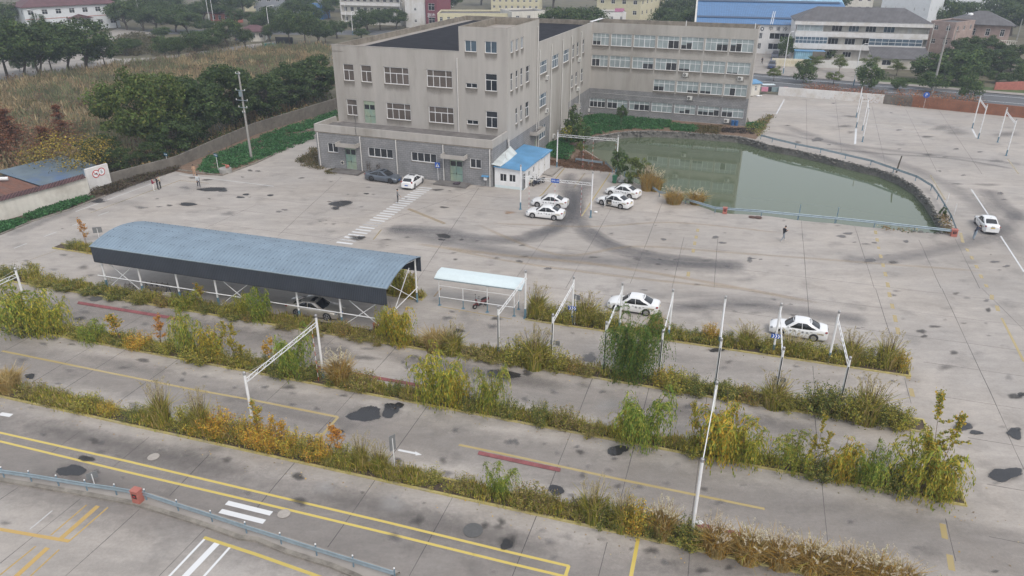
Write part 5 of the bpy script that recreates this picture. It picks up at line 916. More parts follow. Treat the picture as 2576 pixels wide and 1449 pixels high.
  lm = MB(); lm.ball((-hl+.17, sg*hwid(-hl+.2)*.86, .90 if not P['hatch'] else 1.0), .17, 10, (.85, .85, .55 if not P['hatch'] else .9)); lm.build('tail_light', M['taillamp'], root, True)
  for xw in (xf, xr):
   wr = MB(); ya = sg*(hw-.115); wr.tube([(xw, ya-.10, r), (xw, ya-.085, r), (xw, ya+.085, r), (xw, ya+.10, r)], [r*.94, r, r, r*.94], 22); wo = wr.build('wheel', M['rubber'], root); sm(wo, 50)
   rm = MB(); yo = ya+sg*.101; n_ = 7 if kind == 'sedan' else 5
   rm.tube([(xw, yo-sg*.01, r), (xw, yo+sg*.006, r)], r*.66 if kind == 'sedan' else r*.72, 20) if kind == 'sedan' else rm.tube([(xw, yo-sg*.01, r), (xw, yo+sg*.004, r)], r*.18, 10)
   for k in range(n_):
    a = 2*math.pi*k/n_+.3; rm.beam((xw+.1*r*math.cos(a), yo+sg*.008, r+.1*r*math.sin(a)), (xw+.7*r*math.cos(a), yo+sg*.008, r+.7*r*math.sin(a)), .05, .02, up=(0, 1, 0))
   if kind != 'sedan':
    pts = [(xw+r*.73*math.cos(a), yo, r+r*.73*math.sin(a)) for a in np.linspace(0, 2*math.pi, 21)]; rm.tube(pts, .02, 5, False)
   rm.build('rim', M[rim], wo)
 pl = MB().box((-hl-.004, 0, .78 if not P['hatch'] else .62), (.02, .44, .14)).build('number_plate', M['amber'] if marks else M['signblue'], root)
 MB().box((hl+.001, 0, .46), (.02, .44, .14)).build('number_plate', M['amber'] if marks else M['signblue'], root)
 MB().box((hl-.045, 0, .36), (.06, P['W']*.55, .13)).build('grille', M['black'], root)
 MB().box((-hl+.04, 0, .27), (.06, P['W']*.6, .09)).build('bumper_insert', M['black'], root)
 mb = MB(); mb.tube([(rr+.12, 0, H+.02), (rr-.02, 0, H+.12)], .012, 5); mb.build('aerial', M['black'], root)
 if sunroof:
  g_ = [[(lambda a, b, k: (a[0], a[1]+(b[1]-a[1])*k, a[2]+.035*math.sin(math.pi*k)+.008))(side(s, 1, 1), side(s, 1, -1), k) for k in (.18, .35, .5, .65, .82)] for s in (.1, .25, .42)]
  MB().grid(g_).build('sunroof', M['carglass'], root)
 if marks:
  for sg in (1, -1):
   y = sg*(hw+.008)
   for ch, x in zip('华东驾校', (.62, .30, -.32, -.66) if sg > 0 else (-.66, -.32, .30, .62)):
    if door_open and sg > 0 and x > 0: continue
    text(ch, .19, M['ink'], body, frame_m((x, y, .70), (-sg, 0, 0), (0, 0, 1)))
   st = MB().box((-1.66, sg*(hw+.002), .76), (.52, .012, .13)).build('sticker', mat('sticker_cream', (.60, .54, .40), .5) if 'sticker_cream' not in bpy.data.materials else bpy.data.materials['sticker_cream'], root)
   text('江苏教练', .085, M['ink'], st, frame_m((-1.72, sg*(hw+.010), .76), (-sg, 0, 0), (0, 0, 1)))
  text('教练车', .12, M['ink'], root, frame_m((-hl-.017, 0, .93), (0, -1, 0), (0, 0, 1)))
 if door_open:
  mb = MB(); pts = [side(.12, .1, 1, .012), side(.455, .1, 1, .012), side(.455, .84, 1, .012), side(.32, .84, 1, .012), side(.2, .62, 1, .012)]
  mb.poly(pts); mb.poly([(cw-.42, hw+.006, .30), (-.02, hw+.006, .30), (-.02, hw+.006, .93), (cw-.30, hw+.006, .93)]); mb.build('door_opening', M['black'], root)
  MB().box((.25, hw-.02, .5), (.4, .1, .2)).build('seat', mat('seat_beige', (.4, .36, .3), .8), root)
  d = Vector((-.32, 1, 0)).normalized(); hgx = V3((cw-.40, hw, 0)); mb = MB(); mb.box(hgx+d*.46+Vector((0, 0, .62)), (.92, .06, .62), d); dr_ = mb.build('door', paint, root, bevel=.02)
  fm = MB(); tp = hgx+d*.15+Vector((0, 0, 1.3)); fm.beam(hgx+d*.05+Vector((0, 0, .93)), hgx+d*.5+Vector((0, 0, 1.36)), .04); fm.beam(hgx+d*.5+Vector((0, 0, 1.36)), hgx+d*.9+Vector((0, 0, 1.34)), .04); fm.beam(hgx+d*.9+Vector((0, 0, 1.34)), hgx+d*.9+Vector((0, 0, .93)), .04); fm.build('window_frame', M['black'], dr_)
  gm = MB(); gm.poly([hgx+d*.08+Vector((0, 0, .94)), hgx+d*.9+Vector((0, 0, .94)), hgx+d*.9+Vector((0, 0, 1.34)), hgx+d*.5+Vector((0, 0, 1.36))]); gm.build('pane', M['glass_blue'], dr_)
 return root
def put_car(o, front, rear, P, side_=1):
 """place by the ground contact of the two wheels on the near side. side_=1: car's left side faces us"""
 F, R = G(front), G(rear); d = (F-R)/np.linalg.norm(F-R); n_ = np.array([-d[1], d[0], 0])*side_   # left normal
 xf = P['L']/2-P['fo']; mid = (F+R)/2-n_*(P['W']/2-.08); c = mid-d*(xf-P['wb']/2)
 o.location = V3((c[0], c[1], .004)); o.rotation_euler = (0, 0, math.atan2(d[1], d[0])); return o
GR = 'white training sedans of the driving school'
c1 = make_car('sedan', M['carwhite'], 'white training sedan in front of the booth gate, the nearer of the overlapping pair', GR, marks=True)
put_car(c1, t(2,1,205,744), t(2,1,420,768), CARS['sedan'])
def car_copy(label, front, rear):
 c = copy_tree(c1); c['label'] = label; return put_car(c, front, rear, CARS['sedan'])
car_copy('white training sedan in front of the booth gate, the farther of the overlapping pair', t(2,1,250,632), t(2,1,465,655))
car_copy('white training sedan beside the pond, parked just behind the one with an open door', t(2,1,988,516), t(2,1,1180,552))
c3 = make_car('sedan', M['carwhite'], 'white training sedan near the pond with its front door wide open', GR, marks=True, door_open=True)
put_car(c3, t(2,1,900,612), t(2,1,1088,653), CARS['sedan'])
car_copy('white training sedan half hidden behind the big green willow and tall reeds', t(2,2,1050,232), t(2,2,1340,278))
car_copy('white training sedan behind the right end of the weed strip with the chevron post', t(3,2,112,480), t(3,2,450,535))
c6 = car_copy('white training sedan seen from behind at the right edge, a person leaning on it', t(3,1,2125,800), t(3,1,2145,925))
pc = G(t(3,1,2240,905)); c6.location = V3((pc[0]+.5, pc[1]+1.9, .004)); c6.rotation_euler = (0, 0, math.radians(74))
c7 = make_car('fastback', M['cargrey'], 'blue-grey fastback saloon parked against the annex wall', None, rim='darkrim', sunroof=True)
put_car(c7, t(1,1,1355,400), t(1,1,1160,374), CARS['fastback'], -1)
c8 = make_car('hatch', M['carwhite'], 'white hatchback seen from behind beside the zebra crossing', None, rim='rim', sunroof=True)
put_car(c8, t(1,1,1678,390), t(1,1,1595,452), CARS['hatch'], -1)
c9 = make_car('saloon', M['carsilver'], 'champagne saloon parked under the long blue carport', None, rim='rim', sunroof=True)
put_car(c9, t(1,2,715,325), t(1,2,420,285), CARS['saloon'], -1)
s1 = make_car('suv', M['carblue'], 'dark blue car on the factory forecourt, nearest of the three in line', 'parked cars on the factory forecourt')
for k, (v, lab) in enumerate(((r7(222,862), None), (r7(255,795), 'dark blue car on the factory forecourt, middle of the three in line'), (r7(262,732), 'dark car on the factory forecourt, farthest of the three in line'))):
 c = s1 if k == 0 else copy_tree(s1)
 if lab: c['label'] = lab
 w_ = G(v); c.location = V3((w_[0], w_[1]+1, .03)); c.rotation_euler = (0, 0, math.radians(-112))
for v, lab in ((t(0,0,2440,418), 'dark car parked under roadside trees left of the maroon-roofed gatehouse'),):
 c = copy_tree(s1); c['label'] = lab; c['group'] = 'distant parked cars'; w_ = G(v); c.location = V3((w_[0], w_[1], .003)); c.rotation_euler = (0, 0, .4)
s1['label'] = 'dark blue car on the factory forecourt, nearest of the three in line'

# ---- people
def cloth(name, c): return mat(name, c, .85, var=.12, scale=8)
def person(v, face, label, top, legs, shoes, pose='stand', hairc=None, scale=1.0, wh=None, long_coat=False, z=0.0):
 """face = heading in degrees of the way the person looks (world). One skinned body; hair is its child"""
 w_ = G(v) if wh is None else np.array(wh); o_loc = (w_[0], w_[1], .004+z)
 J = {'pel': (0, 0, .95), 'wai': (.0, 0, 1.10), 'che': (.02, 0, 1.32), 'nek': (.01, 0, 1.47), 'hd0': (.02, 0, 1.54), 'hd1': (.03, 0, 1.68),
         'shL': (0, .18, 1.40), 'elL': (-.02, .25, 1.13), 'wrL': (.06, .25, .88), 'shR': (0, -.18, 1.40), 'elR': (-.02, -.25, 1.13), 'wrR': (.06, -.25, .88),
         'hiL': (0, .10, .90), 'knL': (.02, .11, .50), 'anL': (-.02, .12, .09), 'toL': (.15, .13, .045), 'hiR': (0, -.10, .90), 'knR': (.02, -.11, .50), 'anR': (-.02, -.12, .09), 'toR': (.15, -.13, .045)}
 if pose == 'phone': J.update(elR=(.0, -.24, 1.14), wrR=(.28, -.12, 1.22), elL=(.02, .24, 1.14), wrL=(.26, .10, 1.18), hd0=(.05, 0, 1.53), hd1=(.10, 0, 1.66))
 if pose == 'walkphone': J.update(elR=(.0, -.24, 1.14), wrR=(.30, -.14, 1.22), elL=(.02, .24, 1.14), wrL=(.28, .05, 1.18), hd0=(.05, 0, 1.53), hd1=(.10, 0, 1.66), knL=(.20, .10, .53), anL=(.27, .11, .12), toL=(.43, .12, .07), knR=(-.10, -.1, .50), anR=(-.36, -.11, .13), toR=(-.20, -.12, .05))
 if pose == 'walk': J.update(knL=(.18, .10, .52), anL=(.24, .11, .10), toL=(.40, .12, .06), knR=(-.06, -.1, .50), anR=(-.28, -.11, .13), toR=(-.13, -.12, .05), elL=(-.12, .25, 1.14), wrL=(-.08, .25, .90), elR=(.06, -.25, 1.14), wrR=(.20, -.22, .95))
 if pose == 'point': J.update(elR=(.10, -.26, 1.16), wrR=(.30, -.28, .98))
 if pose == 'lean': J.update(wai=(.10, 0, 1.10), che=(.28, 0, 1.25), nek=(.38, 0, 1.34), hd0=(.44, 0, 1.38), hd1=(.52, 0, 1.48), shL=(.31, .18, 1.31), shR=(.31, -.18, 1.31), elL=(.42, .24, 1.12), wrL=(.62, .18, 1.05), elR=(.42, -.24, 1.12), wrR=(.62, -.18, 1.05), anR=(-.28, -.13, .09), toR=(-.11, -.14, .045), knR=(-.10, -.11, .50))
 R = {'pel': .135, 'wai': .125, 'che': .15, 'nek': .055, 'hd0': .075, 'hd1': .085, 'sh': .075, 'el': .052, 'wr': .036, 'hi': .10, 'kn': .068, 'an': .048, 'to': .045}
 if long_coat: R.update(pel=.17, hi=.15, wai=.15)
 names = list(J); idx = {k: i for i, k in enumerate(names)}; vs = [Vector(J[k]) for k in names]; rad = [R.get(k, R.get(k[:2], .05)) for k in names]
 ed = [('pel', 'wai'), ('wai', 'che'), ('che', 'nek'), ('nek', 'hd0'), ('hd0', 'hd1')]
 for s in 'LR': ed += [('che', 'sh'+s), ('sh'+s, 'el'+s), ('el'+s, 'wr'+s), ('pel', 'hi'+s), ('hi'+s, 'kn'+s), ('kn'+s, 'an'+s), ('an'+s, 'to'+s)]
 ed = [(idx[a], idx[b]) for a, b in ed]; part = {}
 for s, sg in (('L', 1), ('R', -1)):   # palm and five fingers
  wv = Vector(J['wr'+s]); el = Vector(J['el'+s]); d = (wv-el).normalized(); sd = d.cross(Vector((0, sg, 0))).normalized() if abs(d.y) < .9 else Vector((1, 0, 0)); cu_ = sd.cross(d).normalized()
  pi = len(vs); vs.append(wv+d*.07); rad.append(.032); ed.append((idx['wr'+s], pi))
  for k in range(4):
   b0 = len(vs); off = sd*(.024-.016*k); ln = (.075, .085, .08, .062)[k]
   vs.append(wv+d*.095+off); rad.append(.010); ed.append((pi, b0)); vs.append(wv+d*(.095+ln*.6)+off+cu_*.014); rad.append(.009); ed.append((b0, b0+1)); vs.append(wv+d*(.095+ln)+off+cu_*.036); rad.append(.008); ed.append((b0+1, b0+2))
  b0 = len(vs); vs.append(wv+d*.04+sd*.042); rad.append(.012); ed.append((pi, b0)); vs.append(wv+d*.085+sd*.058+cu_*.012); rad.append(.009); ed.append((b0, b0+1))
 me = bpy.data.meshes.new('pb'); me.from_pydata([tuple(q) for q in vs], ed, []); ob = bpy.data.objects.new('pb', me); COL.objects.link(ob)
 md = ob.modifiers.new('skin', 'SKIN'); sk = me.skin_vertices[0].data
 for i, r_ in enumerate(rad): sk[i].radius = (r_, r_)
 for i in (idx['che'], idx['wai']): sk[i].radius = (rad[i]*.8, rad[i]*1.05)
 sk[0].use_root = True; ob.modifiers.new('sub', 'SUBSURF').levels = 1
 dg = bpy.context.evaluated_depsgraph_get(); dg.update(); m2 = bpy.data.meshes.new_from_object(ob.evaluated_get(dg)); bpy.data.objects.remove(ob)
 for q in (M['skin'], top, legs, shoes): m2.materials.append(q)
 def seg(p, a, b):
  a, b = Vector(J[a]), Vector(J[b]); ab = b-a; k = max(0, min(1, (p-a).dot(ab)/ab.dot(ab))); return (p-a-ab*k).length
 segs = [(0, 'nek', 'hd1'), (1, 'wai', 'che'), (1, 'che', 'nek'), (1, 'pel', 'wai'), (2, 'pel', 'hiL')]+[q for s in 'LR' for q in ((1, 'che', 'sh'+s), (1, 'sh'+s, 'el'+s), (1, 'el'+s, 'wr'+s), (2, 'hi'+s, 'kn'+s), (2, 'kn'+s, 'an'+s), (3, 'an'+s, 'to'+s))]
 for f in m2.polygons:
  c = f.center; best = min(segs, key=lambda q: seg(c, q[1], q[2])-(.02 if q[0] == 1 else 0)); k = best[0]
  for s in 'LR':
   wv = Vector(J['wr'+s]); d = (wv-Vector(J['el'+s])).normalized()
   if (c-wv).length < .2 and (c-wv).dot(d) > .0: k = 0
  if long_coat and k == 2 and c.z > .48: k = 1
  f.material_index = k
 m2.shade_smooth(); b = bpy.data.objects.new('person', m2); COL.objects.link(b); b.location = V3(o_loc); b.rotation_euler = (0, 0, math.radians(face)); b.scale = (scale,)*3
 tag(b, label, 'person')
 hd = Vector(J['hd1']); ax = (Vector(J['hd1'])-Vector(J['hd0'])).normalized()
 hm = MB(); hm.ball(hd+ax*.035+Vector((-.022, 0, 0)), .105, 12, (1.0, .88, .95)); hr = hm.build('hair', hairc or M['hair'], b, True)
 fm = MB(); fm.ball(hd+Vector((.10, 0, -.035)), .02, 6, (1, .8, 1.2)); nb = fm.build('nose', M['skin'], b, True)
 for sg in (1, -1): em = MB(); em.ball(hd+Vector((.088, sg*.032, .005)), .012, 6); em.build('eye', M['hair'], b, True); em = MB(); em.ball(hd+Vector((.0, sg*.085, -.02)), .026, 6, (.7, .4, 1.1)); em.build('ear', M['skin'], b, True)
 em = MB(); em.box(hd+Vector((.09, 0, -.075)), (.012, .045, .01)); em.build('mouth', mat('lips', (.3, .1, .09), .6) if 'lips' not in bpy.data.materials else bpy.data.materials['lips'], b)
 return b
blk = cloth('black_cloth', (.02, .02, .025)); nav = cloth('navy_cloth', (.025, .03, .05)); gry = cloth('grey_cloth', (.17, .175, .18)); jean = cloth('washed_jeans', (.24, .29, .34)); wht = cloth('off_white_cloth', (.62, .60, .56)); crm = cloth('cream_cloth', (.60, .55, .40)); mar = cloth('maroon_cloth', (.22, .02, .05)); tan = cloth('tan_cloth', (.42, .27, .18)); lgr = cloth('light_grey_cloth', (.45, .48, .50)); shw = cloth('pale_shoes', (.6, .6, .58)); shb = cloth('dark_shoes', (.05, .05, .05))
person(t(0,1,1550,475), 35, 'person in maroon jacket and white trousers, left of the group of three', mar, wht, shw, 'phone')
person(t(0,1,1592,458), 40, 'person all in black, middle of the group of three by the low wall', blk, blk, shb, 'phone')
person(t(0,1,1618,446), 215, 'person in cream jacket and black trousers, right of the group of three', crm, blk, shb, 'phone')
person(t(0,1,1960,330), -80, 'person in long tan coat with dark long hair by the vegetable plot', tan, tan, shw, 'phone', long_coat=True)
person(t(0,1,2003,435), 120, 'person in light grey jacket and dark trousers beside the one in a tan coat', lgr, nav, shw, 'walk')
person(t(1,1,1428,590), 10, 'person in grey jacket and black trousers standing by the zebra crossing', gry, blk, shw, 'point')
person(t(3,1,148,975), 20, 'person in black top and grey trousers walking with a phone beside the pond rail', blk, cloth('grey_trousers', (.22, .25, .28)), shw, 'walkphone')
pl = person(t(3,1,2068,955), 25, 'person in navy jacket and pale jeans leaning on the car at the right edge', nav, jean, shb, 'lean')
person(r7(82, 805), -90, 'distant person in black walking across the factory forecourt', blk, blk, shb, 'walk')

# ---- scooters
def scooter(v, rz, paint, label, cat='scooter', front=None):
 o = thing('scooter', G(v) if len(v) == 2 else v, rz, label, cat, 'parked scooters')
 for x in (.62, -.60):
  w_ = MB(); w_.tube([(x, -.05, .22), (x, .05, .22)], .22, 16); q = sm(w_.build('wheel', M['rubber'], o), 40); h = MB(); h.tube([(x, -.056, .22), (x, .056, .22)], .11, 12); h.build('rim', M['rim'], q)
 def loft(secs, name, m_):
  P_ = [[(x, y*c, z+0) if False else (x, w*math.cos(a), z+h*math.sin(a)) for a in np.linspace(0, 2*math.pi, 13)[:-1]] for x, w, z, h in secs]
  mb = MB(); mb.grid(P_, True); mb.poly(P_[0][::-1]); mb.poly(P_[-1]); return sm(mb.build(name, m_, o), 60)
 loft([(-.92, .05, .62, .05), (-.8, .13, .60, .13), (-.5, .16, .55, .17), (-.2, .15, .50, .16), (-.05, .12, .38, .10)], 'rear_body', paint)
 loft([(-.10, .17, .27, .05), (.2, .17, .26, .05), (.34, .17, .28, .06)], 'footboard', M['black'])
 mb = MB(); P_ = []
 for k, (x, w, z) in enumerate(((.30, .17, .28), (.36, .20, .45), (.42, .20, .65), (.46, .15, .82), (.47, .09, .92))): P_.append([(x+.07*math.cos(a), w*math.sin(a), z) for a in np.linspace(-1.5, 1.5, 7)]+[(x-.02, w*.9*math.sin(a), z) for a in np.linspace(1.5, -1.5, 5)])
 mb.grid(P_, True); mb.poly(P_[-1]); sm(mb.build('leg_shield', front or paint, o), 60)
 loft([(.46, .05, .44, .03), (.62, .085, .465, .04), (.78, .06, .42, .03)], 'front_mudguard', front or paint)
 loft([(-.85, .10, .75, .03), (-.6, .14, .765, .05), (-.25, .13, .74, .05), (-.08, .09, .70, .03)], 'seat', M['black'])
 mb = MB(); mb.tube([(.60, 0, .25), (.40, 0, 1.0)], .025, 6); mb.build('steering_column', M['iron'], o)
 mb = MB(); mb.tube([(.30, .33, 1.02), (.38, .18, 1.0), (.40, 0, .98), (.38, -.18, 1.0), (.30, -.33, 1.02)], .018, 6); hb = mb.build('handlebar', M['black'], o)
 mb = MB(); mb.ball((.43, 0, .97), .10, 10, (.8, 1.1, .8)); mb.build('headlight', M['lamp'], o, True)
 for sg in (1, -1): mb = MB(); mb.tube([(.36, sg*.2, 1.0), (.36, sg*.27, 1.2)], .008, 5); mb.ball((.35, sg*.28, 1.23), .055, 8, (.4, 1.2, 1)); mb.build('mirror', M['black'], hb)
 mb = MB(); mb.tube([(-.15, .1, .3), (-.2, .24, .02)], .012, 5); mb.build('stand', M['iron'], o)
 return o
def r6(x, y): return ((1680+x/6.038)*.644, (1040+y/6.038)*.644)
scooter(r6(1190, 960), math.radians(-142), M['maroon'], 'dark red scooter parked under the pale bike shelter')
scooter(r1(850, 775), math.radians(-110), mat('cream_paint', (.6, .58, .5), .3, coat=.5), 'cream scooter leaning beside the guard booth door')
scooter(r1(945, 790), math.radians(-130), mat('navy_paint', (.03, .04, .07), .3, coat=.5), 'dark blue scooter, left of the two behind the cream one')
scooter(r1(1000, 760), math.radians(-150), mat('black_paint', (.02, .02, .02), .3, coat=.5), 'black scooter farthest from the guard booth door')
p_ = B(onb(t(1,1,2020,420), -1.2)[0], -1.15, .2); tag(MB().ball((0, 0, .16), .34, 12, (1.3, .8, .5)).ball((.3, .1, .22), .2, 10, (1, .8, .7)).ball((-.34, -.05, .14), .2, 8, (1.2, .7, .6)).build('rubbish_heap', mat('dark_bundle', (.06, .045, .06), .8, var=.5, scale=8), loc=p_, smooth=True), 'dark bundled cloth heap on the doorstep beside the green annex door', 'bundle')

# ---- gantries: posts with a lattice beam
def post(parent, p, h, r_=.085, blue=.9, name='post'):
 mb = MB(); mb.tube([(p[0], p[1], blue), (p[0], p[1], h-.12)], r_, 12); o = sm(mb.build(name, M['white'], parent), 50)
 mb = MB(); mb.tube([(p[0], p[1], .02), (p[0], p[1], blue)], r_+.012, 12); mb.box((p[0], p[1], .015), (.34, .34, .03)); mb.build('painted_foot', M['postblue'], o)
 mb = MB(); mb.tube([(p[0], p[1], h-.14), (p[0], p[1], h-.05)], r_+.01, 12); mb.ball((p[0], p[1], h+.01), r_+.02, 10); mb.build('cap', M['rim'], o); return o
def truss(parent, p, q, z, h=.28, n=None, name='lattice_beam'):
 p, q = V3((p[0], p[1], z)), V3((q[0], q[1], z)); L = (q-p).length; n = n or max(4, int(L/.42)); mb = MB(); up = Vector((0, 0, h))
 mb.beam(p, q, .042); mb.beam(p+up, q+up, .042)
 for k in range(n):
  a, b = p.lerp(q, k/n), p.lerp(q, (k+1)/n)
  mb.beam(a, b+up, .026) if k % 2 == 0 else mb.beam(a+up, b, .026)
  if k % 2 == 0 and k: mb.beam(a, a+up, .022)
 return mb.build(name, M['white'], parent)
def rod(parent, p, z0, z1, n=12):
 mb = MB(); mr_ = MB()
 for k in range(n):
  a, b = z0+(z1-z0)*k/n, z0+(z1-z0)*(k+1)/n; (mb if k % 2 else mr_).tube([(p[0], p[1], a), (p[0], p[1], b)], .015, 6)
 o = mb.build('hanging_rod', M['whiteink'], parent); mr_.build('red_band', M['red'], o); return o
def gantry(near, far, hn, hf, label, bz=.45, guys=False, rods=(), zrod=.15):
 """near and far are ground points in metres"""
 c = (np.array(near[:2])+np.array(far[:2]))/2; o = thing('height_gantry', (c[0], c[1], 0), 0, label, 'gantry', 'white post gantries of the training yard')
 a = np.array(near[:2])-c; b = np.array(far[:2])-c; post(o, a, hn); post(o, b, hf)
 h = min(hn, hf); d = (b-a)/np.linalg.norm(b-a); a2, b2 = a+d*.09, b-d*.09; truss(o, a2, b2, h-bz-.28)
 for k in rods: rod(o, a2+(b2-a2)*k, zrod, h-bz-.30)
 if guys:
  for e, f in ((a2, b2), (b2, a2)): m_ = MB(); m_.tube([(e[0], e[1], h-.12), (e[0]*.72+f[0]*.28, e[1]*.72+f[1]*.28, h-bz)], .009, 4); m_.build('guy_wire', M['pipe'], o)
 return o
names = ['a', 'b', 'c', 'd', 'e', 'f', 'g']
prs = [((1266,875), t(2,2,140,300)), (t(2,2,415,740), t(2,2,600,370)), (t(2,2,915,870), t(2,2,1075,440)), (t(2,2,1480,900), t(2,2,1565,520)), (t(2,2,2040,980), t(2,2,2075,600)), (t(3,2,60,1090), t(3,2,45,685)), (t(3,2,695,1150), t(3,2,600,765))]
labs = ['gantry over the middle lane touching the right end of the pale bike shelter', 'gantry carrying a blue chevron board, next right of the bike shelter one', 'gantry in front of the white car behind the willow, its near post in the willow', 'gantry immediately right of the big green willow', 'gantry standing alone in the middle of the right lanes, between willow and chevron pole', 'gantry with a chevron board crossing in front of the rightmost lane car', 'rightmost gantry of the middle lane row, round sign on its far post']
for k, ((n_, f_), lb) in enumerate(zip(prs, labs)):
 un, vn = yuv(n_); uf, vf = yuv(f_); u = (un+uf)/2
 if k == 0: un, uf = yuv(n_)[0], yuv(f_)[0]
 g_o = gantry(Y((un+u)/2, 47.0), Y((uf+u)/2, 53.9), 4.38, 4.42, lb); q_ = Y((un+u)/2, 47.0)-np.array(g_o.location); MB().box((q_[0]-.02, q_[1]-.10, 1.95), (.07, .03, 3.5)).build('black_strip', M['black'], g_o)
gantry(G((645, 1110)), G(t(1,2,680,905)), 5.2, 5.25, 'large gantry slanting over the left middle lane above yellow poplars', guys=True, rods=(.93,))
fp_ = G(t(0,1,150,1252), 5.2)[:2]; gantry(fp_+np.array([-2.6, -7.5]), fp_, 5.2, 5.2, 'gantry at the left edge of the picture beside willows', guys=True)
hn_ = G(t(2,3,1800,1095)); hd_ = yuv(t(2,3,1800,1095)); far_ = Y(hd_[0]+.3, 39.6)
gantry(hn_, far_, 5.5, 5.35, 'gantry nearest the camera, at the right bottom, seen almost end on')
ga, gb = G(t(2,1,85,655)), G(t(2,1,790,735))
gt = gantry(ga, gb, 5.45, 5.45, 'gantry with a blue sign in front of the guard booth', bz=1.3, rods=(.115, .49, .865), zrod=.05)
cc_ = (ga[:2]+gb[:2])/2; dd_ = (gb[:2]-ga[:2])/np.linalg.norm(gb[:2]-ga[:2]); sp_ = ga[:2]+dd_*np.linalg.norm(gb[:2]-ga[:2])*.49-cc_
nrm_ = np.array([dd_[1], -dd_[0]]); sg_ = MB().box((sp_[0]+nrm_[0]*.05, sp_[1]+nrm_[1]*.05, 4.0), (1.0, .03, .48), (dd_[0], dd_[1], 0)).build('sign_board', M['signblue'], gt)
text('倒库入库', .23, M['whiteink'], sg_, frame_m((sp_[0]+nrm_[0]*.07, sp_[1]+nrm_[1]*.07, 4.0), (dd_[0], dd_[1], 0), (0, 0, 1)))
ib = G(t(2,1,450,240)); ie = ib+BA*8.6*1.0; ie = ib+(gb-ga)/np.linalg.norm(gb-ga)*8.55
gantry(ib, ie, 5.3, 5.3, 'gantry behind the booth gate standing among garden plants by the pond', bz=.45, guys=True, rods=(.44, .60, .98), zrod=.4)
fr = {k: G(v) for k, v in {'1': r3(325,575), '3': r3(405,615), '4': r3(405,770), '5': r3(1880,585), '6': r3(1960,725), '7': r3(2220,775), '8': r3(2335,955), '2': r3(325,440)}.items()}
gantry(fr['1'], fr['2'], 5.5, 5.4, 'left of the two thin far gantries seen end on in the upper right yard', guys=False)
gantry(fr['4'], fr['3'], 5.4, 5.4, 'right of the two thin far gantries seen end on in the upper right yard', guys=False)
gantry(fr['6'], fr['5'], 5.5, 5.55, 'far gantry at the right, left one of the angled pair by the brick wall', guys=True)
gantry(fr['8'], fr['7'], 5.5, 5.5, 'far gantry at the right, right one of the angled pair by the brick wall', guys=True)
def board(name, p, z, w_, h_, ax, nrm, material, label, cat, parent=None):
 mb = MB(); mb.box((0, 0, 0), (w_, .03, h_)); o = mb.build(name, material); o.matrix_world = frame_m((p[0], p[1], z), ax, (0, 0, 1)) @ Matrix(((1, 0, 0, 0), (0, 0, 1, 0), (0, -1, 0, 0), (0, 0, 0, 1))).inverted() if False else Matrix.Identity(4); return o
def sign_thing(name, base, rz, label, cat, group=None): return thing(name, base, rz, label, cat, group)
def chevron(base, z, label):
 o = thing('chevron_sign', (base[0], base[1], z), TY, label, 'sign', 'blue chevron boards')
 MB().box((0, -.12, 0), (.68, .03, .36)).build('board', M['signblue'], o); mb = MB()
 for k in range(3):
  x = -.26+.2*k
  for s in (1, -1): mb.add([(x, -.138, s*.16), (x+.08, -.138, s*.16), (x+.17, -.138, 0), (x+.09, -.138, 0)], [(0, 1, 2, 3)])
 mb.build('chevron_arrow', M['whiteink'], o); return o
pb_ = Y(yuv(t(2,2,600,370))[0], 53.9); chevron(pb_, ZH(t(2,2,600,370), t(2,2,598,197)), 'blue board with white chevrons on the post right of the bike shelter')
pb_ = Y(yuv(t(3,2,45,685))[0], 53.9); chevron(pb_, ZH(t(3,2,45,685), t(3,2,70,495)), 'blue board with white chevrons on the post before the rightmost lane car')
def backsign(v, zt, w_, h_, rz, label, dx=0, pole=True):
 p = G(v); o = thing('sign_seen_from_behind', p, rz, label, 'sign', 'signs seen from behind')
 if pole: mb = MB(); mb.tube([(0, 0, 0), (0, 0, zt-h_*.2)], .028, 6); mb.build('pole', M['white'], o)
 MB().box((dx, .03, zt-h_/2), (w_, .02, h_)).build('sign_plate', M['signback'], o); return o
backsign(t(0,1,1002,962), 1.45, .9, .65, TY+.6, 'small grey sign back on a white pole behind the carport left end')
backsign(t(2,2,630,370), ZH(t(2,2,630,370), t(2,2,640,65)), .75, .45, TY-.3, 'grey sign back on the first lane post, right of the bike shelter')
backsign(t(3,3,100,-30) if 0 else t(3,2,85,1100), ZH(t(3,2,85,1100), t(3,2,100,890)), .8, .45, TY-.2, 'grey sign back on the near post of the gantry with a chevron')
backsign(t(2,2,425,745), ZH(t(2,2,425,745), t(2,2,420,528)), .75, .4, TY, 'grey sign back on the near post, two posts left of the big willow')
backsign(t(1,3,1397,385), 2.6, .42, 1.1, TY+1.0, 'tall narrow sign back on a white pole in the nearest weed strip')
backsign(t(1,2,2212,1070), 1.4, .5, .35, TY+1.1, 'small tilted sign on a white stick beside the thin willow')
backsign(t(0,3,960,560), 1.1, .6, .45, TY+.9, 'small tilted sign board behind the near guard rail')
def name_sign(v, h, txt, label):
 p = G(v); o = thing('name_sign', p, TY-.25, label, 'sign', 'small blue name signs on poles'); mb = MB(); mb.tube([(0, 0, 0), (0, 0, h-.3)], .03, 6); mb.build('pole', M['white'], o)
 pl_ = MB().box((0, -.03, h-.18), (.78, .03, .42)).build('sign_plate', mat('teal_blue', (.02, .10, .16), .5) if 'teal_blue' not in bpy.data.materials else bpy.data.materials['teal_blue'], o); text(txt, .17, M['whiteink'], pl_, frame_m((0, -.049, h-.18), (1, 0, 0), (0, 0, 1))); return o
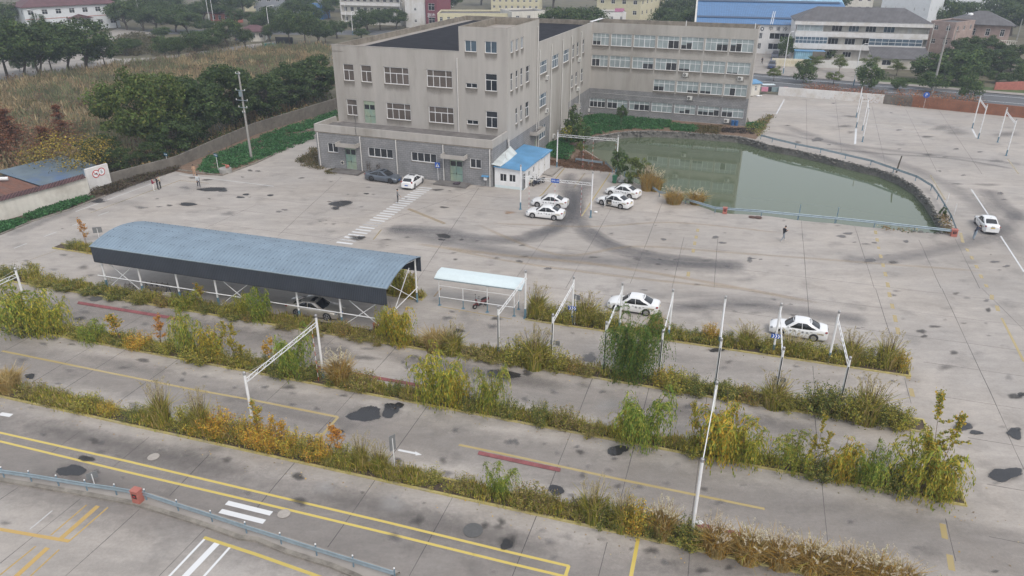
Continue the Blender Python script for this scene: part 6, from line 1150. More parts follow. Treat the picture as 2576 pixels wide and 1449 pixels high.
name_sign(t(0,1,1697,255), 2.35, '曲线行驶', 'blue name sign on a white pole in front of the cement wall')
name_sign(t(0,1,2200,285), 2.65, '直角转弯', 'blue name sign on a white pole at the corner of the vegetable plot')
p = G(t(1,1,1833,378)); o = thing('crossing_sign', p, TB, 'square blue pedestrian crossing sign on a pole before the annex', 'sign'); mb = MB(); mb.tube([(0, 0, 0), (0, 0, 2.5)], .03, 8); mb.build('pole', M['white'], o)
sq = MB().box((0, -.05, 2.3), (.72, .03, .72)).build('sign_plate', M['signblue'], o); mb = MB(); mb.add([(-.28, -.068, 2.07), (.28, -.068, 2.07), (0, -.068, 2.56)], [(0, 1, 2)]); tr = mb.build('white_triangle', M['whiteink'], sq)
mb = MB(); mb.ball((0, -.075, 2.40), .045, 8, (1, .2, 1)); [mb.beam((0, -.074, 2.34), q, .05, .008, up=(0, 1, 0)) for q in ((0, -.074, 2.22), (-.1, -.074, 2.24), (.09, -.074, 2.26))]; [mb.beam((0, -.0742, 2.24), q, .045, .008, up=(0, 1, 0)) for q in ((-.09, -.0742, 2.1), (.09, -.0742, 2.1))]; mb.build('walking_figure', M['ink'], tr)
p = G(r3(1227, 315)); o = thing('parking_sign', p, TB-.1, 'round blue sign with a white letter P on a pole by the brick wall', 'sign'); mb = MB(); mb.tube([(0, 0, 0), (0, 0, 2.5)], .05, 8); mb.build('pole', M['pipe'], o)
mb = MB(); mb.tube([(0, -.06, 2.5), (0, -.09, 2.5)], .55, 24); dk_ = mb.build('sign_disc', M['signblue'], o); text('P', .85, M['whiteink'], dk_, frame_m((0, -.10, 2.5), (1, 0, 0), (0, 0, 1)))

# ---- carport, bike shelter
U0, U1, V0, V1 = -54.45, -25.2, 47.45, 54.1
CPo = Y(U0, V0); cp = thing('carport', CPo, TY, 'long carport with arched blue ribbed roof and dark side panels', 'carport')
Lc = U1-U0; Wc = V1-V0; ez = 4.4
def arch(v): s = v/Wc; return ez+.62*math.sin(math.pi*s)**.9 if 0 < s < 1 else ez
nS = 18; P_ = [[(x, Wc*j/nS-(0.12 if j == 0 else -.12 if j == nS else 0), arch(Wc*j/nS)-(0.03 if j in (0, nS) else 0)) for j in range(nS+1)] for x in np.linspace(-.15, Lc+.15, 2)]
mb = MB(); mb.grid(P_); mb.grid([[(q[0], q[1], q[2]-.04) for q in r_] for r_ in P_]); rf_ = mb.build('roof', M['shedroof'], cp)
rv = MB()
for x in np.arange(.1, Lc, .35):
 for k, vv in enumerate(np.linspace(.35, Wc-.4, 6)):
  if (int(x*20)+k) % 2 == 0: rv.box((x, vv, arch(vv)+.02), (.035, .09, .02), (1, 0, 0))
o = rv.build('roof_fixing', M['iron'], rf_); o['kind'] = 'stuff'
mb = MB(); mb.beam((-.15, -.12, ez-.02), (Lc+.15, -.12, ez-.02), .09, .07); mb.build('roof_edge_trim', M['galv'], cp)
MB().box((Lc/2, -.10, ez-.78), (Lc+.1, .03, 1.42)).build('side_panel', M['fascia'], cp); MB().box((Lc/2, Wc+.05, ez-.72), (Lc+.1, .03, 1.40)).build('side_panel', M['fascia'], cp)
mb = MB(); mb.beam((0, -.09, ez-1.52), (Lc, -.09, ez-1.52), .10, .06); mb.build('side_panel_rail', M['iron'], cp)
ub = [yuv(R_)[0] for R_ in [((350+235/3.22)*.644, (900+735/3.22)*.644), ((350+1640/3.22)*.644, (900+950/3.22)*.644)]]
cu = np.linspace(-54.1, -25.6, 8)
for k, u in enumerate(cu):
 for y in (.25, Wc-.2):
  x = u-U0; mb = MB(); mb.tube([(x, y, .95), (x, y, ez-.02)], .085, 10); pt = sm(mb.build('post', M['white'], cp), 50); mb = MB(); mb.tube([(x, y, 0), (x, y, .96)], .098, 10); mb.build('painted_foot', M['postblue'], pt)
 mb = MB(); pr = [(x, v_, arch(v_)-.08) for v_ in np.linspace(.1, Wc-.1, 12)]; pl_ = [(x, v_, arch(v_)-.42-(0 if .5 < v_ < Wc-.5 else -.1)) for v_ in np.linspace(.25, Wc-.25, 12)]
 for a, b in zip(pr, pr[1:]): mb.beam(a, b, .05)
 for a, b in zip(pl_, pl_[1:]): mb.beam(a, b, .05)
 for j in range(11): mb.beam(pr[j], pl_[j+1], .022); mb.beam(pl_[j], pr[j], .022)
 mb.build('roof_truss', M['white'], cp)
mb = MB(); mb.tube([(-.3, .14, 1.38), (Lc-.4, .14, 1.38)], .045, 8); mb.build('rail', M['white'], cp)
mb = MB(); mb.tube([(Lc-.4, .4, 1.38), (Lc-.4, Wc+.1, 1.38)], .04, 8); mb.build('rail', M['white'], cp)
for i, j in ((0, 1), (3, 4), (6, 7)):
 x0, x1 = cu[i]-U0, cu[j]-U0; mb = MB(); mb.beam((x0, .33, .1), (x1, .33, ez-1.2), .055); mb.beam((x1, .36, .1), (x0, .36, ez-1.2), .055); mb.build('cross_brace', M['white'], cp)
mb = MB(); mb.beam((cu[7]-U0, Wc-.3, .3), (cu[7]-U0, 1.5, 3.9), .05); mb.beam((cu[7]-U0+.03, .5, .3), (cu[7]-U0+.03, Wc-1.5, 3.9), .05); mb.build('cross_brace', M['white'], cp)
mb = MB(); mb.box((Lc/2, .1, .10), (Lc, .12, .30)); mb.build('drip_kerb', M['iron'], cp)
SHo = Y(-23.45, 53.95); sh = thing('bike_shelter', SHo, TY, 'small bike shelter with a pale blue arched roof and white rails', 'shelter')
Ls, Ws = 7.05, 1.35
P_ = [[(x, -.15+(Ws+.35)*j/8, 2.62+.38*math.sin(math.pi*.5*min(1, (.1+j/8*1.5)))) for j in range(9)] for x in (-.35, Ls+.6)]
mb = MB(); mb.grid(P_); mb.grid([[(q[0], q[1], q[2]-.05) for q in r_] for r_ in P_]); mb.build('roof', M['paleroof'], sh, True)
mb = MB(); mb.beam((-.35, -.15, 2.60), (Ls+.6, -.15, 2.60), .06); mb.build('gutter', M['galv'], sh)
for x, y, h in ((0, 0, 2.6), (2.25, 0, 1.95), (4.5, 0, 2.6), (6.95, 0, 2.6), (6.95, Ws, 2.85), (0, Ws, .0)):
 if h == 0: continue
 mb = MB(); mb.tube([(x, y, .8), (x, y, h)], .04, 8); pt = mb.build('post', M['white'], sh); mb = MB(); mb.tube([(x, y, 0), (x, y, .8)], .045, 8); mb.box((x, y, .01), (.28, .28, .02)); mb.build('painted_foot', M['postblue'], pt)
mb = MB(); mb.tube([(0, 0, .84), (6.95, 0, .84), (6.95, Ws, .84)], .038, 8); mb.build('rail', M['white'], sh)
mb = MB(); mb.tube([(0, 0, 1.95), (6.95, 0, 1.95), (6.95, Ws, 1.95)], .022, 8); mb.build('rail', M['white'], sh)

# ---- guard rails
def rail(pts, label, zt=.78, post_step=None, posts=None, caps=False, group='steel guard rails'):
 o = thing('guard_rail', (*np.mean([p[:2] for p in pts], axis=0), 0), 0, label, 'guard rail', group); c = np.mean([p[:2] for p in pts], axis=0)
 P3 = [np.array(p[:2])-c for p in pts]; prof = [(0, 0), (.035, .03), (.035, .08), (-.02, .13), (-.02, .17), (.035, .22), (.035, .27), (0, .31)]; rows = []; n = len(P3)
 for i, p in enumerate(P3):
  d = P3[min(i+1, n-1)]-P3[max(i-1, 0)]; d = d/np.linalg.norm(d); nr = np.array([d[1], -d[0]]); rows.append([(*(p+nr*(x+.06)), zt-.31+z) for x, z in prof])
 sm(MB().grid(rows).build('beam', M['galv'], o), 60)
 pp = densify(pts, post_step or 2.0, False) if posts is None else posts
 for p in pp:
  q = np.array(p[:2])-c; mb = MB(); mb.tube([(q[0], q[1], -.05), (q[0], q[1], zt+(.10 if caps else -.02))], .055 if not caps else .04, 8); po = mb.build('post', M['bluepost'], o)
  if caps: mb = MB(); mb.ball((q[0], q[1], zt+.12), .05, 8); mb.build('cap', M['white'], po)
 return o
NRp = [t(0,3,-300,470), t(0,3,50,500), t(0,3,325,540), t(0,3,600,585), t(0,3,885,632), t(0,3,1180,675), t(0,3,1480,727), t(0,3,1800,835), t(0,3,2140,945), t(0,3,2485,1060), t(1,3,260,1170), t(1,3,615,1285), t(1,3,985,1400), t(1,3,1400,1530)]
NR = [G((q[0], q[1]-6)) for q in NRp]
rail(NR, 'near guard rail with white ball caps crossing the bottom left corner', posts=NR, caps=True, zt=.8)
PR = [t(2,1,1745,600), t(2,1,2040,690) , t(2,1,2505,725), t(3,1,297,760), t(3,1,670,795), t(3,1,1065,835), t(3,1,1465,880), t(3,1,1870,925)]
rail([G(q) for q in PR], 'straight guard rail along the near side of the pond', posts=[G(q) for q in PR])
PR2 = [t(3,1,1880,925), t(3,1,1825,775), t(3,1,1760,660), t(3,1,1700,560), t(3,1,1635,465), t(3,1,1480,370), t(3,1,1255,290), t(3,1,1030,210), t(3,1,775,150), t(3,1,525,90), t(3,1,275,40), t(3,0,40,1432), t(2,0,2500,1400)]
rail([G(q) for q in PR2], 'curved guard rail around the far and right side of the pond', posts=[G(q) for q in PR2])
rail([G(q) for q in (t(2,1,1130,330), t(2,1,1300,395), t(2,1,1480,528), t(2,1,1700,580))], 'bent guard rail among dry grass clumps at the pond')
rail([G(q) for q in (t(2,1,640,185), t(2,1,905,220))], 'short guard rail across the leaf-strewn corner behind the booth', zt=.7)
rail([G(q) for q in (t(2,1,940,215), t(2,1,1010,290))], 'short slanting guard rail end beside the pond corner', zt=.7)
for k, (v, h) in enumerate(((t(3,1,297,760), 1.85), (t(3,1,675,795), 1.9))): p = G(v); mb = MB(); mb.tube([(0, 0, 0), (0, 0, h)], .05, 8); mb.tube([(0, 0, h*.55), (0, 0, h*.62)], .07, 8); tag(mb.build('rail_stake', M['bluepost'], loc=p+np.array([.12, .1, 0])), 'tall thin stake at the near pond rail, %s of the two' % ('left' if k == 0 else 'right'), 'stake', 'tall stakes at the pond rail')
for k, (v, h) in enumerate(((t(3,1,1775,600), 1.3), (t(3,1,1850,710), 1.3))): p = G(v); mb = MB(); mb.tube([(0, 0, 0), (0, 0, h)], .035, 8); mb.tube([(0, 0, h), (0, 0, h+.02)], .045, 8); tag(mb.build('marker_stick', M['white'], loc=p+np.array([.3, .1, 0])), 'thin white marker stick at the right pond rail, %s of the two' % ('farther' if k == 0 else 'nearer'), 'stick', 'white marker sticks')
KB = [t(0,3,-300,440), t(0,3,0,505), t(0,3,400,575), t(0,3,850,650), t(0,3,1350,745), t(0,3,1650,835), t(0,3,2060,965), t(0,3,2400,1090), t(1,3,0,1110), t(1,3,300,1235), t(1,3,740,1370), t(1,3,1000,1480), t(1,3,1150,1560)]
kp = [G(q)[:2] for q in KB]; inn = [G((q[0], q[1]-6))[:2] for q in NRp]
bt = [];
for p in kp: bt.append(p)
top = [p+YV[:2]*.12+YU[:2]*.03 for p in kp]
back = [np.array(q[:2])+YV[:2]*.55 for q in NR]
sheet('raised_kerb_walk', list(kp)+[b for b in back[::-1]], .14, M['path'])
mb = MB(); mb.grid([[(*p, .0), (*(p+YV[:2]*.02), .15)] for p in kp]); mb.grid([[(*(p+YV[:2]*.02), .15), (*(p+YV[:2]*.26), .155)] for p in kp]); mb.grid([[(*b, .14), (*(b+YV[:2]*.02), 0)] for b in back]); struct(mb.build('kerb', M['kerb']))
def redbox(v, label, h=.83, w_=.42, rz=TY):
 p = G(v); o = thing('fire_box', p+np.array([0, 0, .0]), rz, label, 'fire box', 'faded red fire boxes'); MB().box((0, 0, h/2), (w_, w_*.8, h)).build('case', M['redbox'], o, bevel=.015)
 mb = MB(); mb.box((0, 0, h+.012), (w_+.05, w_*.8+.05, .025)); mb.build('lid', M['redbox'], o); mb = MB(); mb.box((0, -w_*.4-.006, h*.6), (w_*.6, .01, h*.35)); dn = mb.build('window', M['black'], o)
 mb = MB(); mb.tube([(-.06, -w_*.4-.014, h*.6), (.08, -w_*.4-.014, h*.6)], .035, 6); mb.build('extinguisher', M['red'], dn); return o
b_ = redbox(t(0,3,1400,718), 'faded red steel box standing on the near kerb behind the guard rail', .85, .5); b_.location.z = .145
redbox(t(2,1,2138,697), 'small red fire box hanging at the pond rail near the dry grass', .75, .5); redbox(t(3,1,1862,925), 'small red fire box at the right corner of the pond rail', .8, .6); redbox(t(1,2,1215,430), 'bright red fire box under the right end of the carport', .75, .45)
p = G(t(2,1,1030,392)); o = thing('wheelie_bin', p, TB+.1, 'green wheelie bin at the pond corner by the shrubs', 'bin'); mb = MB(); hexa(mb, [(-.24, -.25, .08), (.24, -.25, .08), (.24, .25, .08), (-.24, .25, .08), (-.3, -.32, 1.0), (.3, -.32, 1.0), (.3, .34, 1.0), (-.3, .34, 1.0)]); mb.build('body', M['binggreen'], o, bevel=.02)
MB().box((0, 0, 1.04), (.66, .74, .06)).build('lid', M['binggreen'], o, bevel=.02)
for sx in (-1, 1): mb = MB(); mb.tube([(sx*.3-.03, .28, .1), (sx*.3+.03, .28, .1)], .1, 12); mb.build('wheel', M['rubber'], o)
tag(MB().ball((0, 0, .2), .38, 12, (1.1, .8, .6)).ball((.35, 0, .15), .25, 8, (1, 1, .7)).build('rubbish_bag', mat('grey_plastic', (.25, .27, .28), .5, var=.3, scale=6), loc=G(t(2,1,1090,388)), smooth=True), 'grey rubbish bag next to the green bin', 'bag')
for k, v in enumerate((t(2,1,2415,736), t(2,1,2475,744))): mb = MB(); mb.tube([(0, 0, .01+.06*k), (0, 0, .06+.06*k)], .42, 20); mb.tube([(0, 0, .06+.06*k), (0, 0, .075+.06*k)], .3, 16); tag(mb.build('loose_manhole_cover', mat('rust', (.10, .055, .045), .9, var=.3), loc=G(v)), 'rusty manhole cover lying by the near pond rail, %s one' % ('left' if k == 0 else 'right, overlapping'), 'manhole cover', 'loose manhole covers')
for v, lab in ((t(0,3,1545,255), 'round pale manhole cover above the two yellow lines'), (t(1,3,282,828), 'round pale manhole cover at the end of the white bars'), (t(1,3,2182,993), 'round pale manhole cover beside dark round stains'), (t(0,2,970,106), 'dark round manhole cover beside the red ramp edge')):
 mb = MB(); mb.tube([(0, 0, .0), (0, 0, .016)], .36 if 'dark' not in lab else .55, 24); mb.tube([(0, 0, .016), (0, 0, .02)], .32 if 'dark' not in lab else .4, 24)
 tag(mb.build('manhole_cover', mat('cover_%d' % len(bpy.data.materials), (.36, .33, .30) if 'dark' not in lab else (.10, .1, .1), .85, var=.15, scale=6), loc=G(v)+np.array([0, 0, .03])), lab, 'manhole cover', 'manhole covers in the yard')
def ramp(v0, v1, w_, label, lift=.05):
 a, b = G(v0), G(v1); d = (b-a)/np.linalg.norm(b-a); L = np.linalg.norm(b-a); o = thing('steel_edge_strip', (a+b)/2, math.atan2(d[1], d[0]), label, 'steel strip', 'maroon steel edge strips')
 mb = MB(); hexa(mb, [(-L/2, -w_/2, .03), (L/2, -w_/2, .03), (L/2, w_/2, .03), (-L/2, w_/2, .03), (-L/2, -w_/2, .05), (L/2, -w_/2, .05), (L/2, w_/2, lift+.1), (-L/2, w_/2, lift+.1)]); mb.build('strip', M['maroon'], o)
 mb = MB(); [mb.tube([(x, 0, .05+lift*.5), (x, 0, .075+lift*.5)], .03, 6) for x in np.arange(-L/2+.5, L/2, 1.5)]; mb.build('bolt', M['iron'], o)['kind'] = 'stuff'; return o
ramp(t(0,2,785,155), t(0,2,1830,325), .19, 'long maroon strip on the left of the second lane', .1); ramp(t(1,3,2235,220), t(2,3,485,395), .22, 'maroon strip with a flat end in the middle of the near lane'); ramp(t(1,2,545,790), t(1,2,1800,1015), .22, 'long maroon strip behind silver plume grass'); ramp(t(2,3,1850,945), t(2,3,2300,1050), .3, 'maroon strip half hidden in the nearest plume grass')
up_ = G(t(0,1,2530,150)); o = thing('utility_pole', up_, TB, 'tall cement utility pole with cross arms beside the vegetable plot', 'utility pole')
mb = MB(); mb.tube([(0, 0, 0), (-.0, 0, 12.6)], [.19, .11], 10); sm(mb.build('pole', M['cementpole'], o), 50)
for z, w_ in ((12.3, .8), (10.0, 1.6), (8.6, 2.0), (7.6, 1.5), (6.9, .5)):
 mb = MB(); mb.beam((-w_/2, -.16, z), (w_/2, -.16, z), .07); ca = mb.build('cross_arm', M['galv'], o)
 for x in (-w_/2+.06, w_/2-.06): mb = MB(); mb.tube([(x, -.16, z), (x, -.16, z+.12), (x, -.16, z+.24)], [.05, .07, .03], 8); mb.build('insulator', M['pipe'], ca)
mb = MB(); mb.box((0, -.25, 9.5), (.5, .12, .7)); mb.build('bracket', M['galv'], o); mb = MB(); mb.tube([(-.1, 0, 11.8), (-1.9, -.6, 5.6), (-2.9, -1, 0)], .012, 4); mb.build('guy_wire', M['iron'], o)
for k, (z, x) in enumerate(((10.1, -.7), (10.1, .7), (8.7, .9))):
 a = B(*[float(q) for q in ((up_-BO)@BA, (up_-BO)@BB)], z); b_ = B(.5+0, 20+3*k, 9.5+1.2*k); mb = MB(); mb.tube([a+(b_-a)*s+np.array([0, 0, -1.6*4*s*(1-s)]) for s in np.linspace(0, 1, 14)], .012, 4); wo = mb.build('overhead_wire', M['iron']); tag(wo, 'thin black wire from the utility pole to the office wall, %s of three' % ('lowest', 'middle', 'topmost')[k], 'wire', 'overhead wires')
wp = G(t(0,1,2270,285)); o = thing('stone_well', wp, 0, 'round cement well ring with a red hand pump at the plot corner', 'well'); mb = MB(); mb.tube([(0, 0, 0), (0, 0, .62)], .85, 20); mb.build('ring', M['cementpole'], o); mb = MB(); mb.tube([(.2, 0, .62), (.2, 0, 1.15)], .1, 8); mb.tube([(.2, 0, 1.1), (-.35, 0, 1.25)], .04, 6); mb.ball((.45, 0, .9), .22, 8); mb.build('pump', M['redbox'], o)
p = G(t(1,2,1200,500)); mb = MB(); hexa(mb, [(-.5, -.22, .1), (.35, -.28, .1), (.45, .25, .1), (-.3, .25, .1), (-.55, -.3, .28), (.45, -.3, .3), (.5, .3, .34), (-.35, .35, .3)]); tag(mb.build('broken_basin', M['white'], loc=p, bevel=.06), 'white broken basin lying in the weeds under the carport corner', 'basin')
tag(MB().ball((0, 0, .22), .33, 10, (1.2, .6, .7)).build('plastic_sheet', mat('clear_plastic', (.45, .46, .47), .3, var=.3, scale=9), loc=G(t(1,2,1275,490)), smooth=True), 'crumpled clear plastic beside the white basin', 'plastic sheet')
tag(MB().ball((0, 0, .12), .2, 8, (1.3, .9, .5)).build('white_bag', M['white'], loc=G(t(2,3,1880,930)), smooth=True), 'small white plastic bag at the foot of the nearest gantry', 'bag'); tag(MB().ball((0, 0, .1), .2, 8, (1.3, .9, .55)).build('stone', M['white'], loc=G(t(2,1,842,690)), smooth=True), 'pale loose stone on the concrete beside the booth gate post', 'stone')
tag(MB().box((0, 0, .3), (.75, .5, .6)).box((.1, 0, .75), (.8, .55, .28)).build('concrete_block', M['path'], loc=G(t(0,2,1690,140)), bevel=.03), 'stack of pale concrete blocks in the weeds before the carport', 'blocks')
for k, (v, w_) in enumerate(((((350+860/3.22)*.644, (900+800/3.22)*.644), 2.2), (((350+1170/3.22)*.644, (900+850/3.22)*.644), 1.2), (((350+510/3.22)*.644, (900+780/3.22)*.644), .9))):
 o = thing('metal_rack', G(v), TY+.1, ('black folded metal rack with four spikes under the carport', 'smaller black metal rack near the concrete blocks under the carport', 'low bench frame under the left end of the carport')[k], 'rack', 'metal racks under the carport'); mb = MB(); h = 1.0 if k == 0 else .7
 for x in np.linspace(-w_/2, w_/2, 5 if k == 0 else 3): mb.beam((x, -.35, 0), (x, .1, h), .05); mb.beam((x, .45, 0), (x, .1, h), .05); mb.beam((x, .1, h), (x+.1, .1, h+.22), .03)
 mb.build('leg', M['iron'], o)['kind'] = 'stuff'; mb = MB(); mb.box((0, .1, h), (w_+.1, .3, .06)); mb.box((0, -.1, h*.6), (w_, .04, .35)); mb.build('panel', M['conwall'], o)
def street_lamp(base, top, label, arm=1.6, ang=0, two=False):
 p = G(base); h = ZH(base, top); o = thing('street_lamp', p, ang, label, 'street lamp', 'street lamps'); mb = MB(); mb.tube([(0, 0, 1.4), (0, 0, h-.8), (.15, 0, h-.3), (arm, 0, h)], [.11, .08, .07, .05], 8); po = sm(mb.build('pole', M['white'], o), 60); mb = MB(); mb.tube([(0, 0, 0), (0, 0, 1.4)], .125, 8); mb.build('painted_foot', M['postblue'], po)
 mb = MB(); mb.box((arm+.3, 0, h+.03), (.75, .28, .1)); mb.build('lamp_head', M['white'], o, bevel=.03)
 if two: mb = MB(); mb.tube([(0, 0, h-.8), (-.15, 0, h-.3), (-arm, 0, h)], .05, 8); mb.build('arm', M['white'], o); MB().box((-arm-.3, 0, h+.03), (.75, .28, .1)).build('lamp_head', M['white'], o, bevel=.03)
 return o
street_lamp(r7(1235, 1080), r7(1350, 550), 'white street lamp in front of the corridor building', .6, -.4); street_lamp(r7(350, 930), r7(430, 400), 'white street lamp with a blue foot left of the corridor building', .5, .2)
street_lamp(t(1,0,975,355), t(1,0,955,110), 'white street lamp right of two, behind the office roof edge', 1.6, .3); street_lamp(t(1,0,145,385), t(1,0,98,55), 'white street lamp beside the maroon-roofed gatehouse', 1.8, .3); street_lamp(t(1,0,912,275), t(1,0,890,30), 'white street lamp farther left behind the office roof edge', 1.6, 2.8)
street_lamp(t(0,0,455,235+330), t(0,0,440,95), 'double armed white street lamp before the white building at top left', 1.3, -.2, True)
def plain_pole(base, top, label, r_=.2, rad=.17, arms=False):
 p = G(base); h = ZH(base, top); o = thing('cement_pole', p, TB, label, 'utility pole', 'distant cement poles'); mb = MB(); mb.tube([(0, 0, 0), (0, 0, h)], [rad*1.2, rad*.8], 8); mb.build('pole', M['cementpole'], o)
 mb = MB(); mb.beam((-.9, 0, h-.5), (.9, 0, h-.5), .1); mb.build('cross_arm', M['iron'], o); return o
plain_pole(r7(2225, 1170), r7(2400, 450), 'thick leaning-looking cement pole by the brick wall', rad=.2); plain_pole(r7(660, 750), r7(740, 240), 'cement pole in front of the left end of the corridor building', rad=.15); plain_pole(t(3,0,1810,640), t(3,0,1915,300), 'cement pole among dark trees before the pink villa', rad=.15); plain_pole(t(0,0,1425,280), t(0,0,1375,-150), 'cement pole right of the white building at top left', rad=.15); plain_pole(t(3,0,2500,400), t(3,0,2560,190), 'cement pole at the right edge behind the trees', rad=.15)
plain_pole(t(2,0,1145,260), t(2,0,1150,85), 'pole with cross arms behind the office roof before cream houses', rad=.15)
mb = MB(); mb.tube([(0, 0, 0), (.1, 0, 1.3), (.25, 0, 2.4)], [.12, .1, .08], 8); o = mb.build('tree_stump', M['bark'], loc=G(t(3,1,1290,285))); tag(o, 'thin dead tree stump by the far pond rail with a few brown leaves', 'dead tree')
# ---- walls round the yard
def wall_run(name, pts, h, th, material, label, cat='wall', z0=0):
 """free-standing wall along ground points"""
 c = np.mean([p[:2] for p in pts], axis=0); o = thing(name, (*c, 0), 0, label, cat); P3 = [np.array(p[:2])-c for p in pts]; hs = h if hasattr(h, '__len__') else [h]*len(P3)
 rows = []; n = len(P3)
 for i, p in enumerate(P3):
  d = P3[min(i+1, n-1)]-P3[max(i-1, 0)]; d = d/np.linalg.norm(d); nr = np.array([d[1], -d[0]])*th/2; z = hs[i]; rows.append([(*(p+nr), z0-.05), (*(p+nr), z), (*(p-nr), z), (*(p-nr), z0-.05)])
 mb = MB().grid(rows, True); mb.poly(rows[0][::-1]); mb.poly(rows[-1]); mb.build('wall', material, o); return o, c, rows
wl_pts = [G(t(0,1,-330,905)), G(t(0,1,0,778)), G(t(0,1,590,610)), G(t(0,1,885,518))]
ww_, wc, wr = wall_run('boundary_wall', wl_pts, 2.45, .3, M['cream'], 'pale stained boundary wall with maroon tile coping at the left edge')
rowsT = [];
for i, p in enumerate(wl_pts):
 q = np.array(p[:2])-wc; d = (wl_pts[min(i+1, 3)]-wl_pts[max(i-1, 0)])[:2]; d /= np.linalg.norm(d); nr = np.array([d[1], -d[0]])
 rowsT.append([(*(q+nr*.42), 2.38), (*(q+nr*.2), 2.60), (*q, 2.78), (*(q-nr*.2), 2.60), (*(q-nr*.42), 2.38)])
tl = MB().grid(rowsT).build('tile_coping', M['tilemaroon'], ww_)
rb = MB(); a, b = np.array(rowsT[0][0]), np.array(rowsT[3][0]); n_ = 130
full = [np.array(p[:2])-wc for p in wl_pts]; tot = densify([f for f in full], .22, False)
for q in tot:
 d = np.array([math.cos(math.radians(62)), math.sin(math.radians(62))]); nr = np.array([d[1], -d[0]])
 rb.tube([(*(q+nr*.45), 2.38), (*(q+nr*.2), 2.63), (*q, 2.82), (*(q-nr*.4), 2.42)], .05, 5)
rb.build('coping_ridge', M['tilemaroon'], ww_)['kind'] = 'stuff'
pm = MB()
for v in (t(0,1,590,605), t(0,1,890,515)): q = G(v)[:2]-wc; pm.box((*q, 1.22), (.42, .42, 2.45), (.47, .88, 0))
for k in range(2): pass
pm.v and pm.build('pier', M['cream'], ww_)['kind'] or None if False else pm.build('pier', M['cream'], ww_)
wp0, wp1 = G(t(0,1,905,478)), G(t(0,1,1122,412)); sw, sc, _ = wall_run('white_sign_wall', [wp0, wp1], 2.95, .3, M['whitewall'], 'taller whitewashed wall end with two round red-edged signs')
dw = (wp1-wp0)[:2]/np.linalg.norm((wp1-wp0)[:2]); nw = np.array([dw[1], -dw[0]]); L_ = np.linalg.norm((wp1-wp0)[:2])
for k, s in enumerate((.40, .66)):
 q = (wp0[:2]-sc)+dw*L_*s+nw*.17; rg = MB(); P_ = lambda r_, off: [(*(q+nw*off+dw*r_*math.cos(a)), 2.05+k*.1+r_*math.sin(a)) for a in np.linspace(0, 2*math.pi, 25)[:-1]]
 rs_ = MB(); rs_.add(P_(.50, .01)+P_(.50, .03), [tuple(range(24, 48)), *[(i, (i+1) % 24, (i+1) % 24+24, i+24) for i in range(24)]]); ro_ = rs_.build('sign_ring', M['red'], sw); f_ = MB(); f_.poly(P_(.40, .034)); fc = f_.build('sign_face', M['whiteink'], ro_)
 if k: text('5', .62, M['ink'], ro_, frame_m((*(q+nw*.05), 2.15), (dw[0], dw[1], 0), (0, 0, 1)))
 else:
  hn = MB(); z = 2.05; hn.add([(*(q+nw*.045+dw*x), z+y) for x, y in ((-.24, .05), (-.08, .05), (.18, .16), (.18, -.16), (-.08, -.05), (-.24, -.05))], [(0, 1, 2, 3, 4, 5)]); hn.build('horn_symbol', M['ink'], ro_); sl = MB(); sl.beam((*(q+nw*.05-dw*.28), z+.28), (*(q+nw*.05+dw*.28), z-.28), .07, .006, up=(nw[0], nw[1], 0)); sl.build('slash', M['red'], ro_)
cwp = [G(t(0,1,1118,405)), G(t(0,1,1780,235)), G(t(0,1,2574,-80)), G(t(1,0,0,1350)), G(t(1,0,810,1100))]; cwp[2] = (cwp[1]+cwp[3])/2
e_ = cwp[4]+(cwp[4]-cwp[3])*.8; wall_run('cement_wall', cwp+[e_], [1.5, 1.6, 1.8, 1.9, 2.1, 2.1], .25, M['conwall'], 'long dark cement wall between the vegetable plot and the hedge of trees')
F0, F1, F2, F3 = G(t(3,0,100,958)), G(t(3,0,1155,1042)), G(t(3,0,1440,1072)), G(t(3,0,2574,1186)); F4 = F3+(F3-F2)*1.2
wall_run('whitewashed_wall', [F0, F1-(F1-F0)/np.linalg.norm(F1-F0)*.02], 1.75, .3, M['whitewall'], 'peeling whitewashed wall section along the street at the upper right'); wall_run('grey_wall', [F1+(F2-F1)*.005, F2-(F2-F1)*.005], 1.85, .28, M['conwall'], 'short grey cement wall section between white wall and orange brick wall'); wall_run('brick_wall', [F2, F3, F4], 2.0, .3, M['orangebrick'], 'orange brick wall along the street at the right edge')
kl = [G(t(0,1,-300,1030)), G(t(0,1,0,912)), G(t(0,1,330,776)), G(t(0,1,700,662)), G(t(0,1,1060,520))]; mb = MB()
for a, b in zip(kl, kl[1:]): mb.beam(a+[0, 0, .05], b+[0, 0, .05], .14, .14)
kr = [G(t(0,1,1795,262)), G(t(0,1,2230,320)), G(t(0,1,2574,192)), G(t(1,0,440,1432))]
for a, b in zip(kr, kr[1:]): mb.beam(a+[0, 0, .06], b+[0, 0, .06], .16, .16)
kq = [G(t(1,0,420,1345)), G(t(1,0,590,1290))]
for a, b in zip(kq, kq[1:]): mb.beam(a+[0, 0, .06], b+[0, 0, .06], .16, .16)
struct(mb.build('kerb', M['kerb']))
BEDS = {1: (31.0, 32.4, -75, 30), 2: (39.15, 40.45, -75, 15.4), 3: (46.15, 47.75, -75, 14.6), 4: (53.5, 54.9, -15.4, 14.7), 5: (53.9, 55.2, -67.3, -54.6), 6: (54.3, 55.4, -30.2, -25.3)}
kb = MB()
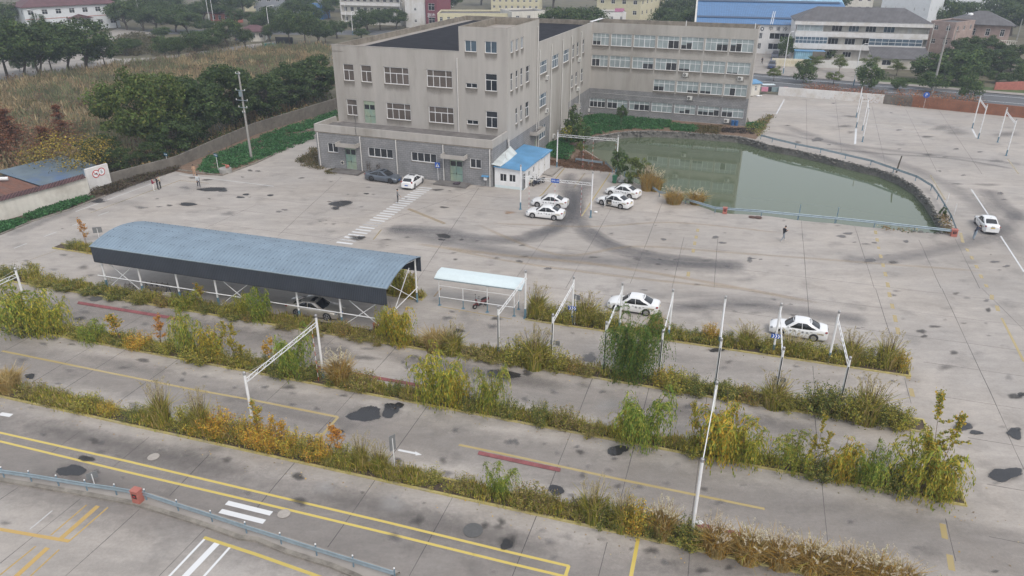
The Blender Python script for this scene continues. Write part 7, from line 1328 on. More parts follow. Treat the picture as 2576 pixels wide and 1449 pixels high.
for k, (v0, v1, u0, u1) in BEDS.items():
 for v in (v0, v1-.12):
  if k == 3 and v > 47:
   segs_ = [(-75, -54.6), (-25.0, u1)]
  else: segs_ = [(u0, u1)]
  for a, b in segs_: kb.beam(Y(a, v+.06, .055), Y(b, v+.06, .055), .13, .11)
 if k != 3 or True: kb.beam(Y(u1-.06, v0+.13, .055), Y(u1-.06, v1-.13, .055), .12, .108)
 sheet('bed_soil', [Y(u0, v0+.13)[:2], Y(u1-.13, v0+.13)[:2], Y(u1-.13, v1-.13)[:2], Y(u0, v1-.13)[:2]], .075, M['soil'])
struct(kb.build('yellow_kerb', M['yellow']))

# ---- vegetation builders (every leaf is a real small face)
def jitcol(pal, n, rng, amt=.22):
 pal = np.array(pal); c = pal[rng.integers(0, len(pal), n)]*rng.uniform(1-amt, 1+amt, (n, 1)); return np.clip(c, 0, 1)
def quads(cen, nrm, size, rng, aspect=.6, up=None):
 n = len(cen); nrm = nrm/np.maximum(np.linalg.norm(nrm, axis=1, keepdims=True), 1e-6); r_ = rng.normal(size=(n, 3)) if up is None else up
 a = np.cross(nrm, r_); a /= np.maximum(np.linalg.norm(a, axis=1, keepdims=True), 1e-6); b = np.cross(nrm, a); s = np.asarray(size).reshape(-1, 1)
 if up is not None: a, b = b, a
 a = a*s*.5; b = b*s*.5*aspect
 return np.stack([cen-a-b*.4, cen+b*-1.0, cen+a, cen+b], axis=1) if False else np.stack([cen-a, cen-b, cen+a, cen+b], axis=1)
def unit(n, rng): v = rng.normal(size=(n, 3)); return v/np.linalg.norm(v, axis=1, keepdims=True)
GREEN = [(.055,.10,.03), (.072,.125,.036), (.09,.145,.042), (.048,.085,.03), (.12,.165,.048)]
GREEN2 = [(0.088, 0.132, 0.039), (0.121, 0.165, 0.044), (0.143, 0.187, 0.05), (0.099, 0.132, 0.039), (0.187, 0.209, 0.055)]
YELG = [(0.373, 0.362, 0.068), (0.463, 0.407, 0.079), (0.282, 0.316, 0.056), (0.565, 0.452, 0.09), (0.203, 0.237, 0.051)]
YELL = [(.60,.38,.05), (.52,.35,.05), (.66,.42,.06), (.40,.30,.06), (.52,.27,.05)]
ORNG = [(.58,.28,.05), (.50,.24,.05), (.62,.36,.07), (.40,.20,.06)]
WILG = [(0.196, 0.287, 0.052), (0.241, 0.333, 0.057), (0.138, 0.218, 0.046), (0.322, 0.368, 0.069), (0.437, 0.414, 0.081)]
WILY = [(0.47, 0.426, 0.067), (0.37, 0.381, 0.062), (0.582, 0.459, 0.078), (0.258, 0.314, 0.056), (0.202, 0.269, 0.05)]
WEED = [(0.213, 0.235, 0.05), (0.28, 0.28, 0.062), (0.146, 0.174, 0.045), (0.381, 0.336, 0.078), (0.403, 0.325, 0.101)]
BRWN = [(0.281, 0.194, 0.097), (0.346, 0.238, 0.119), (0.205, 0.14, 0.081), (0.41, 0.302, 0.151), (0.184, 0.162, 0.076)]
TANR = [(.50,.39,.18), (.58,.46,.23), (.42,.32,.13), (.46,.31,.11), (.36,.29,.12)]
REDB = [(.46,.27,.06), (.54,.36,.08), (.36,.22,.05), (.38,.36,.08)]
def crown(rng, H, R, n_cl=34, per=120, size=.3, pal=GREEN, base=.28, flat=.8, clr=(.22, .40)):
 """leaf clumps spread through an uneven crown; returns verts, cols"""
 V_, C_ = [], []; cz = H*(base+1)/2; rz = H*(1-base)/2
 for k in range(n_cl):
  d = unit(1, rng)[0]; d[2] = d[2]*.9+.12; f = rng.uniform(.35, .95)**.6; c = np.array([d[0]*R*f, d[1]*R*f, cz+d[2]*rz*f]); cr = R*rng.uniform(*clr)
  n = int(per*rng.uniform(.7, 1.3)); u = unit(n, rng); rr = cr*rng.uniform(.55, 1.08, (n, 1)); p = c+u*rr*np.array([1, 1, flat]); nr = u+rng.normal(0, .45, (n, 3)); nr[:, 2] += .35
  V_.append(quads(p, nr, size*rng.uniform(.6, 1.3, n), rng)); tint = rng.uniform(.78, 1.25); C_.append(jitcol(pal, n, rng)*tint)
 return np.concatenate(V_), np.concatenate(C_)
def trunk_mb(rng, H, R, r0=.22, base=.3, limbs=6, lean=0, multi=1):
 mb = MB()
 for m_ in range(multi):
  a0 = rng.uniform(0, 6.28); off = .25*(multi > 1); tx, ty = math.cos(a0)*R*.28*(multi > 1)+lean, math.sin(a0)*R*.28*(multi > 1)
  pts = [(math.cos(a0)*off, math.sin(a0)*off, -.05), (tx*.3, ty*.3, H*base*.5), (tx*.7, ty*.7, H*base), (tx, ty, H*.72)]; mb.tube(pts, [r0, r0*.8, r0*.65, r0*.2], 7)
  for k in range(limbs):
   a = rng.uniform(0, 6.28); z0 = H*rng.uniform(base*.75, .55); r_ = R*rng.uniform(.45, .8); p0 = (tx*z0/H*1.2, ty*z0/H*1.2, z0)
   mb.tube([p0, (p0[0]+r_*.5*math.cos(a), p0[1]+r_*.5*math.sin(a), z0+H*.12), (p0[0]+r_*math.cos(a), p0[1]+r_*math.sin(a), z0+H*rng.uniform(.2, .35))], [r0*.38, r0*.25, r0*.08], 5)
 return mb
def make_tree(name, seed, H, R, pal, label='', cat='tree', group=None, size=.3, n_cl=34, per=120, base=.3, flat=.8, r0=.2, multi=1, limbs=6, bark='bark', lean=0, clr=(.22, .40)):
 rng = np.random.default_rng(seed); o = thing(name, (0, 0, 0), 0, label, cat, group); v, c = crown(rng, H, R, n_cl, per, size, pal, base, flat, clr)
 fastmesh('crown', v, 4, M['leaf'], c, o); sm(trunk_mb(rng, H, R, r0, base, limbs, lean, multi).build('trunk', M[bark], o), 60); o['h0'] = H; return o
def place(o, v=None, top=None, wpx=None, label=None, group=None, H=None, W=None, pos=None, rot=None, H0=None, R0=None):
 p = G(v) if pos is None else np.array(pos); h = H if H else ZH(v, top); w_ = W if W else wpx*mpx(v)
 o.location = V3((p[0], p[1], 0)); H0 = H0 or o['h0']; o.scale = (w_/2/R0, w_/2/R0, h/H0); o.rotation_euler = (0, 0, rot if rot is not None else random.uniform(0, 6.28))
 if label: o['label'] = label
 if group: o['group'] = group
 return o
class Kind:
 """a few variants of one plant; the first placements use the originals, later ones are copies"""
 def __init__(s, builders, R0, H0): s.b = builders; s.n = 0; s.made = {}; s.R0 = R0; s.H0 = H0
 def put(s, *a, **k):
  i = s.n % len(s.b); s.n += 1
  if i not in s.made: s.made[i] = s.b[i](); o = s.made[i]
  else: o = copy_tree(s.made[i])
  place(o, *a, R0=s.R0, H0=s.H0, **k)
  for q in ('h0',):
   if q in o: del o[q]
  return o
ORD = ['first', 'second', 'third', 'fourth', 'fifth', 'sixth', 'seventh', 'eighth', 'ninth', 'tenth', 'eleventh', 'twelfth', 'thirteenth', 'fourteenth', 'fifteenth', 'sixteenth']
KT = Kind([lambda i=i: make_tree('broadleaf_tree', 40+i, 8, 4, [tuple(.8*x for x in c) for c in GREEN], size=.42, n_cl=44, per=110, base=.3, multi=2 if i else 1) for i in range(3)], 4, 8)
KS = Kind([lambda i=i: make_tree('street_tree', 60+i, 5, 2, GREEN2, size=.28, n_cl=22, per=90, base=.25, r0=.09) for i in range(2)], 2, 5)
KH = Kind([lambda i=i: make_tree('hedge_tree', 80+i, 8, 3.5, [tuple(.8*x for x in c) for c in GREEN], size=.36, n_cl=62, per=95, base=.05, multi=2, r0=.14, flat=.75, clr=(.16, .28)) for i in range(3)], 3.5, 8)
KB = Kind([lambda i=i: make_tree('round_shrub_tree', 90+i, 4, 1.9, GREEN, size=.26, n_cl=30, per=100, base=.02, flat=.95, r0=.07, limbs=4) for i in range(2)], 1.9, 4)
row = [(85,805,255,420),(245,805,190,330),(405,795,215,330),(535,770,330,240),(675,742,230,330),(860,715,195,350),(1065,700,380,210)]
for k, (x, y, ty_, w_) in enumerate(row): KT.put(t(0,0,x,y), t(0,0,x-20,ty_), w_*.40, label='%s tree from the left in the dark row along the field road' % ORD[k], group='tall roadside trees by the field road')
row = [(1270,555,385,170),(1352,520,395,150),(1670,602,365,230),(1800,592,370,150),(1970,568,310,230),(2145,530,290,220),(2310,497,190,260),(2475,480,290,170)]
for k, (x, y, ty_, w_) in enumerate(row): KT.put(t(0,0,x,y), t(0,0,x-10,ty_), w_*.29, label='%s from the left of the lighter roadside trees at upper left' % ORD[k], group='lighter roadside trees at upper left')
fork = [(900,640,560,130),(330,690,600,110),(200,720,560,140),(520,640,500,110)]
for k, (x, y, ty_, w_) in enumerate(sorted(fork)): KB.put(t(0,0,x,y), t(0,0,x,ty_), w_*.644/2.574, label='%s low dark shrub tree from the left on the field road islands' % ORD[k], group='low shrub trees by the field road')
bgt = [(1290,300,0,300),(1180,280,40,200),(1450,310,70,200),(1580,310,60,260),(1760,320,80,300),(1900,330,120,280),(1650,400,270,170),(2060,330,200,230),(2040,200,20,300),(1850,215,40,260),(2380,260,80,170),(2530,260,120,140),(2230,230,-60,300),(2450,160,-80,260),(1700,200,-60,300),(80,330,20,260),(1480,230,-80,240),(420,330,130,140),(1130,230,-60,200),(1620,250,0,220)]
ORDX = ORD+['seventeenth', 'eighteenth', 'nineteenth', 'twentieth', 'twenty-first', 'twenty-second', 'twenty-third', 'twenty-fourth']
for k, (x, y, ty_, w_) in enumerate(sorted(bgt)): KT.put(t(0,0,x,y), t(0,0,x,ty_), w_*.29, label='%s tree from the left in the hazy grove at upper left' % ORDX[k], group='hazy grove at upper left')
bgm = [(340,445,110,260),(500,455,120,280),(620,450,200,230),(700,430,260,170),(820,385,200,180),(380,200,-10,200),(740,190,-20,220),(1130,330,90,220),(1250,300,100,260),(1400,290,90,260),(1010,330,200,160),(1060,390,290,150),(1600,170,150,160),(1750,160,110,170),(1850,150,100,180),(1980,150,120,160),(80,240,110,180),(30,330,150,180),(200,330,60,240),(150,420,240,160),(560,300,40,220),(470,180,-60,240)]
for k, (x, y, ty_, w_) in enumerate(sorted(bgm)): KT.put(t(1,0,x,y), t(1,0,x,ty_), w_*.29, label='%s tree from the left in the scattered group behind the office roof' % ORDX[k], group='trees behind the office block')
for k, (x, y, z_, w_) in enumerate(((470,260,-30,230),(620,260,-20,260),(760,270,-10,230),(270,190,110,90))): KT.put(pos=at_y(t(2,0,x,y), 235)*[1, 1, 0], H=11 if k < 3 else 6, W=12 if k < 3 else 5, label='large pale tree just behind the roof corner, %s one of its clump' % ('left', 'middle', 'right', 'small leftmost')[k], group='pale clump behind the roof corner')
for k, (x, yy, H_) in enumerate(((1560,260,9),(1620,300,10),(1650,255,8),(1760,250,9),(1800,300,11),(1850,255,10),(1950,265,9))): KT.put(pos=at_y(t(2,0,x,120), yy)*[1, 1, 0], H=H_, W=11, label='%s from the left of the dark trees left of the blue factory roof' % ORD[k], group='dark trees left of the blue factory')
hd = []
A_, B__ = np.array([-47.0, 113.0]), np.array([-34.5, 153.0])
for k in range(10):
 p = A_+(B__-A_)*(k/9)+np.array([-3.2-(k % 2)*2.6, 1.0]); KH.put(pos=(*p, 0), H=7.2+1.6*((k*7) % 5)/5+(2.6 if k < 4 else 0), W=9.5, label='%s tree from the front in the dark hedge behind the cement wall' % ORD[k], group='dark hedge of trees behind the cement wall')
ob_ = make_tree('big_round_tree', 301, 10, 6.3, [(.075,.125,.030), (.10,.15,.035), (.12,.17,.04), (.065,.10,.026), (.15,.17,.042)], 'largest round green tree left of the utility pole', size=.36, n_cl=170, per=110, base=.10, r0=.3, limbs=9, flat=.75, clr=(.12, .21)); place(ob_, pos=(-55.4, 110.6, 0), H=12.2, W=14.0, R0=6.3, H0=10); del ob_['h0']
for k, (p, H_, W_) in enumerate((((-50.2, 107.5, 0), 6.5, 7), ((-54.5, 99, 0), 3.6, 4.5), ((-51.8, 103, 0), 3.2, 4.5), ((-59.5, 104, 0), 4.2, 6.0), ((-49.5, 114.5, 0), 9.2, 7.0))): KH.put(pos=p, H=H_, W=W_, label='%s at the foot of the largest round tree' % ('tall green tree right', 'low round tree near the wall', 'lowest bushy tree in front', 'mid-height dark tree left', 'tallest dark tree right')[k], group='understorey by the largest round tree')
oy = make_tree('yellow_leaf_tree', 311, 6, 5, [(.38,.28,.045), (.30,.23,.04), (.45,.33,.06), (.12,.12,.04), (.10,.09,.04), (.22,.19,.05)], 'yellow-leaved spreading tree above the sheds at the left', size=.24, n_cl=60, per=60, base=.15, r0=.16, limbs=9, bark='twig'); place(oy, pos=(-59.8, 97.0, 0), H=5.6, W=11.5, R0=5, H0=6); del oy['h0']
def conifer(seed):
 rng = np.random.default_rng(seed); o = thing('red_conifer', (0, 0, 0), 0, '', 'tree', 'rust red conifers'); V_, C_ = [], []
 for k in range(70):
  z = rng.uniform(.12, 1)**.8*9; r_ = 2.0*(1-z/9.4)+.15; a = rng.uniform(0, 6.28); L = r_*rng.uniform(.6, 1.1); n = 60; s = rng.uniform(0, 1, n)
  p = np.stack([np.cos(a)*L*s, np.sin(a)*L*s, z+.25*s*L-.1+0*s], 1)+rng.normal(0, .16, (n, 3)); V_.append(quads(p, rng.normal(size=(n, 3))+[0, 0, .8], .22*rng.uniform(.6, 1.3, n), rng, .5)); C_.append(jitcol([(.25,.10,.055), (.20,.085,.05), (.30,.13,.065), (.15,.10,.05)], n, rng))
 fastmesh('crown', np.concatenate(V_), 4, M['leaf'], np.concatenate(C_), o); MB().tube([(0, 0, 0), (0, 0, 9)], [.16, .03], 6).build('trunk', M['bark'], o); o['h0'] = 9; return o
KC = Kind([lambda: conifer(321), lambda: conifer(322)], 1.3, 9)
for k, (p, H_, W_, lb) in enumerate((((-79.0, 112.5, 0), 8.5, 4.5, 'rust red conifer at the left edge, tallest of them'), ((-75.5, 109.5, 0), 6.5, 4.5, 'rust red conifer at the left edge, just right of the tallest'), ((-73.5, 103, 0), 6.0, 5, 'rust red conifer lowest at the left edge'), ((-69.5, 112.5, 0), 6.5, 3.4, 'rust red conifer between reeds and the largest round tree'), ((-67.5, 104.5, 0), 5.2, 4.2, 'small rust red conifer above the yellow-leaved tree'), ((-83.5, 114, 0), 7, 4, 'rust red conifer partly cut by the left edge'))): KC.put(pos=p, H=H_, W=W_, label=lb)
st = sorted([(55,815,690,110,0),(350,835,635,185,1),(655,850,740,130,0),(1010,900,650,210,1),(1005,690,585,130,0),(1300,900,815,120,1),(1290,760,625,140,0),(710,740,575,130,0),(450,690,580,150,0),(1650,920,740,210,1),(2000,1005,765,185,1),(1590,810,560,260,1),(165,600,375,130,1),(570,610,470,140,1),(2530,880,640,150,1),(2290,830,730,150,1),(2400,830,770,150,1),(1760,840,620,220,1),(1900,860,520,330,1)])
for k, (x, y, ty_, w_, kd) in enumerate(st): (KB if kd else KS).put(t(3,0,x,y), t(3,0,x,ty_-25), w_*.33, label='%s near the upper right street, %s tree from the left' % ('dark rounded evergreen' if kd else 'small light green young tree', ORDX[k]), group='rounded evergreens by the street' if kd else 'young trees by the street')
vt = [(1900,720,330,260),(2050,730,300,260),(2200,760,380,260),(2350,780,400,260),(2500,780,380,260),(1960,800,420,300),(2150,820,450,280),(2560,500,60,280),(1750,260,30,300),(2000,250,20,300),(2300,260,60,320),(2500,250,60,280),(2520,330,130,200)]
for k, (x, y, ty_, w_) in enumerate(vt):
 if k < 7: KH.put(pos=(*(at_y(t(3,0,x,(y+ty_)/2), 184+5*(k % 3))[:2]), 0), H=6.0+(k % 3), W=9, label='%s dark tree in the mass below the pink villa' % ORD[k], group='dark trees below the pink villa')
 else: KT.put(pos=(*(at_y(t(3,0,x,100), 265+12*(k % 4))[:2]), 0), H=10+(k % 3), W=13, label='hazy tree behind the pink villa, %s of the group' % ORD[k-7], group='hazy trees behind the villa')
for k in range(26):  # far skyline trees, upper edge
 x = -190+k*19+(k*37 % 11); y = 330+((k*53) % 60); KT.put(pos=(x, y, 0), H=11+(k % 4)*1.2, W=15, label='%s from the left of the far hazy trees along the top edge' % (ORDX+['twenty-fifth', 'twenty-sixth'])[k], group='far hazy trees along the top edge')
def shrub_cloud(name, area, n, size, pal, hgt, label, cat='ground cover', seed=1, clump=.5, thin=False, grass=False, zb=0.0, patch=None, patch_t=-.1):
 """stuff: area is a function rng,n -> (n,2) world points"""
 rng = np.random.default_rng(seed); m_ = max(1, n//40); cc = area(rng, m_); V_, C_ = [], []
 for c in cc:
  k = 40; q = c+rng.normal(0, clump, (k, 2)); hh = hgt*rng.uniform(.5, 1.2); z = rng.uniform(0, 1, k)*hh+zb; p = np.column_stack([q, z]); nr = rng.normal(size=(k, 3)); nr[:, 2] += .6
  if grass: nr[:, 2] = 0; V_.append(quads(p, nr, size*rng.uniform(.6, 1.5, k), rng, .14, up=np.tile([0, 0, 1.0], (k, 1))+rng.normal(0, .25, (k, 3))))
  else: V_.append(quads(p, nr, size*rng.uniform(.6, 1.3, k), rng))
  C_.append(jitcol(pal, k, rng)*rng.uniform(.75, 1.25) if not patch else jitcol(pal if math.sin(c[0]*.23+1.3*math.sin(c[1]*.17))+math.sin(c[1]*.31+c[0]*.11) > patch_t else patch, k, rng)*rng.uniform(.7, 1.3))
 o = fastmesh(name, np.concatenate(V_), 4, M['leafthin' if thin else 'leaf'], np.concatenate(C_)); tag(o, label, cat, kind='stuff'); return o
def polyarea(pts):
 pts = np.array([p[:2] for p in pts]); lo, hi = pts.min(0), pts.max(0)
 def f(rng, n):
  out = []
  while len(out) < n:
   q = rng.uniform(lo, hi); c = False; j = len(pts)-1
   for i in range(len(pts)):
    a, b = pts[i], pts[j]
    if (a[1] > q[1]) != (b[1] > q[1]) and q[0] < (b[0]-a[0])*(q[1]-a[1])/(b[1]-a[1])+a[0]: c = not c
    j = i
   if c: out.append(q)
  return np.array(out)
 return f
shrub_cloud('red_shrubs', polyarea([S_(3, .8), S_(18.5, .8), S_(18.5, 4.6), S_(3, 4.6)]), 9000, .22, [(.34,.12,.06), (.42,.16,.07), (.26,.11,.06), (.14,.12,.05)], 2.3, 'rust red shrubs growing along the street behind the whitewashed wall', seed=3); shrub_cloud('red_shrubs', polyarea([S_(20, .8), S_(35, .8), S_(35, 4.6), S_(20, 4.6)]), 9000, .22, [(.38,.14,.05), (.46,.19,.06), (.20,.09,.05), (.12,.10,.05)], 2.5, 'rust red shrubs growing along the street behind the brick wall', seed=4)
shrub_cloud('low_hedge', polyarea([S_(10, 30.5), S_(36, 30.5), S_(36, 32.5), S_(10, 32.5)]), 5000, .25, GREEN, .9, 'low green hedge in front of the corridor building', seed=5)
field = [g2(0,0,-300,860), g2(0,0,0,830), g2(0,0,600,752), g2(0,0,1400,650), g2(0,0,2574,492), g2(1,0,750,480), (-37, 150), (-53.5, 103), (-58, 92), (-70, 90), (-88, 93)]
fa = polyarea(field)
shrub_cloud('dry_reeds', fa, 60000, .95, [(.40,.31,.19), (.46,.37,.23), (.32,.26,.15), (.38,.27,.15), (.26,.23,.13)], 1.9, 'wide field of tan dry reeds and grass left of the office block', 'reeds', 11, .8, True, True, patch=[(.23,.24,.13), (.19,.21,.11), (.28,.24,.15), (.15,.18,.09)])
shrub_cloud('field_weeds', fa, 34000, .40, [(.13,.155,.07), (.17,.185,.085), (.20,.17,.09), (.11,.13,.06)], 1.6, 'olive and grey-brown weeds mixed into the dry reed field', 'weeds', 12, .9, patch=[(.20,.14,.08), (.24,.16,.09), (.17,.10,.07)], patch_t=.2)
shrub_cloud('rust_thicket', polyarea([(-90, 98), (-72, 96), (-66, 101), (-66, 112), (-72, 120), (-92, 118)]), 13000, .38, [(.26,.13,.08), (.30,.17,.10), (.20,.12,.08), (.17,.16,.09)], 3.0, 'rust brown thicket around the red conifers at the left edge', 'thicket', 16, .9); shrub_cloud('island_weeds', polyarea([g2(0,0,1100,560), g2(0,0,1600,560), g2(0,0,2200,500), g2(0,0,2400,440), g2(0,0,1600,420), g2(0,0,1450,350), g2(0,0,1200,370)]), 14000, .5, [(.10,.10,.055), (.14,.12,.07), (.09,.085,.04)], 1.2, 'brownish weeds on the plot between the two field roads', 'weeds', 13, .9)
shrub_cloud('hedge_foot_weeds', polyarea([(-54, 97), (-48.5, 101.5), (-43.6, 121), (-35, 141), (-39, 142), (-48, 121), (-58, 100)]), 9000, .3, GREEN+BRWN, 1.3, 'dark undergrowth between the cement wall and the hedge trees', 'weeds', 14, .5)
VEG = [(0.042, 0.132, 0.043), (0.054, 0.162, 0.05), (0.07, 0.198, 0.07), (0.036, 0.108, 0.036), (0.096, 0.228, 0.09)]
def veg(area, n, label, seed, zb=.03, hgt=.38): return shrub_cloud('vegetable_rows', area, n, .26, VEG, hgt, label, 'vegetables', seed, .28, zb=zb)
veg(polyarea([g2(0,1,1990,285), g2(0,1,2190,300), g2(0,1,2560,180), g2(1,0,560,1400), g2(1,0,590,1340), g2(1,0,420,1345), g2(1,0,560,1290), g2(1,0,790,1190), g2(1,0,815,1120), g2(1,0,300,1290), g2(1,0,0,1400), g2(0,1,2100,140)]), 30000, 'dense green leafy vegetables west of the office block', 21)
veg(polyarea([g2(0,1,300,755), g2(0,1,300,720), g2(0,1,560,620), g2(0,1,900,530), g2(0,1,910,545), g2(0,1,640,660), g2(0,1,400,735)]), 7000, 'narrow strip of green vegetables at the foot of the pale wall', 22); veg(polyarea([g2(0,1,-200,960), g2(0,1,-200,870), g2(0,1,0,800), g2(0,1,240,770), g2(0,1,235,800), g2(0,1,0,885)]), 5000, 'green vegetable patch at the very left edge below the pale wall', 23)
veg(polyarea([g2(2,0,740,1180), g2(2,0,860,1150), g2(2,0,1100,1175), g2(2,0,1580,1220), g2(2,0,1600,1270), g2(2,0,1500,1300), g2(2,0,1200,1300), g2(2,0,1000,1320), g2(2,0,780,1370), g2(2,0,700,1400), g2(2,0,700,1300)]), 26000, 'large green vegetable bed between the pond and the rear wing', 24); veg(polyarea([g2(2,0,1610,1250), g2(2,0,1830,1275), g2(2,0,1845,1330), g2(2,0,1600,1310)]), 4500, 'small separate green vegetable bed right of the large one', 25)
veg(polyarea([g2(2,0,500,1449), g2(2,0,700,1420), g2(2,0,760,1330), g2(2,0,600,1350), g2(2,1,360,10), g2(2,1,350,130), g2(2,1,560,170), g2(2,1,620,30)]), 9000, 'green leafy plants on the slope beside the guard booth', 26); veg(polyarea([g2(2,0,2370,1240), g2(2,0,2540,1230), g2(2,0,2500,1300), g2(2,0,2360,1290)]), 2500, 'little green patch at the right foot of the rear wing', 27, hgt=.15)
shrub_cloud('corner_weeds', polyarea([B(55.3, 46), B(55.6, 49.3), g2(3,0,60,1150), g2(3,0,-50,1320), g2(2,0,2480,1390)]), 2500, .2, WEED+BRWN+GREEN, .35, 'weeds and bare soil between the rear wing corner and the pond rail', 'weeds', 36, .4); shrub_cloud('drying_rows', polyarea([g2(2,0,2130,1290), g2(2,0,2430,1300), g2(2,0,2410,1350), g2(2,0,2100,1330)]), 3000, .22, [(.06,.05,.045), (.09,.07,.06)], .25, 'dark brown dug rows beside the rear wing', 'weeds', 28, .3); shrub_cloud('sloped_grass', polyarea([g2(2,0,1850,1260), g2(2,0,2110,1270), g2(2,0,2080,1350), g2(2,0,1850,1330)]), 4000, .2, [(.12,.10,.04), (.15,.11,.05), (.08,.08,.035)], .2, 'brown-green grass between vegetables and dug rows', 'grass', 29, .4)
shrub_cloud('fallen_leaves', polyarea([g2(2,1,345,195), g2(2,1,505,228), g2(2,1,1005,280), g2(2,1,990,240), g2(2,1,860,160), g2(2,1,700,80), g2(2,1,640,160), g2(2,1,345,170)]), 14000, .14, [(.18,.10,.06), (.22,.13,.08), (.13,.08,.05), (.26,.17,.10)], .12, 'brown fallen leaves covering the corner behind the booth', 'fallen leaves', 30, .35, zb=.04)
shrub_cloud('wall_foot_weeds', polyarea([g2(0,1,910,530), g2(0,1,1090,505), g2(0,1,1300,425), g2(0,1,1780,258), g2(0,1,1790,235), g2(0,1,1600,265), g2(0,1,1120,410), g2(0,1,900,500)]), 7000, .2, [(.10,.075,.05), (.07,.055,.04), (.09,.09,.04), (.15,.11,.08)], .5, 'dry brown twigs and weeds heaped along the cement wall foot', 'weeds', 31, .3)
shrub_cloud('wall_foot_weeds', polyarea([g2(1,1,430,160), g2(1,1,600,20), g2(1,1,640,220), g2(1,1,700,255), g2(1,1,480,240)]), 3500, .2, [(.16,.13,.06), (.09,.10,.04), (.20,.15,.08)], .45, 'dry grass at the left corner of the grey annex', 'weeds', 32, .3); shrub_cloud('wall_foot_weeds', polyarea([g2(1,1,720,260), g2(1,1,850,245), g2(1,1,790,300), g2(1,1,720,295)]), 1200, .16, [(.16,.13,.06), (.10,.10,.04)], .2, 'low dry grass left of the annex doorstep', 'weeds', 33, .25)
shrub_cloud('pond_edge_weeds', polyarea([PW[i] for i in (14, 15, 16, 17, 18)]+[PW[18]+[.9, .3], PW[16]+[1.0, -.3], PW[14]+[.5, -.5]]), 900, .2, BRWN+[(.06,.09,.03)], .4, 'weeds on the bank inside the right corner of the pond rail', 'weeds', 34, .3)

# ---- plants in the strips
def willow(seed, H=3, R=1.6, pal=WILG, strands=170, leaves=26, droop=1.0, stems=7):
 rng = np.random.default_rng(seed); o = thing('willow_shrub', (0, 0, 0), 0, '', 'shrub'); V_, C_ = [], []; mb = MB(); tips = []
 for k in range(stems):
  a = rng.uniform(0, 6.28); r_ = R*rng.uniform(.15, .75); hh = H*rng.uniform(.65, 1.0); pts = [(0, 0, 0), (r_*.35*math.cos(a), r_*.35*math.sin(a), hh*.45), (r_*math.cos(a), r_*math.sin(a), hh)]; mb.tube(pts, [.035, .022, .006], 5); tips.append(np.array(pts))
 for k in range(strands):
  P_ = tips[k % stems]; s = rng.uniform(.35, 1); b = P_[1]+(P_[2]-P_[1])*max(0, s*2-1) if s > .5 else P_[0]+(P_[1]-P_[0])*s*2; a = rng.uniform(0, 6.28); ln = H*rng.uniform(.30, .62)*droop; out = R*rng.uniform(.12, .42)
  n = leaves; q = np.linspace(0, 1, n); x = b[0]+np.cos(a)*out*np.sin(q*1.57); y = b[1]+np.sin(a)*out*np.sin(q*1.57); z = b[2]+.10*H*np.sin(q*2.2)-ln*q**1.8; z = np.maximum(z, .06+rng.uniform(0, .2, n))
  p = np.column_stack([x, y, z])+rng.normal(0, .035, (n, 3)); dv = np.column_stack([np.cos(a)*out*(1-q), np.sin(a)*out*(1-q), -ln*q*1.4+.05])+rng.normal(0, .12, (n, 3)); dv /= np.linalg.norm(dv, axis=1, keepdims=True); nr = np.cross(dv, rng.normal(size=(n, 3)))
  V_.append(quads(p, nr, .17*rng.uniform(.7, 1.3, n), rng, .22, up=dv)); C_.append(jitcol(pal, n, rng)*rng.uniform(.8, 1.25))
 fastmesh('foliage', np.concatenate(V_), 4, M['leafthin'], np.concatenate(C_), o); mb.build('stem', M['twig'], o); o['h0'] = H; return o
def bush(seed, H=1.2, R=.9, pal=WEED, n=2900, tall=.8):
 """weedy bush: upright stems set with small leaves"""
 rng = np.random.default_rng(seed); o = thing('weed_bush', (0, 0, 0), 0, '', 'bush'); V_, C_ = [], []; mb = MB(); ns = 46
 for k in range(ns):
  a = rng.uniform(0, 6.28); r0_ = R*rng.uniform(0, .6)**.7; tp = np.array([math.cos(a)*r0_*1.35, math.sin(a)*r0_*1.35, H*rng.uniform(.55, 1.05)*(1-.35*(r0_/R)**2)])+np.append(rng.normal(0, .1*R, 2), 0); b = np.array([math.cos(a)*r0_*.7, math.sin(a)*r0_*.7, 0]); mb.tube([b, tp], [.012, .005], 3, False)
  m_ = n//ns; s = rng.uniform(.12, 1.0, m_); p = b+(tp-b)*s[:, None]+rng.normal(0, .075, (m_, 3)); V_.append(quads(p, rng.normal(size=(m_, 3))+[0, 0, .5], .088*rng.uniform(.6, 1.4, m_), rng, .42)); C_.append(jitcol(pal, m_, rng)*rng.uniform(.75, 1.25))
 fastmesh('foliage', np.concatenate(V_), 4, M['leaf'], np.concatenate(C_), o); mb.build('stem', M['twig'], o); o['h0'] = H; return o
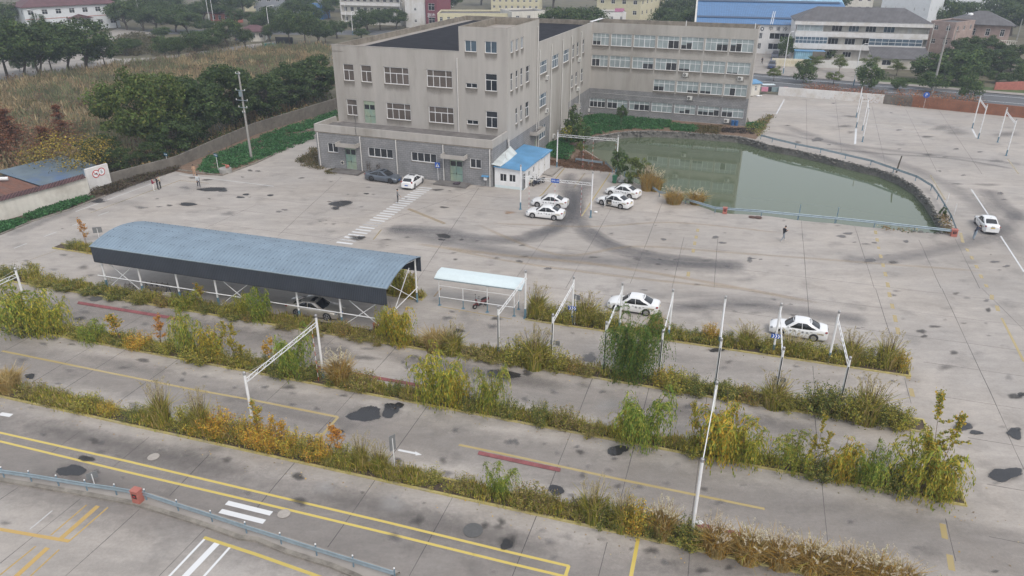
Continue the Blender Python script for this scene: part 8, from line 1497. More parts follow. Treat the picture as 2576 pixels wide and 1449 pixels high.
def reedclump(seed, H=1.5, R=.8, pal=TANR, plume=None, n=1300):
 rng = np.random.default_rng(seed); o = thing('reed_clump', (0, 0, 0), 0, '', 'reeds'); a = rng.uniform(0, 6.28, n); r_ = R*rng.uniform(0, 1, n)**.6*.55; b = np.column_stack([np.cos(a)*r_, np.sin(a)*r_, np.zeros(n)]); ln = H*rng.uniform(.35, .85, n); le = rng.normal(0, .28, (n, 2)); mid = b+np.column_stack([le*ln[:, None]*.35, ln*.6]); tp = b+np.column_stack([le*ln[:, None]*1.1, ln*rng.uniform(.7, 1, n)])
 w_ = np.column_stack([-np.sin(a), np.cos(a), np.zeros(n)])*.016; V_ = np.concatenate([np.stack([b-w_, b+w_, mid+w_, mid-w_], 1), np.stack([mid-w_, mid+w_, tp+w_*.3, tp-w_*.3], 1)]); c = jitcol(pal, n, rng); fastmesh('blades', V_, 4, M['leafthin'], np.concatenate([c, c]), o)
 if plume:
  k = 38; a = rng.uniform(0, 6.28, k); r_ = R*rng.uniform(.1, .8, k); V2, C2 = [], []; st_ = MB()
  for i in range(k):
   p0 = np.array([math.cos(a[i])*r_[i]*.4, math.sin(a[i])*r_[i]*.4, H*.3]); p1 = np.array([math.cos(a[i])*r_[i], math.sin(a[i])*r_[i], H*rng.uniform(.75, 1.02)]); st_.tube([p0, p1], .006, 3, False); m_ = 26; s = rng.uniform(0, 1, m_); d = (p1-p0)/np.linalg.norm(p1-p0); d = d+[.5*rng.normal(), .5*rng.normal(), -.15]; p = p1+d*s[:, None]*.26+rng.normal(0, .016, (m_, 3)); V2.append(quads(p, rng.normal(size=(m_, 3)), .06*rng.uniform(.6, 1.3, m_), rng, .4)); C2.append(jitcol(plume, m_, rng, .12))
  st_.build('stem', M['twig'], o); fastmesh('plumes', np.concatenate(V2), 4, M['leafthin'], np.concatenate(C2), o)
 o['h0'] = H; return o
def sapling(seed, H=3.2, R=.6, pal=ORNG, n=420, spread=.5, stems=2, size=.10):
 rng = np.random.default_rng(seed); o = thing('poplar_sapling', (0, 0, 0), 0, '', 'sapling'); V_, C_ = [], []; mb = MB()
 for k in range(stems):
  a = rng.uniform(0, 6.28); tp = np.array([math.cos(a)*R*spread, math.sin(a)*R*spread, H*(1-.18*k)]); b = np.zeros(3); mb.tube([b, tp*.5+[0, 0, .05], tp], [.022, .016, .006], 5)
  for j in range(9):
   s = rng.uniform(.35, .98); c = tp*s; a2 = rng.uniform(0, 6.28); L = min(R, 1.0)*rng.uniform(.4, 1)*(1.25-s*.7); e = c+[math.cos(a2)*L, math.sin(a2)*L, L*.8]; mb.tube([c, e], [.008, .003], 3, False); m_ = n//(stems*9); q = rng.uniform(.25, 1.05, m_); p = c+(e-c)*q[:, None]+rng.normal(0, .05, (m_, 3)); V_.append(quads(p, rng.normal(size=(m_, 3))+[0, 0, .6], size*rng.uniform(.7, 1.3, m_), rng, .9)); C_.append(jitcol(pal, m_, rng))
  m_ = n//6; s = rng.uniform(.75, 1.02, m_); p = tp*s[:, None]+rng.normal(0, .09, (m_, 3)); V_.append(quads(p, rng.normal(size=(m_, 3))+[0, 0, .6], size*rng.uniform(.7, 1.3, m_), rng, .9)); C_.append(jitcol(pal, m_, rng))
 fastmesh('foliage', np.concatenate(V_), 4, M['leafthin'], np.concatenate(C_), o); mb.build('stem', M['twig'], o); o['h0'] = H; return o
K = {'wg': Kind([lambda: willow(401), lambda: willow(402, pal=WILG+YELG)], 1.6, 3), 'wy': Kind([lambda: willow(403, pal=WILY), lambda: willow(404, pal=WILY+YELL[:2])], 1.6, 3),
     'wk': Kind([lambda: bush(411), lambda: bush(412, pal=WEED+GREEN2)], .9, 1.2), 'wb': Kind([lambda: bush(413, pal=WEED+WEED+BRWN)], .9, 1.2), 'yb': Kind([lambda: bush(414, pal=YELG+YELL), lambda: bush(415, pal=YELL+YELG[:2]+ORNG[:1])], .9, 1.2), 'ob': Kind([lambda: bush(416, pal=ORNG[:1]+BRWN+WEED+YELG[:2])], .9, 1.2), 'gb': Kind([lambda: bush(417, pal=GREEN2+WEED)], .9, 1.2), 'yg': Kind([lambda: bush(418, pal=YELG+WEED)], .9, 1.2),
     'rt': Kind([lambda: reedclump(421)], .8, 1.5), 'rp': Kind([lambda: reedclump(422, pal=REDB+TANR, plume=[(.70,.64,.48), (.76,.70,.55), (.58,.51,.35)]), lambda: reedclump(423, pal=TANR+REDB[:2], plume=[(.64,.57,.45), (.56,.47,.34)])], .8, 1.5), 'ry': Kind([lambda: reedclump(424, pal=YELG+YELG+TANR[:3]+WEED[:2], n=750, plume=[(.50,.44,.28), (.44,.37,.22)])], .8, 1.5),
     'so': Kind([lambda: sapling(431), lambda: sapling(432, pal=YELL)], .6, 3.2), 'sy': Kind([lambda: sapling(433, pal=YELL+YELG, n=500)], .6, 3.2), 'SY': Kind([lambda: sapling(434, H=6.5, R=1.9, pal=YELG+YELL[:2]+WEED[:2], n=1500, spread=.45, stems=4, size=.13)], 1.9, 6.5)}
KN = {'wg': ('green willow shrub', 'willow shrubs in the strips'), 'wy': ('yellowing willow shrub', 'willow shrubs in the strips'), 'wk': ('olive weed bush', 'weed bushes in the strips'), 'wb': ('brownish weed bush', 'weed bushes in the strips'), 'yb': ('golden yellow bush', 'weed bushes in the strips'), 'ob': ('orange-brown bush', 'weed bushes in the strips'), 'gb': ('green bush', 'weed bushes in the strips'), 'yg': ('yellow-green bush', 'weed bushes in the strips'), 'rt': ('tan grass clump', 'reed clumps in the strips'), 'rp': ('silver-plumed grass clump', 'reed clumps in the strips'), 'ry': ('yellow-green reed clump', 'reed clumps in the strips'), 'so': ('thin sapling with orange leaves', 'saplings in the strips'), 'sy': ('thin sapling with yellow leaves', 'saplings in the strips'), 'SY': ('tall open sapling', 'saplings in the strips')}
ROWN = {1: 'nearest weed strip', 2: 'second weed strip', 3: 'third weed strip', 4: 'farthest weed strip', 5: 'strip left of the carport', 6: 'strip right of the carport', 0: 'pond side'}
CNT = {}
PL = [ # (row, kind, x, y of the foot, height px, width px, extra height factor)
 (1,'rt',15,990,75,90),(1,'wb',70,1003,45,90),(1,'wb',130,1017,35,90),(1,'yg',215,1035,55,95),(1,'yb',268,1048,50,60),(1,'gb',330,1062,40,80),(1,'ry',400,1076,110,80),(1,'yg',470,1090,95,90),(1,'ry',500,1096,110,70),(1,'yb',540,1105,95,100),(1,'ob',590,1117,80,80),(1,'yb',615,1122,90,90),(1,'yb',680,1138,85,100),(1,'yb',730,1150,80,90),(1,'yg',770,1158,70,80),(1,'yb',790,1162,70,100),(1,'yb',500,1096,60,90),(1,'yg',855,1174,60,90),(1,'yb',650,1132,85,100),(1,'so',845,1170,95,60),(1,'so',700,1140,95,50),(1,'sy',640,1128,120,50),(1,'ry',905,1185,80,60),(1,'ry',950,1195,70,70),(1,'wb',1000,1208,40,80),(1,'wk',1080,1222,35,90),(1,'wb',1160,1240,35,80),(1,'wg',1248,1262,90,95),(1,'wb',1330,1285,75,100),(1,'wb',1365,1290,60,80),(1,'wb',1450,1308,45,90),(1,'gb',1520,1330,70,110),(1,'ry',1490,1322,95,90),(1,'yb',1600,1352,120,95),(1,'ry',1560,1342,95,80),(1,'gb',1650,1362,80,90),(1,'rp',1665,1362,115,90),(1,'wk',1715,1378,85,100),(1,'yg',1730,1395,60,90),
 (1,'rp',1800,1402,100,110),(1,'rp',1880,1418,95,120),(1,'rp',1960,1430,95,120),(1,'rp',2040,1445,95,120),(1,'rp',2120,1462,95,120),(1,'rp',2200,1480,95,120),(1,'rp',2270,1497,90,120),(1,'yg',2240,1490,50,80),
 (2,'wg',40,845,150,190),(2,'wy',115,850,130,130),(2,'gb',60,840,60,150),(2,'wk',200,852,50,100),(2,'wg',230,868,55,90),(2,'sy',300,872,90,60),(2,'yb',345,880,55,80),(2,'so',398,885,95,45),(2,'wk',300,868,40,90),(2,'yg',420,890,50,90),(2,'wg',475,905,150,95),(2,'wy',535,912,110,110),(2,'yg',500,912,70,110),(2,'SY',592,920,125,90),(2,'wk',600,922,50,90),(2,'wk',650,930,40,80),(2,'so',680,935,95,45),(2,'wg',735,950,140,120),(2,'gb',700,948,55,90),(2,'gb',770,958,55,80),(2,'rp',850,968,75,90),(2,'ob',885,978,45,80),(2,'wb',910,985,55,90),(2,'gb',850,972,45,90),(2,'gb',985,998,50,60),(2,'wb',1030,1006,35,70),(2,'wy',1105,1018,170,160),(2,'wy',1150,1028,110,100),(2,'gb',1180,1035,50,90),(2,'wg',1235,1045,150,90),(2,'gb',1270,1052,50,90),(2,'gb',1360,1075,75,80),(2,'wb',1420,1085,75,80),(2,'wb',1480,1098,35,80),(2,'wg',1610,1135,160,170),(2,'wy',1570,1125,110,90),(2,'SY',1745,1120,130,70),(2,'wy',1820,1165,180,210),(2,'yg',1740,1160,60,100),(2,'wy',1870,1175,130,120),(2,'wg',1990,1210,110,130),(2,'SY',2045,1205,160,90),(2,'wy',2110,1225,135,140),(2,'gb',2060,1222,60,120),(2,'wg',2180,1240,120,120),(2,'wy',2310,1275,200,210),(2,'SY',2340,1275,290,170),(2,'wy',2370,1290,130,110),(2,'gb',2260,1268,80,120),
 (3,'gb',15,705,50,80),(3,'yg',80,700,60,60),(3,'wk',110,720,32,90),(3,'gb',165,730,32,90),(3,'gb',230,740,32,90),(3,'wk',290,752,32,90),(3,'wk',350,765,40,90),(3,'ob',405,775,45,60),(3,'wg',465,785,65,80),(3,'sy',500,782,70,35),(3,'gb',520,790,35,60),(3,'yg',560,798,50,60),(3,'wk',590,802,30,90),(3,'wy',605,800,75,60),(3,'wg',655,812,95,85),(3,'ob',625,812,40,60),(3,'wb',720,825,28,90),(3,'wb',800,842,28,90),(3,'ob',855,850,50,60),(3,'wb',900,860,28,90),(3,'wy',1000,872,130,110),(3,'wy',965,862,110,60),(3,'wb',950,872,28,90),(3,'rt',1090,890,70,85),(3,'ry',1130,898,75,80),(3,'wk',1120,900,50,90),(3,'wb',1190,912,32,90),(3,'wb',1230,918,28,80),(3,'yg',1290,925,95,100),(3,'ry',1340,930,100,100),(3,'yg',1390,940,80,90),(3,'ob',1440,950,60,60),(3,'wb',1470,955,40,60),
 (3,'WIL',1590,975,0,0),(3,'yb',1660,975,60,70),(3,'yg',1700,988,75,110),(3,'gb',1750,998,55,90),(3,'wk',1820,1008,60,90),(3,'ob',1880,1020,50,80),(3,'ry',1945,1032,80,100),(3,'wk',1980,1040,50,90),(3,'wk',2060,1055,105,120),(3,'gb',2100,1062,90,100),(3,'yg',2150,1070,100,120),(3,'gb',2210,1082,90,110),(3,'yg',2265,1092,80,100),(3,'ry',2180,1075,110,110),
 (4,'ry',1350,793,75,70),(4,'yg',1385,800,50,80),(4,'yg',1440,808,70,90),(4,'ry',1470,812,70,90),(4,'wk',1490,818,60,90),(4,'yg',1530,822,50,80),(4,'rt',1650,838,60,55),(4,'gb',1700,850,32,80),(4,'gb',1750,857,32,80),(4,'yb',1787,858,60,55),(4,'gb',1830,866,32,80),(4,'ry',1880,872,55,80),(4,'yg',1930,880,45,90),(4,'ry',1990,888,50,90),(4,'yg',2040,896,45,90),(4,'yg',2090,905,45,90),(4,'ry',2140,913,75,80),(4,'yg',2190,922,60,80),(4,'ry',2230,928,85,80),(4,'yb',2262,935,70,60),
 (5,'gb',180,627,30,50),(5,'wk',215,632,25,50),(5,'so',218,628,85,30),(6,'wy',1030,752,80,60),(6,'wy',1000,745,100,60),(6,'ob',1015,752,40,50),(6,'sy',985,742,95,45),
 (0,'rp',1627,478,62,40),(0,'rp',1650,480,50,35),(0,'rp',1695,511,40,50),(0,'rp',1752,512,36,48)]
for (row, kd, x, y, hp, wp) in PL:
 if kd == 'WIL':
  o = willow(499, 5.2, 2.6, [(.09,.17,.04), (.12,.21,.045), (.08,.14,.035), (.17,.24,.05), (.24,.25,.05)], 520, 40, 1.05, 16); o['label'] = 'tallest dense green willow, in the middle of the third weed strip'; o['group'] = 'willow shrubs in the strips'; p = Y(yuv((1592, 968))[0], 47.0); o.location = V3(p); o.scale = (1.42, 1.1, 1.06); del o['h0']; continue
 nm, grp = KN[kd]; key = (row, kd); CNT[key] = CNT.get(key, 0)+1
 if row in BEDS:
  u, _ = yuv((x, y)); b = BEDS[row]; vv = b[0]+.35+(b[1]-b[0]-.7)*((x*7 % 10)/10); vv = max(b[0]+.3, min(b[1]-.3, yuv((x, y))[1]+.35)) if row else 0; u = yuv((x, y))[0]; pos = Y(u, vv); pos = np.array([pos[0], pos[1], 0])
 else: pos = G((x, y))
 m_ = mpx((x, y)); base_v = (x, y); h = ZH(base_v, (x, y-hp)); wd = wp*m_
 sc = 1.0
 n_ = CNT[key]; ords = (ORD+['seventeenth', 'eighteenth', 'nineteenth', 'twentieth'])[n_-1]
 K[kd].put(pos=pos, H=max(h*(.72 if kd[1] == 'b' or kd[0] == 'w' and kd[1] == 'k' or kd == 'yg' else .72 if kd == 'rp' and row == 1 else .92), .3), W=wd*(1.3 if row == 0 or kd[0] == 'w' and kd[1] in 'gy' else 1.0), label='%s %s from the left in the %s' % (ords, nm, ROWN[row]) if row else '%s %s from the left beside the bent pond rail' % (ords, nm), group=grp)
for row, (v0, v1, u0, u1) in BEDS.items():
 n = int((min(u1, 30)-max(u0, -62))*380)
 def area(rng, n, v0=v0, v1=v1, u0=max(u0, -66), u1=u1):
  uu = rng.uniform(u0, u1-.2, n*4); uu = uu[(np.sin(uu*.55+v0)+np.sin(uu*1.37+2*v0)+.6*np.sin(uu*3.1)+rng.uniform(-1.2, 1.2, n*4)) > -.35]; uu = uu[:n]; n = len(uu); vv = rng.uniform(v0+.25, v1-.25, n); return np.array([Y(a, b)[:2] for a, b in zip(uu, vv)])
 shrub_cloud('strip_undergrowth', area, int(n*1.5), .10, WEED+BRWN+YELG+YELG+WEED[:2], .42 if row < 3 else .26 if row == 3 else .5 if row == 4 else .25, 'low weeds and dead stems covering the ground of the %s' % ROWN[row], 'undergrowth', 50+row, .15, zb=.07)
 shrub_cloud('strip_grass', area, int(n*.8), .34, TANR+WEED+YELG+YELG, .55, 'loose grass blades standing through the %s' % ROWN[row], 'grass', 60+row, .2, True, True, zb=.12)
def litter_area(rng, n):
 v = rng.choice([30.3, 38.4, 45.5, 33.0, 41.2, 52.8], n)+rng.normal(0, .35, n); u = rng.uniform(-50, 17, n); return np.array([Y(a, b)[:2] for a, b in zip(u, v)])
rngl = np.random.default_rng(77); q = litter_area(rngl, 900); q2 = np.array([Y(a, b)[:2] for a, b in zip(rngl.uniform(14, 28, 130), rngl.uniform(26, 40, 130))]); q = np.concatenate([q, q2]); nn_ = len(q)
lt = fastmesh('leaf_litter', quads(np.column_stack([q, np.full(nn_, .02)+rngl.uniform(0, .03, nn_)]), np.tile([0, 0, 1.0], (nn_, 1))+rngl.normal(0, .25, (nn_, 3)), .11*rngl.uniform(.5, 1.3, nn_), rngl, .7), 4, M['leaf'], jitcol(BRWN+TANR[:2]+YELL[:1], nn_, rngl)); tag(lt, 'scattered dry leaves lying on the concrete around the weed strips', 'fallen leaves', kind='stuff')
def garden_tree(v, H_, W_, label, seed, pal=GREEN2, base=.1, r0=.05, per=90): o = make_tree('garden_tree', seed, 3, 1.2, pal, label, size=.2, n_cl=22, per=per, base=base, r0=r0, limbs=5, multi=2); place(o, pos=G(v), H=H_, W=W_, R0=1.2, H0=3); del o['h0']; return o
garden_tree(t(2,1,1075,370), 4.6, 2.4, 'tallest shrub tree by the green bin at the pond corner', 501, GREEN); garden_tree(t(2,1,1200,400), 3.8, 2.2, 'middle shrub tree between green bin and dry grass', 502, GREEN2); garden_tree(t(2,1,1330,400), 3.6, 2.2, 'right shrub tree with sparse leaves above the dry grass', 503, GREEN2, per=55); garden_tree(t(2,1,1165,415), 1.2, 1.2, 'small dark bush at the foot of the shrub trees by the pond', 504, GREEN, .0)
garden_tree(t(2,0,1095,1275), 3.6, 1.9, 'lone young tree standing in the vegetable bed before the rear wing', 505, GREEN, .45); garden_tree(t(2,0,620,1400), 5.2, 3.2, 'dense tree at the side wall behind the guard booth', 506, GREEN); garden_tree(t(2,1,700,30), 3.6, 3.6, 'leafy tree on the slope at the left end of the pond', 507, GREEN); garden_tree(t(2,1,690,215), 3.4, 1.6, 'bare-stemmed young tree behind the leaf-strewn corner', 508, GREEN2, .6, per=30); garden_tree(t(2,0,560,1449), 3.0, 2.4, 'smaller bush between side wall and garden', 509, YELG+GREEN, .05); garden_tree(t(3,1,1750,725), 1.3, .9, 'small green bush inside the right corner of the pond rail', 510, GREEN, .0)
for k, x in enumerate((1120, 1145, 1215, 1235)):
 a, z = onb(t(1,1,x,250), -.4); o = sapling(520+k, 1.6, .25, [(.05,.04,.04), (.07,.05,.04)], 60, .4, 2, .08); o.location = V3(B(a, -.4, 0)); o['label'] = '%s dark dry weed stem against the annex wall behind the grey car' % ORD[k]; o['group'] = 'dry weed stems at the annex wall'; o['category'] = 'weed'; del o['h0']; o.name = 'dry_weed'
# ---- background buildings
def bg_building(name, A, Bp, depth, h, label, wallm, roof='flat', roofm=None, storeys=2, bays=6, ww=.5, wh=.5, pane='glass', over=.6, rh=2.5, parapet=.5, balcony=False, side_bays=3, z_first=.9, cat='building', bands=None, skip=(), sidewin=True, back=False):
 """A, Bp: ends of the front wall foot (left, right as seen), depth goes away from the camera"""
 A, Bp = np.array(A[:2]), np.array(Bp[:2]); L = np.linalg.norm(Bp-A); d = (Bp-A)/L; rz = math.atan2(d[1], d[0]); o = thing(name, (A[0], A[1], 0), rz, label, cat)
 fh = h/storeys; ops = []; front = lambda s, z, dd=0: (s, dd, z); right = lambda s, z, dd=0: (L-dd, s, z); left = lambda s, z, dd=0: (dd, depth-s, z)
 bw = L/bays
 for i in range(storeys):
  for j in range(bays):
   if (i, j) in skip: continue
   c = bw*(j+.5); ops.append((c-bw*ww/2, c+bw*ww/2, fh*i+fh*(1-wh)*.62, fh*i+fh*(1-wh)*.62+fh*wh))
 back_ = 1.5 if balcony else 0
 if balcony:
  wall('wall', lambda s, z, dd=0: (s, dd+back_, z), 0, L, 0, h, ops, wallm, o)
  mb = MB()
  for i in range(storeys+1):
   if i: mb.box((L/2, .75, fh*i), (L, 1.5, .18))
  for i in range(1, storeys): mb.box((L/2, .06, fh*i+.55), (L, .12, .92))
  mb.box((L/2, -.1, h+.3), (L+.6, .3, .8)); mb.build('balcony_wall', M['whitewall'], o)
  mb = MB(); [mb.box((x, .75, h/2), (.2, 1.48, h-.1)) for x in (0.1, L-.1)]; mb.build('end_wall', M['whitewall'], o)
  for q in ops: window(lambda s, z, dd=0: (s, dd+back_, z), *q, o, cols=(.33, .66), pane=pane, w=.08)
 else:
  wall('wall', front, 0, L, 0, h, ops, wallm, o)
  for q in ops: window(front, *q, o, cols=(.5,), transom=.65, tcols=(.5,), pane=pane, w=.08)
 so = []; sb = depth/side_bays
 if sidewin:
  for i in range(storeys):
   for j in range(side_bays): c = sb*(j+.5); so.append((c-sb*ww*.4, c+sb*ww*.4, fh*i+fh*(1-wh)*.62, fh*i+fh*(1-wh)*.62+fh*wh))
 cr = Bp-C0[:2]; vis_r = np.dot(np.array([d[0], d[1]]), -Bp) > 0
 fn = right if vis_r else left
 wall('wall', right, 0, depth, 0, h, so if vis_r else [], wallm, o); wall('wall', left, 0, depth, 0, h, [] if vis_r else so, wallm, o)
 for q in so: window(fn, *q, o, cols=(.5,), pane=pane, w=.08)
 mb = MB(); mb.poly([(L, depth, 0), (0, depth, 0), (0, depth, h), (L, depth, h)]); mb.build('wall', wallm, o)
 if roof == 'flat':
  mb = MB(); mb.poly([(.2, .2, h-.25), (L-.2, .2, h-.25), (L-.2, depth-.2, h-.25), (.2, depth-.2, h-.25)]); mb.build('roof', roofm or M['roofgrey'], o)
  mb = MB(); [mb.box(c, s) for c, s in (((L/2, .12, h+parapet/2-.1), (L+.1, .26, parapet)), ((L/2, depth-.12, h+parapet/2-.1), (L+.1, .26, parapet)), ((.12, depth/2, h+parapet/2-.1), (.26, depth-.5, parapet-.002)), ((L-.12, depth/2, h+parapet/2-.1), (.26, depth-.5, parapet-.002)))]; mb.build('parapet', wallm, o)
 elif roof == 'hip':
  x0, x1, y0, y1 = -over, L+over, -over, depth+over; i_ = min(depth/2+over, L/2); m_ = depth/2; e = [(x0, y0, h), (x1, y0, h), (x1, y1, h), (x0, y1, h)]; r_ = [(x0+i_, m_, h+rh), (x1-i_, m_, h+rh)]
  mb = MB(); mb.add(e+r_+[(p[0], p[1], h-.18) for p in e], [(0, 1, 5, 4), (1, 2, 5), (2, 3, 4, 5), (3, 0, 4), (0, 6, 7, 1), (1, 7, 8, 2), (2, 8, 9, 3), (3, 9, 6, 0), (9, 8, 7, 6)]); mb.build('roof', roofm, o)
 elif roof == 'gable':
  mb = MB(); x0, x1 = -over, L+over; m_ = depth/2
  mb.add([(x0, -over, h), (x1, -over, h), (x1, m_, h+rh), (x0, m_, h+rh), (x1, depth+over, h), (x0, depth+over, h)]+[(x0, -over, h-.15), (x1, -over, h-.15)], [(0, 1, 2, 3), (3, 2, 4, 5), (0, 6, 7, 1)]); mb.build('roof', roofm, o)
  mb = MB(); mb.poly([(0, 0, h), (0, m_, h+rh*.95), (0, depth, h)]); mb.poly([(L, 0, h), (L, depth, h), (L, m_, h+rh*.95)]); mb.build('gable_wall', wallm, o)
 if bands:
  mb = MB(); [mb.box((L/2, -.04, z), (L+.05, .1, .16)) for z in bands]; mb.build('wall_band', M['redbox'], o)
 return o, L, d
maro = mat_stripes('maroon_tile_roof', (.085, .04, .045), (.12, .055, .06), 3, axis='X', rough=.7); greytile = mat_stripes('grey_tile_roof', (.085, .085, .09), (.125, .12, .125), 3, axis='X', rough=.8, noise=.2); pinkw = mat_brick('pinkish_wall_tiles', (.34, .26, .235), (.38, .29, .26), (.28, .23, .21), .6, .3, .02)
ylw = mat('pale_yellow_wall', (.58, .54, .38), .85, var=.08, dirt=(.40, .36, .25), dirt_amt=.4); wb_ = mat('bluish_white_wall', (.62, .65, .68), .85, var=.05, dirt=(.45, .48, .5), dirt_amt=.5); blroof = mat_stripes('blue_factory_roof', (.025, .115, .28), (.04, .15, .34), 2.0, axis='X', rough=.45, noise=.15); ltroof = mat_stripes('light_blue_roof', (.20, .38, .50), (.26, .46, .58), 2.0, axis='X', rough=.5); redw = mat('dark_red_wall', (.20, .06, .08), .85)
a = at_y(t(0,0,235,120), 262)[:2]; b = G(t(0,0,1215,275))[:2]
o, L, d = bg_building('white_villa_block', a, b, 14, 8.4, 'white two-storey building with maroon hip roof at the top left', wb_, 'hip', maro, 2, 7, .42, .38, over=.7, rh=3.6, bands=(4.5,))
mb = MB(); mb.add([(L*.42, -2.4, 4.1), (L*.70, -2.4, 4.1), (L*.70, 0, 4.1), (L*.42, 0, 4.1), (L*.56, -2.4, 5.4), (L*.56, 0, 5.4)], [(0, 1, 4), (0, 4, 5, 3), (1, 2, 5, 4), (0, 3, 2, 1)]); mb.build('porch_roof', maro, o); mb = MB(); [mb.tube([(x, -2.1, 0), (x, -2.1, 4.1)], .18, 8) for x in (L*.45, L*.67)]; mb.build('porch_column', M['white'], o)
g0 = G(t(0,0,2440,420))[:2]; g1 = G(t(1,0,95,415))[:2]; bg_building('gatehouse', g0, g1, 7, 3.1, 'low gatehouse with maroon hip roof and pale posts beside the field road', M['cream'], 'hip', maro, 1, 3, .5, .45, over=1.0, rh=1.6, side_bays=2)
g0 = at_y(t(0,0,2110,140), 300)[:2]; g1 = at_y(t(0,0,2300,150), 296)[:2]; bg_building('gate_pavilion', g0, g1, 7, 3.6, 'small far pavilion with maroon roof among trees at the top left', M['redbox'], 'hip', maro, 1, 3, .5, .45, over=1.2, rh=1.4, side_bays=2)
for k, x in enumerate((2085, 2130)): p = at_y(t(0,0,x,90), 290); mb = MB(); mb.tube([(0, 0, 0), (0, 0, 9)], .09, 6); tag(mb.build('flagpole', M['white'], loc=(p[0], p[1], 0)), 'white flagpole by the far pavilion, %s of the two' % ('left' if k == 0 else 'right'), 'flagpole', 'flagpoles')
mb = MB(); f0, f1 = G(t(1,0,200,436)), G(t(1,0,375,440)); wall_run('dark_gate_fence', [f0, f1], 1.9, .15, M['iron'], 'dark sliding gate fence between gatehouse and trees', 'fence'); MB_ = MB().box((0, 0, .4), (3.2, 1.2, .8)); tag(MB_.build('green_skip', mat('teal_paint', (.03, .18, .17), .6), loc=G(t(1,0,140,465)), bevel=.05), 'teal skip left of the dark sliding gate', 'skip')
def yb(name, x0, x1, yA, yB, col, ht, depth, h, label, **k):
 a = at_y(t(col[0], col[1], x0, 100), yA)[:2]; b = at_y(t(col[0], col[1], x1, 100), yB)[:2]; return bg_building(name, a, b, depth, h, label, **k)
yb('white_corridor_block', 850, 1450, 296, 290, (1, 0), 0, 12, 10.4, 'white three-storey block with open corridors behind the trees', wallm=M['cream'], storeys=3, bays=9, balcony=True, ww=.5, wh=.45)
yb('white_end_block', 1500, 1700, 286, 284, (1, 0), 0, 12, 12, 'plain white block with one window column joined to the corridor block', wallm=M['whitewall'], storeys=3, bays=1, ww=.12, wh=.25, side_bays=2, sidewin=False)
o, L, d = yb('dark_red_block', 1706, 1822, 283, 281, (1, 0), 0, 10, 9.5, 'narrow dark red building section with white characters', wallm=redw, storeys=2, bays=1, ww=.55, wh=.5, sidewin=False); text('剧杰', 1.7, M['whiteink'], o, frame_m((L*.5, -.05, 4.4), (1, 0, 0), (0, 0, 1)))
yb('pale_yellow_row', 1822, 2640, 262, 262, (1, 0), 0, 14, 6.6, 'long low pale yellow house row behind the office roof', wallm=ylw, storeys=2, bays=11, ww=.4, wh=.42)
yb('cream_house', 0, 340, 258, 262, (2, 0), 0, 12, 7.5, 'cream house just behind the tower with a small tree in front', wallm=M['cream'], storeys=2, bays=3, ww=.3, wh=.35); yb('white_house', 870, 1150, 262, 262, (2, 0), 0, 11, 7.0, 'white flat-roofed house behind the office roof flashing', wallm=M['whitewall'], storeys=2, bays=3, ww=.28, wh=.35)
yb('yellow_gable_house', 850, 1290, 290, 282, (2, 0), 0, 30, 10.5, 'large pale yellow building with grey hip roof behind the rear wing', wallm=ylw, roof='hip', roofm=greytile, storeys=3, bays=4, ww=.35, wh=.4, side_bays=6, rh=2.5)
p = at_y(t(2,0,1085,40), 268); tag(MB().box((0, 0, .6), (3.2, .1, 1.1)).box((0, .5, .55), (3.0, .1, 1.0)).build('hanging_laundry', mat('pink_cloth', (.45, .18, .30), .9, var=.4, scale=4), loc=(p[0], p[1], 7.1)), 'pink laundry hanging on a roof behind the office block', 'laundry')
yb('grey_industrial_block', 0, 640, 330, 330, (1, 0), 0, 20, 12, 'grey hazy industrial block with a blue cover at the top edge', wallm=mat('grey_hazy_wall', (.25, .27, .30), .9), storeys=3, bays=7, ww=.4, wh=.4); p0 = at_y(t(1,0,500,90), 315)[:2]; p1 = at_y(t(1,0,665,90), 314)[:2]; bg_building('blue_shed', p0, p1, 8, 4.6, 'small blue shed among trees at the top', blroof, 'gable', blroof, 1, 2, .2, .2, over=.2, rh=1.2, sidewin=False)
for k, (x, yy, h, w_) in enumerate(((60, 345, 9, 24), (130, 352, 11, 30), (-10, 360, 8, 22), (185, 340, 9, 26), (-60, 372, 10, 30), (-120, 350, 9, 26), (230, 350, 9, 30))): bg_building('far_block', (x, yy), (x+w_, yy-3), 14, h, '%s among trees along the top edge' % ('far bluish white block above the yellow house row', 'far cream block above the rear wing', 'far pale yellow block above the tower', 'far bluish white block above the blue factory', 'far cream block above the white corridor block', 'far pale yellow block above the hazy grove', 'far bluish white block above the pink villa')[k], [wb_, M['cream'], ylw][k % 3], 'flat', None, 3, 8, .4, .4)
fa0 = np.array([53.0, 224.0]); fd = np.array([math.cos(math.radians(-13)), math.sin(math.radians(-13))]); fn_ = np.array([-fd[1], fd[0]])
FA, FB = fa0, fa0+fd*44; o = thing('blue_roof_factory', (*FA, 0), math.radians(-13), 'white factory hall with large bright blue metal roof and black characters', 'building')
ops = [(x, x+w_, z, z+1.7) for z in (1.2, 4.0) for x, w_ in ((1.5, 5.2), (9.0, 5.5), (17.0, 1.6), (20.5, 5.6))]; wall('wall', lambda s, z, dd=0: (s, dd, z), 0, 44, 0, 8.0, ops, M['whitewall'], o)
for q in ops: window(lambda s, z, dd=0: (s, dd, z), *q, o, cols=(.25, .5, .75), pane='glass', w=.1)
mb = MB(); mb.add([(-.4, -.5, 7.9), (44, -.5, 7.9), (44, 34, 11.8), (-.4, 34, 11.8), (-.4, -.5, 8.05), (44, -.5, 8.05), (44, 34, 11.95), (-.4, 34, 11.95)], [(0, 1, 2, 3), (4, 5, 6, 7), (0, 1, 5, 4), (0, 3, 7, 4), (1, 2, 6, 5)]); mb.build('roof', blroof, o)
